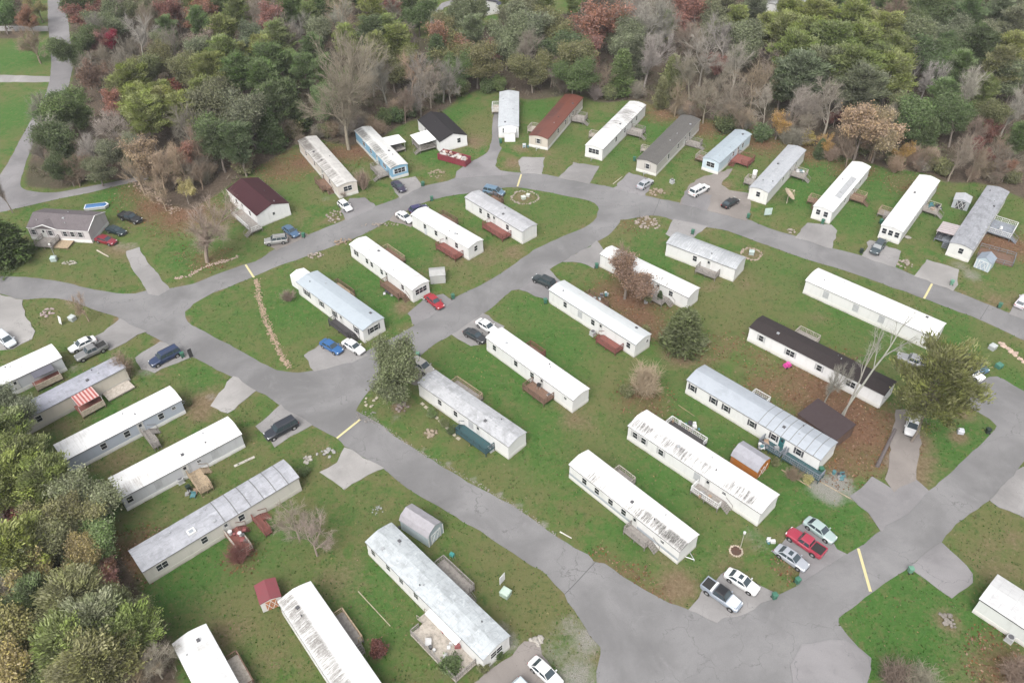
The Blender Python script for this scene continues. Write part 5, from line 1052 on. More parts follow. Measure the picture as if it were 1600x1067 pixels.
# stone rings and rock piles
def stones(px, n, rx, lab, c=(.42, .36, .31), ring=False, sz=(.18, .38), name='rock_pile', cat='rock pile', ry=None):
    p = P(*px); rg = random.Random(int(px[0] * 7 + px[1])); m = MB(); ry = ry or rx
    for i in range(n):
        a = 6.283 * (i + rg.random() * .5) / n if ring else rg.random() * 6.283; k = rg.uniform(.9, 1.08) if ring else math.sqrt(rg.random())
        m.rock((math.cos(a) * rx * k, math.sin(a) * ry * k, .06 if ring else .1 + .25 * (1 - k)), rg.uniform(*sz), rg)
    o = m.build(name, M['stone'], None, tuple(q * .78 for q in c)); o.location = (p.x, p.y, -.03); tag(o, lab, cat, 'rock piles and stone rings'); return o
stones((820, 309), 34, 3.0, 'stone ring with two green boxes beside the blue minivan', ring=True, name='stone_ring', cat='stone ring', ry=2.6)
stones((1012, 349), 46, 2.6, 'wide heap of pale rocks at the lane junction tip', name='rock_pile')
stones((1174, 397), 26, 2.0, 'stone ring beside the speckled arched roof home', ring=True, name='stone_ring', cat='stone ring', c=(.45, .36, .29))
stones((1027, 301), 26, 1.7, 'rock pile beside the silver sedan at the verge', c=(.4, .32, .25))
stones((1415, 414), 24, 1.7, 'rock pile on the verge between two concrete pads')
stones((1236, 362), 10, .9, 'two or three pale rocks near the grey-patched home pad')
stones((522, 339), 26, 1.7, 'rock pile on the grass left of the white hatchback'.replace('left of', 'beside'), ry=3.0)
stones((494, 400), 20, 1.8, 'rock pile by the lane behind the white home', ry=.9)
stones((535, 378), 22, 2.4, 'scattered rocks along the lane near the grey metal board', ry=1.0, c=(.38, .29, .21))
stones((594, 352), 30, 4.2, 'line of pale stones near the spotless white home', ry=.7, sz=(.12, .26))
stones((682, 272), 24, 1.9, 'low rock pile on the lawn near the red dumpster', c=(.38, .31, .23))
stones((675, 677), 18, 1.1, 'small rock pile on the lawn by the stepping stones', c=(.4, .33, .25))
stones((579, 626), 8, 1.5, 'few pale rocks at the leaning green tree', c=(.5, .46, .35))
stones((628, 637), 16, 1.0, 'rocks round the base of the leaning green tree', c=(.33, .27, .24))
stones((575, 652), 40, 2.4, 'rubble patch by the storm drain at the road corner', c=(.3, .28, .26), sz=(.08, .2), ry=1.6)
stones((75, 489), 22, 1.3, 'heap of rocks on the corner lawn', c=(.45, .36, .34))
stones((109, 411), 16, 1.6, 'scattered pale stones on the lawn beside the grey-green utility box', ry=.6, c=(.5, .47, .4))
stones((1480, 970), 18, 1.1, 'small rock and metal heap on the large green lawn', c=(.3, .27, .24))
stones((510, 708), 12, 1.6, 'pale rocks beside the concrete pad by the road', ry=.9, c=(.45, .44, .42))
stones((481, 718), 9, .7, 'small rock cluster on the grass near the skylight home', c=(.5, .47, .42))
stones((1416, 372), 8, .8, 'few rocks beside the bright white home deck', c=(.4, .38, .35))
stones((838, 1000), 7, .7, 'pale boulders at the gravel drive corner', c=(.5, .47, .42), sz=(.3, .5))
stones((592, 797), 14, 1.0, 'little cluster of stones near the barn shed', c=(.4, .42, .4), sz=(.1, .2))
# stone lined ditch, stone edging lines (uncountable rubble)
def stonepath(name, pts, n, w, c, sz=(.12, .34)):
    q = [P(*t) for t in pts]; seg = [(q[i], q[i + 1], (q[i + 1] - q[i]).length) for i in range(len(q) - 1)]; tot = sum(s[2] for s in seg); rg = random.Random(len(pts) * 31 + n); m = MB()
    for i in range(n):
        t = rg.random() * tot
        for a, b, l in seg:
            if t <= l: break
            t -= l
        d = (b - a).normalized(); c0 = a + d * t + Vector((-d.y, d.x, 0)) * rg.gauss(0, w * .4)
        m.rock((c0.x, c0.y, .03), rg.uniform(*sz), rg, .55)
    o = m.build(name, M['stone'], None, c); tag(o, kind='stuff'); return o
stonepath('rubble', [(400, 436), (404, 460), (413, 495), (425, 525), (438, 552), (452, 575)], 640, .75, (.37, .27, .2), (.07, .2))
stonepath('rubble', [(274, 435), (296, 431), (318, 418), (340, 411), (362, 406), (374, 400)], 170, .6, (.42, .32, .27), (.08, .24))
stonepath('rubble', [(560, 648), (600, 668), (650, 702), (700, 730), (760, 765), (820, 800), (868, 836)], 300, .5, (.27, .25, .23), (.05, .12))
stonepath('rubble', [(1560, 534), (1572, 543), (1588, 556), (1604, 568)], 20, .3, (.5, .38, .31), (.35, .55))
stonepath('rubble', [(205, 285), (235, 300), (258, 318), (275, 332)], 140, 1.6, (.33, .25, .2), (.1, .3))
# stepping stones beside the teal deck home
for i in range(11):
    t = i / 10; p = P(660 + 56 * t, 631 + 54 * t)
    o = MB().box(-.34, .34, -.26, .26, -.03, .05).build('stepping_stone', M['stone'], None, (.42, .38, .3)); o.location = p; o.rotation_euler = (0, 0, rngr.uniform(-.2, .2) - .75)
    tag(o, 'flat tan stepping stone in the row leading to the teal deck', 'stepping stone', 'stepping stones to the teal deck')
for i in range(6):
    t = i / 5; p = P(369 + 26 * t, 727 - 12 * t)
    o = MB().box(-.3, .3, -.22, .22, -.03, .06).build('stepping_stone', M['stone'], None, (.5, .47, .42)); o.location = p; o.rotation_euler = (0, 0, .6)
    tag(o, 'pale block in the row beside the tan stairs home', 'stepping stone', 'pale blocks beside the tan stairs')
# red roll-off dumpster with bags and debris
a, b = P(684, 250), P(727.5, 262); ang = math.atan2(b.y - a.y, b.x - a.x); c_, s_ = math.cos(ang), math.sin(ang)
cx, cy = (a.x + b.x) / 2 - s_ * 1.25, (a.y + b.y) / 2 + c_ * 1.25
r = empty('dumpster', (cx, cy, 0), ang, 'dark red roll-off dumpster heaped with white bags and rubbish', 'dumpster'); l = (b - a).length / 2
m = MB().box(-l, l, -1.25, -1.17, .15, 1.6).box(-l, l, 1.17, 1.25, .15, 1.6).box(-l, -l + .08, -1.169, 1.169, .15, 1.6).box(l - .08, l, -1.169, 1.169, .15, 1.6).box(-l + .081, l - .081, -1.169, 1.169, .15, .3)
for i in range(8):
    x = -l + .3 + i * (2 * l - .6) / 7
    for s in (-1, 1): m.box(x - .06, x + .06, *sorted((s * 1.25, s * 1.36)), .15, 1.5)
for s in (-1, 1): m.box(-l - .05, l + .05, *sorted((s * 1.2, s * 1.37)), 1.601, 1.7)
m.build('container', M['tint'], r, (.21, .035, .05))
m, m2 = MB(), MB(); rg = random.Random(4)
for i in range(46): (m if rg.random() < .72 else m2).rock((rg.uniform(-l + .5, l - .5), rg.uniform(-.8, .8), rg.uniform(1.0, 1.75)), rg.uniform(.25, .6), rg, .7)
tag(m.build('rubbish', M['tint'], r, (.44, .41, .39)), kind='stuff'); tag(m2.build('rubbish', M['tint'], r, (.30, .16, .13)), kind='stuff')
# satellite dish
p = P(1229, 318); r = empty('satellite_dish', (p.x, p.y, 0), R(200), 'large tan mesh satellite dish beside the white home', 'satellite dish')
m = MB(); rings, segs, Rd = 6, 24, 1.55; ax = Vector((-.55, .35, .75)).normalized(); u = ax.orthogonal().normalized(); v = ax.cross(u); c0 = Vector((0, 0, 2.2))
for i in range(rings + 1):
    rr = Rd * i / rings
    for j in range(segs): t = 6.28318 * j / segs; q = c0 + (u * math.cos(t) + v * math.sin(t)) * rr + ax * (rr * rr * .14); m.v.append(tuple(q))
for i in range(rings):
    for j in range(segs): k = (j + 1) % segs; m.f.append((i * segs + j, i * segs + k, (i + 1) * segs + k, (i + 1) * segs + j))
m.build('reflector', M['tint'], r, (.46, .37, .27)); MB().tube((0, 0, -.1), (0, 0, 2.2), .09).build('mast', M['tint'], r, (.5, .42, .34)); f = c0 + ax * 1.5
mm = MB()
for j in range(3): t = 2.094 * j; mm.tube(c0 + (u * math.cos(t) + v * math.sin(t)) * Rd * .85 + ax * .4, f, .03)
mm.tube(f - ax * .2, f + ax * .1, .13, .13, 8).build('feed_arm', M['tint'], r, (.6, .5, .4))
# white tank, pink toys, air conditioners, grills, blue pool
p = P(1177, 283); r = empty('white_tank', (p.x, p.y, .85), 0, 'white upright tank on the stair landing of the satellite dish home', 'tank'); MB().tube((0, 0, 0), (0, 0, 1.8), .5, .5, 16).tube((0, 0, 1.8), (0, 0, 2.0), .5, .2, 16).build('tank_body', M['tint'], r, (.78, .78, .78)); MB().tube((0, 0, 2.0), (0, 0, 2.1), .1).build('cap', M['trim'], r)
def aircon(px, lab):
    p = P(*px); r = empty('air_conditioner', (p.x, p.y, 0), .7, lab, 'air conditioner', 'air conditioners beside homes')
    MB().box(-.42, .42, -.42, .42, .05, .85).build('case', M['tint'], r, (.42, .43, .43)); MB().tube((0, 0, .851), (0, 0, .88), .34, .34, 16).build('fan_grille', M['trim'], r); MB().box(-.5, .5, -.5, .5, 0, .05).build('base', M['tint'], r, (.4, .4, .38))
for q, t in (((767, 703), 'air conditioner beside the dark teal deck'), ((858, 622), 'air conditioner beside the brown front deck'), ((1050, 286), 'air conditioner beside the charcoal-roofed home'), ((926, 523), 'air conditioner beside the red deck of the white home'), ((1576, 1000), 'air conditioner at the home by the bright green lawn'), ((283, 753), 'air conditioner beside the tan stairs')):
    aircon(q, t)
def grill(px, lab, z=0.0, c=(.03, .03, .03)):
    p = P(*px, z); r = empty('grill', (p.x, p.y, z), rngr.uniform(0, 3), lab, 'grill')
    MB().box(-.3, .3, -.25, .25, .7, .95).build('firebox', M['tint'], r, c); MB().extx([(-.25, .951), (.25, .951), (.2, 1.15), (-.2, 1.15)], -.3, .3).build('lid', M['tint'], r, c)
    m = MB()
    for x in (-.25, .25):
        for y in (-.2, .2): m.tube((x, y, 0), (x, y, .7), .025)
    m.build('stand', M['metal'], r)
grill((224, 668), 'dark covered grill on the small grey deck', .85, (.05, .06, .06)); grill((842, 607), 'black grill on the brown front deck', .85); grill((1228, 690), 'white covered grill on the dark teal front porch', .85, (.7, .7, .7)); grill((1562, 372 - 10), 'white cooler grill on the large grey deck', .85, (.7, .7, .7)); grill((707, 872), 'teal covered grill on the deck facing the road', .85, (.04, .22, .2)); grill((694, 990), 'red mower-like grill by the icy grey roof home', .45, (.35, .02, .03))
p = P(1230, 573); r = empty('ride_on_toy', (p.x, p.y, 0), .4, 'bright pink ride-on toy car on the grass by the black-roofed home', 'toy car')
MB().frustum([(-.7, -.45), (.7, -.45), (.7, .45), (-.7, .45)], [(-.55, -.38), (.5, -.38), (.5, .38), (-.55, .38)], .2, .65).build('body', M['tint'], r, (.5, .05, .24)); MB().box(-.15, .3, -.3, .3, .651, .95).build('seat', M['tint'], r, (.7, .1, .38))
for x in (-.45, .45):
    for y in (-.5, .42): MB().tube((x, y, .2), (x, y + .08, .2), .2, .2, 12).build('wheel', M['tyre'], r)
p = P(151, 326); r = empty('paddling_pool', (p.x, p.y, 0), .2, 'blue covered boat-like pool behind the grey shingled house', 'pool'); MB().frustum([(-2.2, -.8), (2.0, -.8), (2.6, 0), (2.0, .8), (-2.2, .8)], [(-2.3, -.95), (2.1, -.95), (2.8, 0), (2.1, .95), (-2.3, .95)], .15, .8).build('shell', M['tint'], r, (.62, .64, .66)); MB().frustum([(-2.1, -.75), (1.9, -.75), (2.4, 0), (1.9, .75), (-2.1, .75)], [(-1.9, -.4), (1.2, -.4), (1.8, 0), (1.2, .4), (-1.9, .4)], .801, 1.05).build('cover', M['tint'], r, (.04, .13, .30))
# logs and timber lying on the grass
def log(a, b, lab, r0=.12, c=(.36, .28, .19), cat='log', name='log'):
    p, q = P(*a), P(*b); o = MB().tube(p + Vector((0, 0, r0 * .8)), q + Vector((0, 0, r0 * .8)), r0, r0 * .8, 7).build(name, M['wood'], None, c); tag(o, lab, cat, 'timbers lying on the grass')
log((152, 392), (170, 402), 'pale log on the lawn by the dark red sedan', .16, (.5, .44, .36)); log((560, 924), (610, 978), 'long weathered timber on the grass between two lower homes', .08, (.4, .36, .26)); log((1221, 734), (1267, 762), 'timber garden edging below the teal walkway', .1, (.38, .3, .2)); log((1282, 753), (1330, 780), 'timber edging beside the gravel patch', .1, (.36, .3, .22)); log((1370, 730), (1398, 672), 'long dark timber ramp beside the dirt drive', .3, (.14, .12, .12)); log((875, 831), (893, 841), 'short white post lying at the road edge', .1, (.6, .58, .54)); log((958, 288), (972, 277), 'pale timber at the drive edge of the charcoal-roofed home', .1, (.5, .47, .36)); log((180, 934), (210, 946), 'pale fallen branch among the pines', .1, (.5, .44, .38))
log((1140, 640), (1118, 662 - 30), 'thin brown board on the grass near the seamed roof home', .06, (.3, .2, .13)); log((1060, 633), (1085, 650), 'narrow board on the grass by the long rear deck', .06, (.3, .22, .14))
# clutter scattered on decks and yards: small household items
CL = [((1268, 402), 0), ]
def clutter(px, n, rad, lab, cols, z=0.0, sz=(.15, .4)):
    p = P(*px, z); rg = random.Random(int(px[0] + px[1] * 3)); r = empty('yard_clutter', (p.x, p.y, z), 0, lab, 'clutter', 'household clutter on decks')
    for i in range(n):
        x, y, s = rg.uniform(-rad, rad), rg.uniform(-rad * .6, rad * .6), rg.uniform(*sz); m = MB()
        k = rg.randrange(3)
        if k == 0: m.frustum([(x - s, y - s * .7), (x + s, y - s * .7), (x + s, y + s * .7), (x - s, y + s * .7)], [(x - s * .9, y - s * .6), (x + s * .9, y - s * .6), (x + s * .9, y + s * .6), (x - s * .9, y + s * .6)], 0, s * 1.4); nm = 'storage_box'
        elif k == 1: m.tube((x, y, 0), (x, y, s * 1.8), s * .7, s * .85, 10); nm = 'bucket'
        else: m.box(x - s, x + s, y - s, y + s, s * .9, s * 1.05).box(x - s, x - s * .8, y - s, y - s * .8, 0, s * .9).box(x + s * .8, x + s, y - s, y - s * .8, 0, s * .9).box(x - s, x - s * .8, y + s * .8, y + s, 0, s * .9).box(x + s * .8, x + s, y + s * .8, y + s, 0, s * .9).box(x - s, x + s, y + s * .9, y + s, s * 1.05, s * 2.2); nm = 'chair'
        m.build(nm, M['tint'], r, rg.choice(cols))
GC = [(.3, .3, .3), (.6, .6, .6), (.06, .06, .07), (.08, .2, .22), (.35, .25, .18)]
for px, n, rad, lab, z in [((374, 838), 10, 1.8, 'red and grey clutter on the skylight home deck', .85), ((1075, 668), 10, 2.2, 'clutter on the long white-railed rear deck', .85), ((1200, 697), 9, 1.4, 'clutter on the dark teal front porch', .85), ((935, 465), 8, 1.8, 'clutter on the rear deck by the dark pickup home', .85), ((1459, 325), 7, 1.3, 'clutter on the deck facing the low grey shed', .85), ((1250, 268), 6, 1.2, 'clutter on the wooded-end deck of the satellite dish home', .85), ((690, 1015), 8, 2.0, 'clutter on the large weathered yard deck', .45), ((1100, 775), 4, 1.0, 'teal chair and box on the white railed deck', .85), ((640, 822), 9, 1.6, 'pots and tools between the barn shed and icy roof home', 0), ((1020, 470), 8, 1.6, 'pots beside the low deck with shrubs', 0), ((1305, 745), 6, 1.3, 'clutter at the gravel end of the seamed roof home', 0), ((612, 243), 5, 1.0, 'junk under the white carport roof', .85), ((1478, 366), 7, 1.2, 'clutter on the blue-grey awning porch', .85), ((298, 772), 5, .8, 'dark toys on the grass by the tan stairs', 0), ((820, 230), 4, .8, 'barbecue items in front of the white porch block', 0), ((606, 460), 5, 1.2, 'white garden ornaments by the long brown stairs', 0), ((520, 275), 6, 1.8, 'junk pile behind the rust-streaked home', 0), ((1200, 849), 4, .8, 'bits on the gravel beside the silver sedan', 0), ((550, 520), 5, 1.0, 'clutter at the stairs of the black deck', .2), ((1330, 290), 4, .8, 'plant pots near the brown deck', 0)]:
    clutter(px, n, rad, lab, [(.45, .03, .06), (.3, .1, .1), (.6, .6, .6), (.12, .12, .12)] if 'red' in lab else GC, z)
# ================================================================== TREES
def rot_about(d, ang, az):
    d = d / np.linalg.norm(d); a = np.cross(d, (0.13, 0.27, 0.95)); a /= np.linalg.norm(a) + 1e-9; b = np.cross(d, a)
    s = math.sin(ang); return d * math.cos(ang) + (a * math.cos(az) + b * math.sin(az)) * s
def skeleton(rng, depth, L0, r0, spread=.65, up=.18, ratio=.72, fork=2, first=.35, side=1):
    segs, tips = [], []
    def grow(p, d, L, r, k):
        n = 3 if k else 5
        q = p
        for i in range(n):
            d = d + rng.normal(0, .09 if k else .04, 3) + np.array((0, 0, up * (.35 if k else .2))); d /= np.linalg.norm(d)
            e = q + d * L / n; ra = r * (1 - .35 * i / n); rb = r * (1 - .35 * (i + 1) / n); segs.append((q, e, ra, rb, k)); q = e
            if k < depth and i < n - 1 and (k > 0 or i >= n * first):
                for _ in range(side): grow(q, rot_about(d, spread * rng.uniform(.8, 1.35), rng.uniform(0, 6.28)), L * ratio * rng.uniform(.6, .95), rb * .55, k + 1)
        if k < depth:
            for _ in range(fork): grow(q, rot_about(d, spread * rng.uniform(.4, .9), rng.uniform(0, 6.28)), L * ratio * rng.uniform(.75, 1.1), r * .62, k + 1)
        else: tips.append((q, d))
    grow(np.zeros(3), np.array((rng.normal(0, .05), rng.normal(0, .05), 1.0)), L0, r0, 0)
    return segs, tips
def fit_box(segs, tips, H, Rad):
    pts = np.array([s[1] for s in segs]); z = pts[:, 2].max(); r = np.percentile(np.hypot(pts[:, 0], pts[:, 1]), 96)
    k = np.array((Rad / r, Rad / r, H / z))
    return [(a * k, b * k, ra, rb, q) for a, b, ra, rb, q in segs], [(p * k, d) for p, d in tips]
def tubes(segs, k):
    if not segs: return np.zeros((0, 3)), np.zeros((0, 4), int)
    A = np.array([s[0] for s in segs]); B = np.array([s[1] for s in segs]); ra = np.array([s[2] for s in segs]); rb = np.array([s[3] for s in segs])
    D = B - A; D /= np.linalg.norm(D, axis=1, keepdims=True) + 1e-9
    U = np.cross(D, np.array((.31, .17, .93))); U /= np.linalg.norm(U, axis=1, keepdims=True) + 1e-9; V = np.cross(D, U)
    n = len(segs); vs = []
    for P_, r_ in ((A, ra), (B, rb)):
        for i in range(k):
            t = 2 * math.pi * i / k; vs.append(P_ + (U * math.cos(t) + V * math.sin(t)) * r_[:, None])
    v = np.stack(vs, 1).reshape(-1, 3); base = np.arange(n)[:, None] * 2 * k; f = []
    for i in range(k):
        j = (i + 1) % k; f.append(np.concatenate([base + i, base + j, base + k + j, base + k + i], 1))
    return v, np.stack(f, 1).reshape(-1, 4)
def quads(C, Ux, Vx):
    """leaf quads: centres with half vectors"""
    v = np.stack([C - Ux - Vx, C + Ux - Vx, C + Ux + Vx, C - Ux + Vx], 1).reshape(-1, 3)
    return v, np.arange(len(C) * 4).reshape(-1, 4)
def npmesh(name, v, f, mat, tone=None):
    me = bpy.data.meshes.new(name); me.vertices.add(len(v)); me.vertices.foreach_set('co', np.asarray(v, np.float32).ravel())
    me.loops.add(f.size); me.loops.foreach_set('vertex_index', f.astype(np.int32).ravel()); k = f.shape[1]
    me.polygons.add(len(f)); me.polygons.foreach_set('loop_start', np.arange(0, f.size, k, dtype=np.int32)); me.update(calc_edges=True)
    me.materials.append(mat)
    if tone is not None:
        a = me.color_attributes.new('tone', 'FLOAT_COLOR', 'POINT'); t = np.zeros((len(v), 4), np.float32); t[:, :2] = tone; t[:, 3] = 1; a.data.foreach_set('color', t.ravel())
    return me
def unit(rng, n):
    v = rng.normal(size=(n, 3)); return v / np.linalg.norm(v, axis=1, keepdims=True)
def leaves(rng, C, size, n, spread, flat=.8, outward=None, aspect=1.0, tonevar=.5):
    """n leaf clumps round each centre"""
    k = len(C); cc = np.repeat(C, n, 0) + rng.normal(size=(k * n, 3)) * np.array((spread, spread, spread * flat))
    u = unit(rng, k * n)
    if outward is not None: u = u * .55 + np.repeat(outward, n, 0); u /= np.linalg.norm(u, axis=1, keepdims=True)
    w_ = np.cross(u, unit(rng, k * n)); w_ /= np.linalg.norm(w_, axis=1, keepdims=True) + 1e-9
    s = size * rng.uniform(.6, 1.4, (k * n, 1))
    v, f = quads(cc, u * s * aspect * .5, w_ * s * .5 / aspect)
    t = np.clip(np.repeat(rng.beta(2, 2, k), n) * (1 - .18) + .18 * rng.random(k * n), 0, 1); h = np.clip(np.repeat(rng.random(k), n) * .7 + .3 * rng.random(k * n), 0, 1)
    return v, f, np.repeat(np.stack([t, h], 1), 4, 0)
def twigs(rng, tips, n, L, wd, spread=.5):
    Pp = np.repeat(np.array([t[0] for t in tips]), n, 0); Dd = np.repeat(np.array([t[1] for t in tips]), n, 0) + rng.normal(0, spread, (len(tips) * n, 3)); Dd /= np.linalg.norm(Dd, axis=1, keepdims=True)
    ln = L * rng.uniform(.5, 1.3, (len(Pp), 1)); sd = np.cross(Dd, unit(rng, len(Pp))); sd /= np.linalg.norm(sd, axis=1, keepdims=True) + 1e-9
    E = Pp + Dd * ln; v = np.stack([Pp - sd * wd, Pp + sd * wd, E + sd * wd * .4, E - sd * wd * .4], 1).reshape(-1, 3)
    return v, np.arange(len(Pp) * 4).reshape(-1, 4)
def join(parts):
    v, f, o = [], [], 0
    for a, b in parts: v.append(a); f.append(b + o); o += len(a)
    return np.concatenate(v), np.concatenate(f)
MESH = {}
def tree_mesh(kind, var):
    """(trunk mesh, crown mesh, natural height): meshes shared by all trees of the kind and variant"""
    key = (kind, var)
    if key in MESH: return MESH[key]
    rng = np.random.default_rng(abs(hash(kind)) % 1 + sum(map(ord, kind)) * 101 + var * 7919)
    if kind == 'slim':
        segs, tips = skeleton(rng, 3, 9.0, .13, spread=.55, up=.3, ratio=.42, fork=2, first=.55, side=1); segs, tips = fit_box(segs, tips, 18, 2.1)
        trunk = npmesh('trunk', *tubes([s for s in segs if s[4] < 2], 6), M['bark']); fine = [s for s in segs if s[4] >= 2]
        crown = npmesh('crown', *join([tubes(fine, 3), twigs(rng, tips, 6, .9, .012, .5)]), M['twig']); MESH[key] = (trunk, crown, 18, None); return MESH[key]
    if kind in ('bare', 'bigbare', 'rust', 'broad', 'sparse', 'oakish'):
        dp = {'bigbare': 5, 'bare': 4, 'rust': 4, 'broad': 4, 'sparse': 4, 'oakish': 4}[kind]
        H, Rad = {'bare': (14, 4.6), 'bigbare': (25, 10.5), 'rust': (13, 4.4), 'broad': (13, 4.8), 'sparse': (13, 4.3), 'oakish': (12, 5)}[kind]
        segs, tips = skeleton(rng, dp, 4.0, .26, spread=.62, up=.2, ratio=.74, fork=2, first=.3, side=1) if kind != 'bigbare' else skeleton(rng, 5, 2.6, .34, spread=.5, up=.16, ratio=.8, fork=3, first=.3, side=1)
        segs, tips = fit_box(segs, tips, H, Rad)
        sc_ = 1.5 if kind == 'bigbare' else 1.0
        segs = [(a, b, max(ra * sc_, .016), max(rb * sc_, .013), q) for a, b, ra, rb, q in segs]
        tv, tf = tubes([s for s in segs if s[4] < 2], 6)
        trunk = npmesh('trunk', tv, tf, M['bark'])
        fine = [s for s in segs if s[4] >= 2]
        bv, bf = tubes(fine, 3)
        T = [(b, (b - a) / (np.linalg.norm(b - a) + 1e-9)) for a, b, ra, rb, q in fine if q >= 3]
        if kind in ('bare', 'bigbare'):
            n = 1 if kind == 'bigbare' else 5
            wv, wf = twigs(rng, T, n, 1.05 if kind == 'bare' else 1.2, .012, .6)
            v, f = join([(bv, bf), (wv, wf)]); crown = npmesh('crown', v, f, M['twig'])
            MESH[key] = (trunk, crown, H, None); return MESH[key]
        wv, wf = twigs(rng, T, 2, .8, .016, .6)
        bm_ = npmesh('branches', *join([(bv, bf), (wv, wf)]), M['bark'])
        C = np.array([t[0] for t in T]); O = C - np.array((0, 0, H * .45)); O /= np.linalg.norm(O, axis=1, keepdims=True) + 1e-9
        n, s, sp = {'rust': (15, .17, .45), 'broad': (40, .185, .62), 'sparse': (10, .17, .42), 'oakish': (20, .18, .5)}[kind]
        if len(C) > 900: C, O = C[::max(1, len(C) // 900)], O[::max(1, len(O) // 900)]
        lv, lf, lt = leaves(rng, C, s, n, sp, .8, O * .3, 1.25)
        crown = npmesh('crown', lv, lf, M['leaf'], lt); MESH[key] = (trunk, crown, H, bm_); return MESH[key]
    if kind in ('pine', 'widepine', 'bigpine'):
        H, Rad, low = {'pine': (14, 3.7, .34), 'widepine': (13, 4.9, .40), 'bigpine': (15, 7.4, .38)}[kind]
        segs = [(np.array((0, 0, i * H * .92 / 6)) + np.array((*rng.normal(0, .12, 2), 0)) * (i > 0), np.zeros(3), 0, 0, 0) for i in range(7)]
        segs = [(segs[i][0], segs[i + 1][0], .26 * (1 - i / 7.5), .26 * (1 - (i + 1) / 7.5), 0) for i in range(6)]
        nb = {'pine': 46, 'widepine': 52, 'bigpine': 58}[kind]; bs, C, O, S = [], [], [], []
        for i in range(nb):
            t = (i + rng.random()) / nb; z = H * (low + (.97 - low) * t); prof = math.sqrt(max(0.02, 1 - ((t - .22) / .84) ** 2)) if t > .22 else .55 + .45 * t / .22
            Lb = Rad * prof * rng.uniform(.55, 1.12); az = i * 2.4 + rng.normal(0, .5); tilt = rng.uniform(-.05, .35) + t * .35
            d = np.array((math.cos(az) * math.cos(tilt), math.sin(az) * math.cos(tilt), math.sin(tilt))); p0 = np.array((0, 0, z - .4)); p1 = p0 + d * Lb; bs.append((p0, p1, .07, .02, 1))
            m = max(2, int(Lb * 1.75))
            for j in range(m):
                u = .32 + .68 * (j + rng.random()) / m; c = p0 + d * Lb * u; sd = np.array((-math.sin(az), math.cos(az), 0)) * rng.normal(0, .30 * Lb * (1.15 - u))
                C.append(c + sd + np.array((0, 0, rng.normal(.1, .12)))); O.append(d + np.array((0, 0, .55)))
                bs.append((p0 + d * Lb * max(.1, u - .25), C[-1], .03, .012, 2))
        C, O = np.array(C), np.array(O)
        trunk = npmesh('trunk', *tubes(segs, 7), M['bark']); bm_ = npmesh('branches', *tubes(bs, 3), M['bark'])
        lv, lf, lt = leaves(rng, C, .21, 66 if kind != 'bigpine' else 46, .5, .42, O * .8, 1.8)
        crown = npmesh('crown', lv, lf, M['leaf'], lt); MESH[key] = (trunk, crown, H, bm_); return MESH[key]
    if kind == 'cedar':
        H, Rad = 10, 2.5; n = 330; t = rng.random(n) ** .8; az = rng.random(n) * 6.283; bump_ = 1 + .22 * np.sin(az * 3 + t * 9 + rng.random() * 6) + rng.normal(0, .12, n)
        r = Rad * (1 - t) ** .75 * bump_ * rng.uniform(.62, 1.0, n); C = np.stack([np.cos(az) * r, np.sin(az) * r, H * (.05 + .93 * t)], 1); O = np.stack([np.cos(az), np.sin(az), np.full(n, .6)], 1)
        trunk = npmesh('trunk', *tubes([(np.zeros(3), np.array((0, 0, H * .9)), .2, .04, 0)], 6), M['bark'])
        lv, lf, lt = leaves(rng, C, .22, 46, .38, .7, O * .7, 1.5)
        crown = npmesh('crown', lv, lf, M['leaf'], lt); MESH[key] = (trunk, crown, H, None); return MESH[key]
    if kind in ('bush', 'brush'):
        H, Rad = 3.0, 1.9; st = []
        for i in range(46):
            az = rng.random() * 6.28; ti = rng.uniform(.15, .95); L_ = rng.uniform(.6, 1.0)
            d = np.array((math.cos(az) * math.sin(ti) * Rad, math.sin(az) * math.sin(ti) * Rad, H * math.cos(ti) * .95 + .3)) * L_; st.append((np.array((math.cos(az) * .25, math.sin(az) * .25, 0)), d, .03, .012, 0))
        T = [(s[0] + (s[1] - s[0]) * u, (s[1] - s[0]) / np.linalg.norm(s[1] - s[0])) for s in st for u in (.4, .6, .8, 1.0)]
        if kind == 'brush':
            trunk = npmesh('stems', *tubes(st, 4), M['twig']); crown = npmesh('crown', *twigs(rng, T, 12, .8, .012, .75), M['twig'])
            MESH[key] = (trunk, crown, H, None); return MESH[key]
        trunk = npmesh('stems', *tubes(st, 4), M['bark']); C = np.array([t[0] for t in T]); O = np.array([t[1] for t in T])
        lv, lf, lt = leaves(rng, C, .16, 26, .26, .8, O * .5, 1.3); crown = npmesh('crown', lv, lf, M['leaf'], lt); MESH[key] = (trunk, crown, H, None); return MESH[key]
PAL = {
 'pine': (.148, .175, .068), 'ypine': (.185, .205, .074), 'olive': (.155, .16, .08), 'dark': (.092, .122, .058), 'green': (.112, .155, .064), 'ggreen': (.148, .165, .100),
 'grey': (.185, .168, .142), 'lgrey': (.25, .232, .2), 'tan': (.26, .20, .145), 'brown': (.18, .14, .105), 'pinkgrey': (.19, .163, .13),
 'rust': (.26, .14, .10), 'rred': (.24, .125, .105), 'crimson': (.28, .04, .07), 'dred': (.155, .07, .06), 'orange': (.34, .205, .08), 'yellow': (.31, .25, .09), 'tanleaf': (.29, .225, .145), 'ytan': (.31, .275, .13), 'brownleaf': (.21, .14, .105),
}
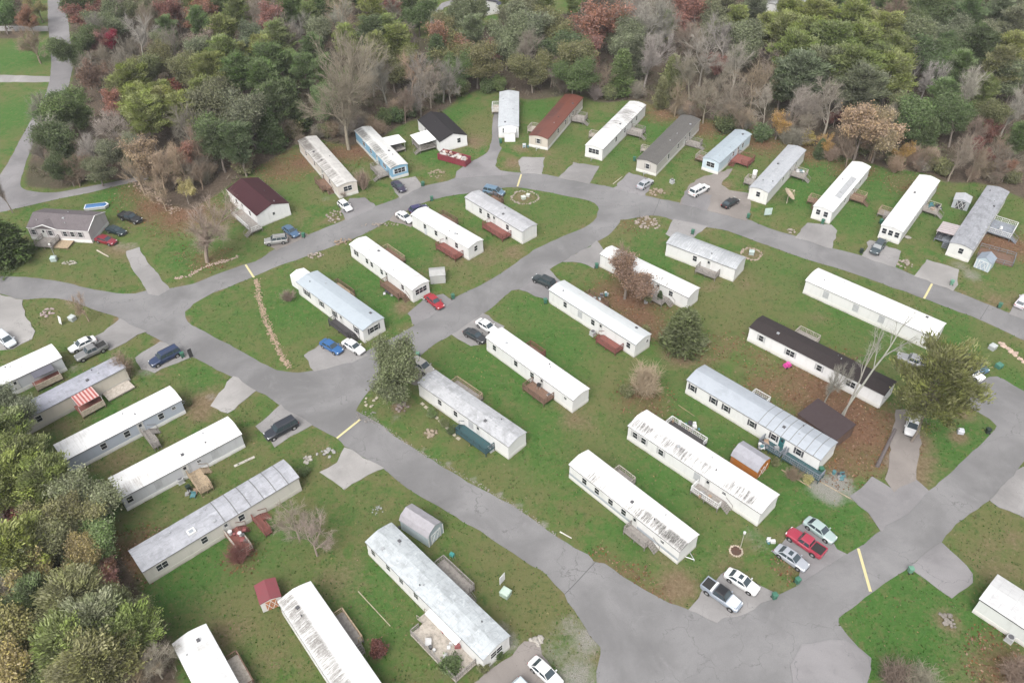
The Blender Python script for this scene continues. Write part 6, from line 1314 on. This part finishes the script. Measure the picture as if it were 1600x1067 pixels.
WORDS = {'pine': 'olive-green pine', 'ypine': 'yellow-green pine', 'olive': 'dull olive tree', 'dark': 'dark green tree', 'green': 'mid-green tree', 'ggreen': 'grey-green tree', 'grey': 'leafless grey tree', 'lgrey': 'leafless pale grey tree', 'tan': 'leafless tan tree', 'brown': 'leafless brown tree', 'pinkgrey': 'leafless pinkish tree',
 'rust': 'rust-leaved tree', 'rred': 'dull red tree', 'crimson': 'crimson tree', 'dred': 'dark red tree', 'orange': 'orange-leaved tree', 'yellow': 'yellow-leaved tree', 'tanleaf': 'tan-leaved tree', 'ytan': 'yellowish tan tree', 'brownleaf': 'brown-leaved tree'}
TREES = []; rt = random.Random(77)
def plant(kind, color, x, y, h, label=None, wide=1.0, rz=None, lean=(0, 0), trunkc=None, name=None, cat='tree', group=None):
    nv = {'pine': 4, 'widepine': 3, 'bare': 4, 'bigbare': 1, 'rust': 3, 'broad': 4, 'sparse': 3, 'cedar': 3, 'bush': 3, 'brush': 2, 'oakish': 2, 'bigpine': 1, 'slim': 3}[kind]
    tm, cm, H0, bm_ = tree_mesh(kind, rt.randrange(nv)); s = h / H0
    nm = name or {'pine': 'pine_tree', 'widepine': 'pine_tree', 'bigpine': 'pine_tree', 'bare': 'bare_tree', 'bigbare': 'bare_tree', 'slim': 'bare_tree', 'rust': 'autumn_tree', 'broad': 'leafy_tree', 'sparse': 'autumn_tree', 'oakish': 'leafy_tree', 'cedar': 'cedar_tree', 'bush': 'shrub', 'brush': 'bare_shrub'}[kind]
    r = empty(nm, (x, y, -.05), rt.uniform(0, 6.28) if rz is None else rz); r.scale = (s * wide, s * wide, s); r.rotation_euler = (Matrix.Rotation(lean[1], 3, 'Y') @ Matrix.Rotation(lean[0], 3, 'X') @ Matrix.Rotation(r.rotation_euler[2], 3, 'Z')).to_euler()
    c = PAL[color] if isinstance(color, str) else color; j = rt.uniform(.86, 1.16); c = tuple(min(1, q * j * rt.uniform(.95, 1.05)) for q in c)
    bare = kind in ('bare', 'bigbare', 'brush', 'slim')
    for me, nn in ((tm, 'trunk' if kind not in ('bush', 'brush') else 'stems'), (cm, 'crown'), (bm_, 'branches')):
        if me is None: continue
        o = bpy.data.objects.new(nn, me); col.objects.link(o); o.parent = r
        o.color = (*(c if nn == 'crown' or (bare and kind != 'brush') or kind == 'brush' else (trunkc or (.17, .145, .125))), 1)
    TREES.append([r, kind, color, x, y, label, cat, group]); tag(r, label, cat, group)
    return r
def T(kind, color, px, py, h, label=None, wide=1.0, **k):
    """px, py: middle of the crown in the photograph"""
    zc = h * {'pine': .66, 'widepine': .66, 'bigpine': .6, 'cedar': .45, 'bush': .5, 'brush': .5}.get(kind, .62)
    p = P(px, py, zc); return plant(kind, color, p.x, p.y, h, label, wide, **k)
# ---- trees standing among the homes
b = P(545, 234); plant('bigbare', (.23, .19, .155), b.x, b.y, 26, 'giant leafless tree with forked pale trunks behind the rust-streaked home', .88, rz=2.2, trunkc=(.4, .37, .34))
b = P(324, 410); plant('bare', 'pinkgrey', b.x, b.y, 13.5, 'wide leafless tree on the stone-edged lawn bank by the lane', 1.75, rz=1.0)
b = P(626, 633); plant('broad', (.15, .155, .092), b.x, b.y, 13, 'leaning green tree at the corner of the lane with rocks at its base', .92, lean=(0, -.15), rz=2.0)
b = P(976, 467); plant('rust', 'brownleaf', b.x, b.y, 9.2, 'brown-leaved tree leaning over the white roof of the middle home', 1.6, lean=(-.02, .05))
b = P(968, 440); plant('bare', 'tan', b.x, b.y, 9, 'thin tan twiggy tree behind the brown-leaved tree', .8)
b = P(1066, 545); plant('cedar', (.105, .128, .056), b.x, b.y, 8.6, 'broad dense evergreen standing alone between two white homes', 1.65)
b = P(1006, 615); plant('brush', 'tan', b.x, b.y, 5.2, 'low spreading leafless thicket on the lawn beside the blue-grey roof', 1.25, cat='shrub')
b = P(978, 618); plant('bush', 'olive', b.x, b.y, 2.2, 'small olive bush beside the spreading leafless thicket', 1.1, cat='shrub')
b = P(1313, 652); plant('slim', 'lgrey', b.x, b.y, 21, 'tall pale bare tree with twin trunks leaning over the black roof', 1.35, lean=(-.03, .17), rz=.5, trunkc=(.46, .42, .38))
b = P(1316, 655); plant('slim', 'lgrey', b.x, b.y, 17, 'second slim bare trunk just in front of the tall pale twin', 1.25, lean=(-.03, .09), trunkc=(.44, .4, .36))
b = P(1287, 632); plant('bare', 'grey', b.x, b.y, 9.5, 'grey leafless tree in the red leaf litter before the black-roofed home', .8)
b = P(1424, 690); plant('bigpine', (.175, .185, .075), b.x, b.y, 18, 'big wide pine overhanging the dirt drive and parked van', .76, rz=1.2, lean=(0, .0))
b = P(496, 868); plant('bare', (.21, .18, .148), b.x, b.y, 7.5, 'round leafless grey tree between the skylight home and barn shed', 1.25, cat='tree', trunkc=(.28, .25, .22))
b = P(468, 842); plant('bare', (.21, .18, .148), b.x, b.y, 7.0, 'leafless grey tree beside the deck of the skylight home', 1.2, cat='tree', trunkc=(.28, .25, .22))
T('bush', 'dred', 590, 1014, 2.4, 'round dark red shrub beside the wide landing steps', .95, cat='shrub')
T('brush', 'dred', 372, 866, 3.6, 'reddish leafless shrub in front of the cluttered red deck', .95, cat='shrub')
b = P(16, 408); plant('cedar', (.085, .125, .05), b.x, b.y, 9.5, 'big rounded evergreen on the lawn before the grey shingled house', 2.0)
T('bush', 'green', 704, 1040, 2.2, 'broad low evergreen shrub at the large weathered yard deck', 1.25, cat='shrub')
T('bush', 'olive', 757, 1040, 1.4, 'low hedge shrub at the end of the icy grey roof home', 1.2, cat='shrub'); T('bush', 'dark', 778, 1022, 1.3, 'dark hedge shrub under the end window of the icy grey roof home', 1.1, cat='shrub')
T('brush', 'brown', 1400, 1058, 3.4, 'brown leafless bramble at the bottom of the large green lawn', 1.4, cat='shrub'); T('brush', 'pinkgrey', 1440, 1066, 3.2, 'grey-brown leafless bramble beside the brown one', 1.4, cat='shrub'); T('brush', 'brown', 1590, 1052, 3.6, 'brown bramble below the home by the bright green lawn', 1.3, cat='shrub')
b = P(20, 333); plant('bare', 'grey', b.x, b.y, 11, 'slim leafless tree by the road fork beyond the grey shingled house', .6)
b = P(139, 502); plant('bare', 'tan', b.x, b.y, 7, 'thin leafless young tree on the corner lawn', .8)
b = P(1060, 555 - 35); plant('bush', 'olive', b.x - 6, b.y, 1.6, 'pale low shrub at the foot of the lone evergreen', 1.1, cat='shrub')
T('bush', 'olive', 1013, 466, 1.5, 'clipped shrub on the low deck of the middle home', 1.2, cat='shrub'); T('cedar', 'dark', 1031, 464, 2.6, 'small dark cone-shaped evergreen beside the low deck', .9, cat='shrub', name='cedar_tree')
T('brush', 'brown', 1240, 742, 2.2, 'brown leafless shrub before the teal walkway', 1.2, cat='shrub'); T('bush', 'ytan', 1262, 749, 1.5, 'yellowish shrub at the lower end of the teal walkway', 1.0, cat='shrub'); T('bush', 'olive', 1212, 722, 1.4, 'green shrub at the upper end of the teal walkway', 1.0, cat='shrub')
T('brush', 'brown', 536, 303, 1.6, 'rusty dead shrub at the end of the rust-streaked home', 1.3, cat='shrub'); T('brush', 'brown', 450, 463, 2.2, 'brown dead shrub beside the rear addition', 1.3, cat='shrub')
T('brush', 'tan', 566, 282, 4.6, 'thin leafless shrub between the rust-streaked and light blue homes', .8, cat='shrub'); T('bush', 'green', 675, 645, 1.2, 'low green shrub along the wall by the stepping stones', 1.6, cat='shrub'); T('bush', 'olive', 694, 660, 1.1, 'low olive shrub along the wall by the stepping stones', 1.6, cat='shrub'); T('bush', 'dark', 705, 672, 1.1, 'dark low shrub next to the teal deck', 1.4, cat='shrub')
T('brush', 'tan', 192, 572, 4.8, 'thin leafless sapling at the lane end of the marbled roof home', .8, cat='shrub')
T('bush', 'olive', 295, 628, 1.6, 'small green shrub at the end of the grey-blue walled home', .7, cat='shrub'); T('bush', 'green', 476, 736, 1.8, 'green shrub clump at the lane end of the skylight home', .9, cat='shrub')
# ---- named trees of the woods (crown centres read off the photograph)
W_ = [
 # upper left
 ('bare','tan',48,62,11),('rust','rust',42,26,9),('sparse','ytan',56,8,9),('bare','brown',52,70,9),('broad','dark',134,10,12),('rust','dred',157,12,11),('rust','rred',126,22,11),('bare','grey',186,16,13),('broad','ggreen',168,30,12),('bare','grey',150,40,12),('bare','pinkgrey',245,16,13),('rust','rred',275,20,12),('rust','rust',306,20,13),('pine','green',335,8,13),('pine','pine',372,18,14),('bare','grey',392,30,12),
 ('broad','dark',131,64,10),('rust','rred',155,60,9),('rust','crimson',174,64,9),('bare','lgrey',212,52,14),('pine','green',262,44,11),('pine','pine',346,52,14),('broad','ggreen',385,66,12),('bare','grey',270,74,13),('rust','pinkgrey',318,70,12),('pine','pine',352,86,14),('broad','olive',236,96,12),('bare','grey',186,102,12),('sparse','brownleaf',148,118,11),('bare','pinkgrey',170,92,10),
 ('widepine','ypine',206,126,13),('broad','olive',296,116,12),('widepine','ypine',330,112,14),('pine','green',372,112,14),('bush','dred',272,140,5),('widepine','ypine',258,164,12),('broad','green',112,170,13),('rust','rust',176,162,9),('bare','lgrey',178,196,13),('pine','pine',318,152,14),('broad','ggreen',350,172,14),('broad','ggreen',386,176,15),('bare','grey',298,194,13),('broad','dark',76,176,12),('bare','grey',62,168,11),('broad','dark',88,214,12),('bare','lgrey',86,206,12),('bare','lgrey',140,230,12),('bare','grey',60,228,9),
 ('sparse','tanleaf',218,240,13),('bare','tan',246,262,11),('bare','tan',282,250,11),('bare','brown',300,226,12),('pine','dark',338,218,13),('pine','dark',372,222,14),('broad','green',330,196,13),('rust','rust',132,250,6),('rust','rust',298,240,9),('bare','tan',250,300,8),('bare','tan',215,272,9),('sparse','ytan',288,296,6),('broad','dark',104,262,8),('broad','ggreen',150,262,8),('cedar','dark',420,205,12),('cedar','dark',455,170,13),('pine','dark',425,160,15),
 # upper middle
 ('pine','green',455,8,14),('pine','green',500,10,14),('bare','pinkgrey',405,20,13),('rust','rred',420,36,13),('bare','grey',470,44,13),('bare','tan',535,26,14),('pine','pine',432,60,14),('bare','grey',450,62,14),('pine','ypine',408,78,13),('broad','ggreen',488,60,13),('bare','lgrey',534,32,16),('pine','green',490,78,13),('pine','ypine',540,62,13),('pine','ypine',582,26,15),('pine','pine',605,52,15),('pine','ypine',620,66,14),('pine','pine',590,80,15),('pine','dark',582,54,14),('pine','green',420,100,15),('pine','green',410,130,15),('rust','rred',615,14,12),('bare','pinkgrey',600,16,13),('broad','dark',652,18,12),('cedar','dark',640,8,12),('bare','grey',640,60,11),
 ('bare','pinkgrey',578,100,15),('bare','grey',600,120,15),('broad','olive',612,98,13),('bare','tan',640,110,13),('bare','grey',660,110,13),('bare','pinkgrey',670,128,12),('bare','grey',690,120,12),('cedar','dark',684,95,12),('rust','rust',695,66,15),('bare','lgrey',702,132,8),('broad','olive',716,80,13),('broad','olive',744,92,13),('pine','ggreen',740,52,14),('rust','rred',772,78,8),('broad','ggreen',790,60,14),('cedar','dark',686,145,6),('bush','dark',620,180,4),('bush','green',600,184,4),('bush','green',760,134,4),('bush','green',780,132,4),('broad','green',710,108,11),('bare','grey',655,150,9),('bare','brown',630,160,9),('bush','dark',640,172,4),
 ('broad','ggreen',808,50,14),('broad','ggreen',826,26,15),('pine','pine',850,14,14),('broad','olive',862,44,14),('bare','grey',820,76,14),('broad','dark',868,74,13),('broad','olive',832,106,12),('rust','rust',932,36,17),('rust','rred',930,80,11),('broad','olive',905,90,13),('broad','green',895,116,12),('bare','brown',936,120,9),('cedar','green',972,118,13),('bare','lgrey',1005,40,19),('bare','grey',1028,36,18),('bare','lgrey',985,20,16),('bare','lgrey',1012,82,15),('rust','rred',1090,24,15),('cedar','ggreen',993,92,12),('cedar','olive',1050,122,11),('bare','pinkgrey',1080,60,13),('broad','ggreen',975,62,13),('bare','lgrey',1100,80,15),('bare','pinkgrey',1082,112,13),
 # upper right
 ('broad','ggreen',1110,36,14),('pine','ypine',1150,32,13),('pine','ggreen',1180,14,14),('pine','ypine',1198,44,13),('bare','lgrey',1136,62,14),('broad','ggreen',1160,72,14),('bare','lgrey',1150,98,14),('rust','rred',1122,98,8),('bare','pinkgrey',1128,130,12),('bare','pinkgrey',1105,148,12),('bare','pinkgrey',1155,150,13),('bare','brown',1180,130,13),('bare','pinkgrey',1130,172,9),('bare','brown',1165,185,8),('bush','dark',1133,192,4.5),('bush','dark',1190,208,4),
 ('widepine','ypine',1225,50,14),('widepine','ypine',1272,28,15),('widepine','ypine',1332,34,15),('widepine','ypine',1262,62,16),('widepine','ypine',1342,72,16),('widepine','pine',1300,74,16),('widepine','pine',1240,86,16),('widepine','ypine',1385,50,15),('widepine','pine',1395,86,15),('widepine','ypine',1392,116,14),('widepine','pine',1330,112,16),('widepine','ggreen',1290,108,16),('widepine','ggreen',1250,120,16),('widepine','ggreen',1345,140,15),('bare','pinkgrey',1215,100,14),('pine','dark',1225,126,14),
 ('bare','lgrey',1245,160,12),('bare','lgrey',1300,160,15),('bare','grey',1270,170,11),('sparse','orange',1218,188,8),('bush','yellow',1262,216,3.6),('sparse','orange',1293,224,6),('cedar','dark',1282,234,5),('oakish','tanleaf',1350,196,15),('rust','tanleaf',1378,204,13),('bare','tan',1338,188,13),('bare','tan',1372,210,11),('bare','pinkgrey',1395,190,11),('sparse','orange',1411,234,6.5),('rust','dred',1306,182,5),('bare','brown',1330,234,8),
 ('bare','brown',1400,18,13),('broad','dark',1438,26,15),('broad','dark',1476,20,15),('pine','dark',1512,30,16),('pine','ggreen',1560,20,16),('pine','ggreen',1585,44,16),('broad','ggreen',1446,60,14),('broad','ggreen',1490,56,14),('pine','dark',1530,70,15),('bare','grey',1436,78,12),('broad','dark',1466,92,14),('pine','green',1500,108,13),('pine','ypine',1582,80,15),('pine','olive',1560,104,15),('broad','ggreen',1588,120,13),('bare','lgrey',1450,118,12),('bare','lgrey',1505,136,14),('pine','green',1475,150,12),('broad','olive',1425,175,10),('broad','green',1448,186,12),('broad','green',1500,182,13),('broad','olive',1538,176,11),('bare','lgrey',1582,166,13),('cedar','dark',1450,215,9),('bare','brown',1520,205,9),('rust','dred',1540,205,7),('bare','pinkgrey',1498,238,12),('bare','brown',1525,250,9),('pine','green',1592,214,10),('rust','dred',1530,236,8),('bush','olive',1450,255,4),('bush','olive',1475,262,3.5),('rust','rust',1575,262,6),('bush','yellow',1545,262,4),('bare','brown',1560,240,9),
 # lower left
 ('widepine','ypine',6,628,13),('widepine','pine',34,676,13),('broad','ggreen',52,640,11),('widepine','pine',62,722,13),('widepine','ypine',40,752,14),('widepine','pine',100,752,13),('widepine','pine',12,706,14),('bare','grey',20,700,12),('broad','olive',142,790,12),('broad','ggreen',172,780,11),('broad','olive',120,800,11),('bare','grey',12,818,12),('bush','dred',56,806,6),('bush','dred',52,840,5),('pine','ypine',90,836,13),('broad','olive',140,830,11),('broad','green',165,850,10),('widepine','ypine',46,866,14),('sparse','ytan',62,900,13),('broad','olive',20,900,12),('bare','grey',40,936,11),('broad','ytan',150,880,10),('rust','brownleaf',176,872,6),('bush','rred',198,918,4.5),('bush','rust',194,888,4),('pine','dark',88,936,12),('broad','dark',62,968,12),('broad','dark',30,980,11),('widepine','olive',145,938,13),('widepine','ggreen',182,978,14),('widepine','pine',140,1008,14),('broad','olive',226,950,9),('widepine','pine',232,992,12),('broad','ytan',36,1022,13),('broad','ytan',14,1060,13),('broad','olive',96,1046,12),('widepine','olive',176,1042,14),('bare','pinkgrey',268,1030,9),('bare','tan',232,1056,10),('widepine','pine',-20,760,14),('widepine','pine',-10,880,14),
]
for k, c, px, py, h in W_:
    if py > 600: px, h = px - 32, h * .8
    t_ = T(k, c, px, py, h * rt.uniform(.94, 1.06), None, (rt.uniform(1.05, 1.25) if k not in ('cedar',) else 1.1) * (.95 if py > 600 else 1))
    if py > 600:
        for o in t_.children:
            if o.name.startswith('crown'): q = 1.4 if c not in ('ytan', 'tan', 'tanleaf') else 1.0; o.color = (o.color[0] * q, o.color[1] * q, o.color[2] * q, 1)
# ---- fill between them, where no crown was read
rf = random.Random(11); cand = []
xs = [t[3] for t in TREES]; ys = [t[4] for t in TREES]
lim = FILL = 165
tries = 0
while lim and tries < 9000:
    tries += 1
    if rf.random() < .86: x, y = rf.uniform(-185, 185), rf.uniform(170, 296)
    else: x, y = rf.uniform(-95, -30), rf.uniform(48, 100)
    if not forest_at(np.array([x]), np.array([y]))[0]: continue
    if min((x - a) ** 2 + (y - b) ** 2 for a, b in zip(xs, ys)) < 5.3 ** 2: continue
    if y < 110 and (x > -42 or x < -85): continue
    i = min(range(len(TREES)), key=lambda q: (TREES[q][3] - x) ** 2 + (TREES[q][4] - y) ** 2 + rf.random() * 60)
    k, c = TREES[i][1], TREES[i][2]
    if k in ('bush', 'brush', 'bigbare', 'bigpine', 'rust', 'sparse') or not isinstance(c, str): k, c = rf.choice((('bare', 'grey'), ('broad', 'green'), ('pine', 'pine'), ('pine', 'green'), ('bare', 'brown'), ('broad', 'ggreen')))
    if k == 'bare' and rf.random() < .55: k, c = rf.choice((('pine', 'pine'), ('pine', 'green'), ('broad', 'olive'), ('broad', 'ggreen'), ('pine', 'ypine')))
    plant(k, c, x, y, rf.uniform(10, 14) * (.8 if k == 'cedar' else 1)); xs.append(x); ys.append(y); lim -= 1
re_ = random.Random(3)
for px, py, n, sx, sy in [(300, 285, 9, 40, 14), (240, 285, 8, 40, 12), (360, 262, 6, 30, 10), (450, 222, 6, 25, 8), (520, 215, 6, 25, 8), (575, 205, 6, 25, 8), (640, 180, 7, 30, 8), (700, 150, 6, 20, 8), (860, 140, 5, 30, 6), (960, 150, 6, 40, 6), (1090, 185, 8, 40, 8), (1170, 200, 7, 40, 6), (1250, 222, 5, 30, 6), (1330, 245, 6, 40, 6), (1430, 262, 7, 40, 7), (1540, 280, 7, 40, 8), (120, 285, 5, 30, 8)]:
    for i in range(n):
        k, c = re_.choice((('brush', 'brown'), ('brush', 'pinkgrey'), ('brush', 'grey'), ('bare', 'brown'), ('bush', 'olive'), ('bare', 'pinkgrey'), ('brush', 'tan')))
        p_ = P(px + re_.uniform(-sx, sx), py + re_.uniform(-sy, sy)); plant(k, c, p_.x, p_.y, re_.uniform(2.2, 4.5) if k != 'bare' else re_.uniform(5, 9), None, 1.3)
# ---- undergrowth of the woods: uncountable brush on the forest floor
rg = np.random.default_rng(9); n = 9000; X_ = np.concatenate([rg.uniform(-185, 185, n), rg.uniform(-95, -28, 1500)]); Y_ = np.concatenate([rg.uniform(168, 292, n), rg.uniform(46, 104, 1500)])
k_ = forest_at(X_, Y_); X_, Y_ = X_[k_], Y_[k_]; Z_ = rg.uniform(.1, 1.0, len(X_)); C_ = np.stack([X_, Y_, Z_ * .6], 1)
tp = [(c * np.array((1, 1, 0)), np.array((rg.normal(0, .5), rg.normal(0, .5), 1.0))) for c in C_]
wv, wf = twigs(rg, tp, 7, 1.5, .02, .5); uo = bpy.data.objects.new('undergrowth', npmesh('undergrowth', wv, wf, M['twig'])); col.objects.link(uo); uo.color = (.155, .135, .105, 1); tag(uo, kind='stuff')
lv, lf, lt = leaves(rg, C_[::3], .26, 26, .55, .5, None, 1.2); uo = bpy.data.objects.new('undergrowth', npmesh('undergrowth', lv, lf, M['leaf'], lt)); col.objects.link(uo); uo.color = (.105, .10, .062, 1); tag(uo, kind='stuff')
# ---- every tree of the woods gets a label of its own: what it looks like and where it stands
TENS = 'nearest second third fourth fifth sixth seventh eighth ninth tenth eleventh twelfth thirteenth fourteenth fifteenth sixteenth seventeenth eighteenth nineteenth twentieth'.split()
TENS += ['twenty-' + q for q in 'first second third fourth fifth sixth seventh eighth ninth'.split()] + ['thirtieth'] + ['thirty-' + q for q in 'first second third fourth fifth sixth seventh eighth ninth'.split()]
ORD = [TENS[0] + ' to it'] + [q + ' from it' for q in TENS[1:]]
SIZE = {'bush': 'low bushy ', 'cedar': 'cone-shaped '}
lm = [(HOMES[k]['x'], HOMES[k]['y'], HOMES[k]['short']) for k in ('B1', 'B2', 'B3', 'B4', 'B5', 'B6', 'B7', 'B8', 'B9', 'B10', 'B11', 'B12', 'L1', 'L2', 'Q1', 'Q2', 'Q3', 'Q4', 'Q5', 'Q7', 'Q8', 'T1', 'T2')]
byl = {}
for t in TREES:
    if t[5]: continue
    h = min(lm, key=lambda q: (q[0] - t[3]) ** 2 + (q[1] - t[4]) ** 2)
    w_ = WORDS[t[2]].replace(' tree', ' thicket') if t[1] == 'brush' else WORDS[t[2]].replace(' tree', ' bush') if t[1] == 'bush' else WORDS[t[2]].replace(' tree', ' conifer') if t[1] == 'cedar' else WORDS[t[2]]
    byl.setdefault((w_, h), []).append(t)
for (w_, h), ts in byl.items():
    ts.sort(key=lambda t: (t[3] - h[0]) ** 2 + (t[4] - h[1]) ** 2)
    for i, t in enumerate(ts):
        lab = f"{w_} in the woods by the {h[2]}".replace("pitted ", "") + (f", {ORD[min(i, len(ORD) - 1)]}" if len(ts) > 1 else "")
        if len(lab.split()) > 15: lab = lab.replace(' in the woods by', ' beyond').replace('leafless ', 'bare ')
        tag(t[0], lab, 'shrub' if t[1] in ('bush', 'brush') else 'tree', 'trees of the woods around the park')

# ================================================================== GRASS TUFTS AND FALLEN LEAVES on the lawns (uncountable)
rg = np.random.default_rng(4); n = 190000; X_ = rg.uniform(-110, 125, n); Y_ = 46 + 160 * rg.random(n) ** 1.25
ok = ~forest_at(X_, Y_)
for q in PAVED:
    a_ = np.array(q); b_ = (X_ > a_[:, 0].min()) & (X_ < a_[:, 0].max()) & (Y_ > a_[:, 1].min()) & (Y_ < a_[:, 1].max()) & ok
    i_ = np.nonzero(b_)[0]
    if len(i_): ok[i_[in_poly(X_[i_], Y_[i_], q)]] = False
for H in HOMES.values():
    c_, s_ = math.cos(H['a']), math.sin(H['a']); dx, dy = X_ - H['x'], Y_ - H['y']; ok &= ~((abs(dx * c_ + dy * s_) < H['L'] / 2) & (abs(-dx * s_ + dy * c_) < H['W'] / 2))
X_, Y_ = X_[ok], Y_[ok]
pat = np.array([mnoise.noise((x * .35, y * .35, 1.7)) + .6 * mnoise.noise((x * 1.1, y * 1.1, 5.0)) for x, y in zip(X_, Y_)])
def near(k):
    m = np.zeros(len(X_))
    for px, py, r, s in SPL[k]:
        c = P(px, py); m = np.maximum(m, s * np.exp(-((X_ - c.x) ** 2 + (Y_ - c.y) ** 2) / (r * r) * .9))
    return m
lit_, dirt_ = near('litter'), near('dirt') + near('gravel')
def tufts(sel, size, color, name, up):
    C = np.stack([X_[sel], Y_[sel], np.full(sel.sum(), .03)], 1)
    v, f, t = leaves(rg, C, size, 1, .06, .25, np.tile(np.array((0, 0, up)), (len(C), 1)), 1.3)
    v[:, 2] = np.maximum(v[:, 2], .002 + rg.random(len(v)) * .04)
    o = bpy.data.objects.new(name, npmesh(name, v, f, M['leaf'], t)); col.objects.link(o); o.color = (*color, 1); tag(o, kind='stuff')
r_ = rg.random(len(X_)); g_ = (lit_ < .35) & (dirt_ < .5)
tufts(g_ & (pat > .12) & (r_ < .6), .17, (.064, .110, .027), 'grass', .6)
tufts(g_ & (pat < -.1) & (r_ < .6), .17, (.042, .086, .020), 'grass', .6)
tufts((dirt_ < .8) & (r_ > .86), .18, (.125, .115, .055), 'grass', .6)
tufts((lit_ > .22) & (r_ < .5), .22, (.15, .075, .045), 'fallen_leaves', .3)
tufts((lit_ > .3) & (r_ > .6), .2, (.21, .14, .095), 'fallen_leaves', .3)
tufts((r_ > .99), .16, (.20, .13, .08), 'fallen_leaves', .3)
# ================================================================== HAZE
hb = MB().box(-420, 420, -60, 520, -1.2, 112).build('haze', None); tag(hb, kind='stuff')
hm = bpy.data.materials.new('haze'); hm.use_nodes = True; hn = hm.node_tree; hn.nodes.remove(hn.nodes['Principled BSDF'])
pv = hn.nodes.new('ShaderNodeVolumePrincipled'); pv.inputs['Density'].default_value = .0001; pv.inputs['Color'].default_value = (.93, .95, 1, 1); hn.links.new(pv.outputs[0], hn.nodes['Material Output'].inputs['Volume'])
hb.data.materials.append(hm); sc.cycles.volume_bounces = 0
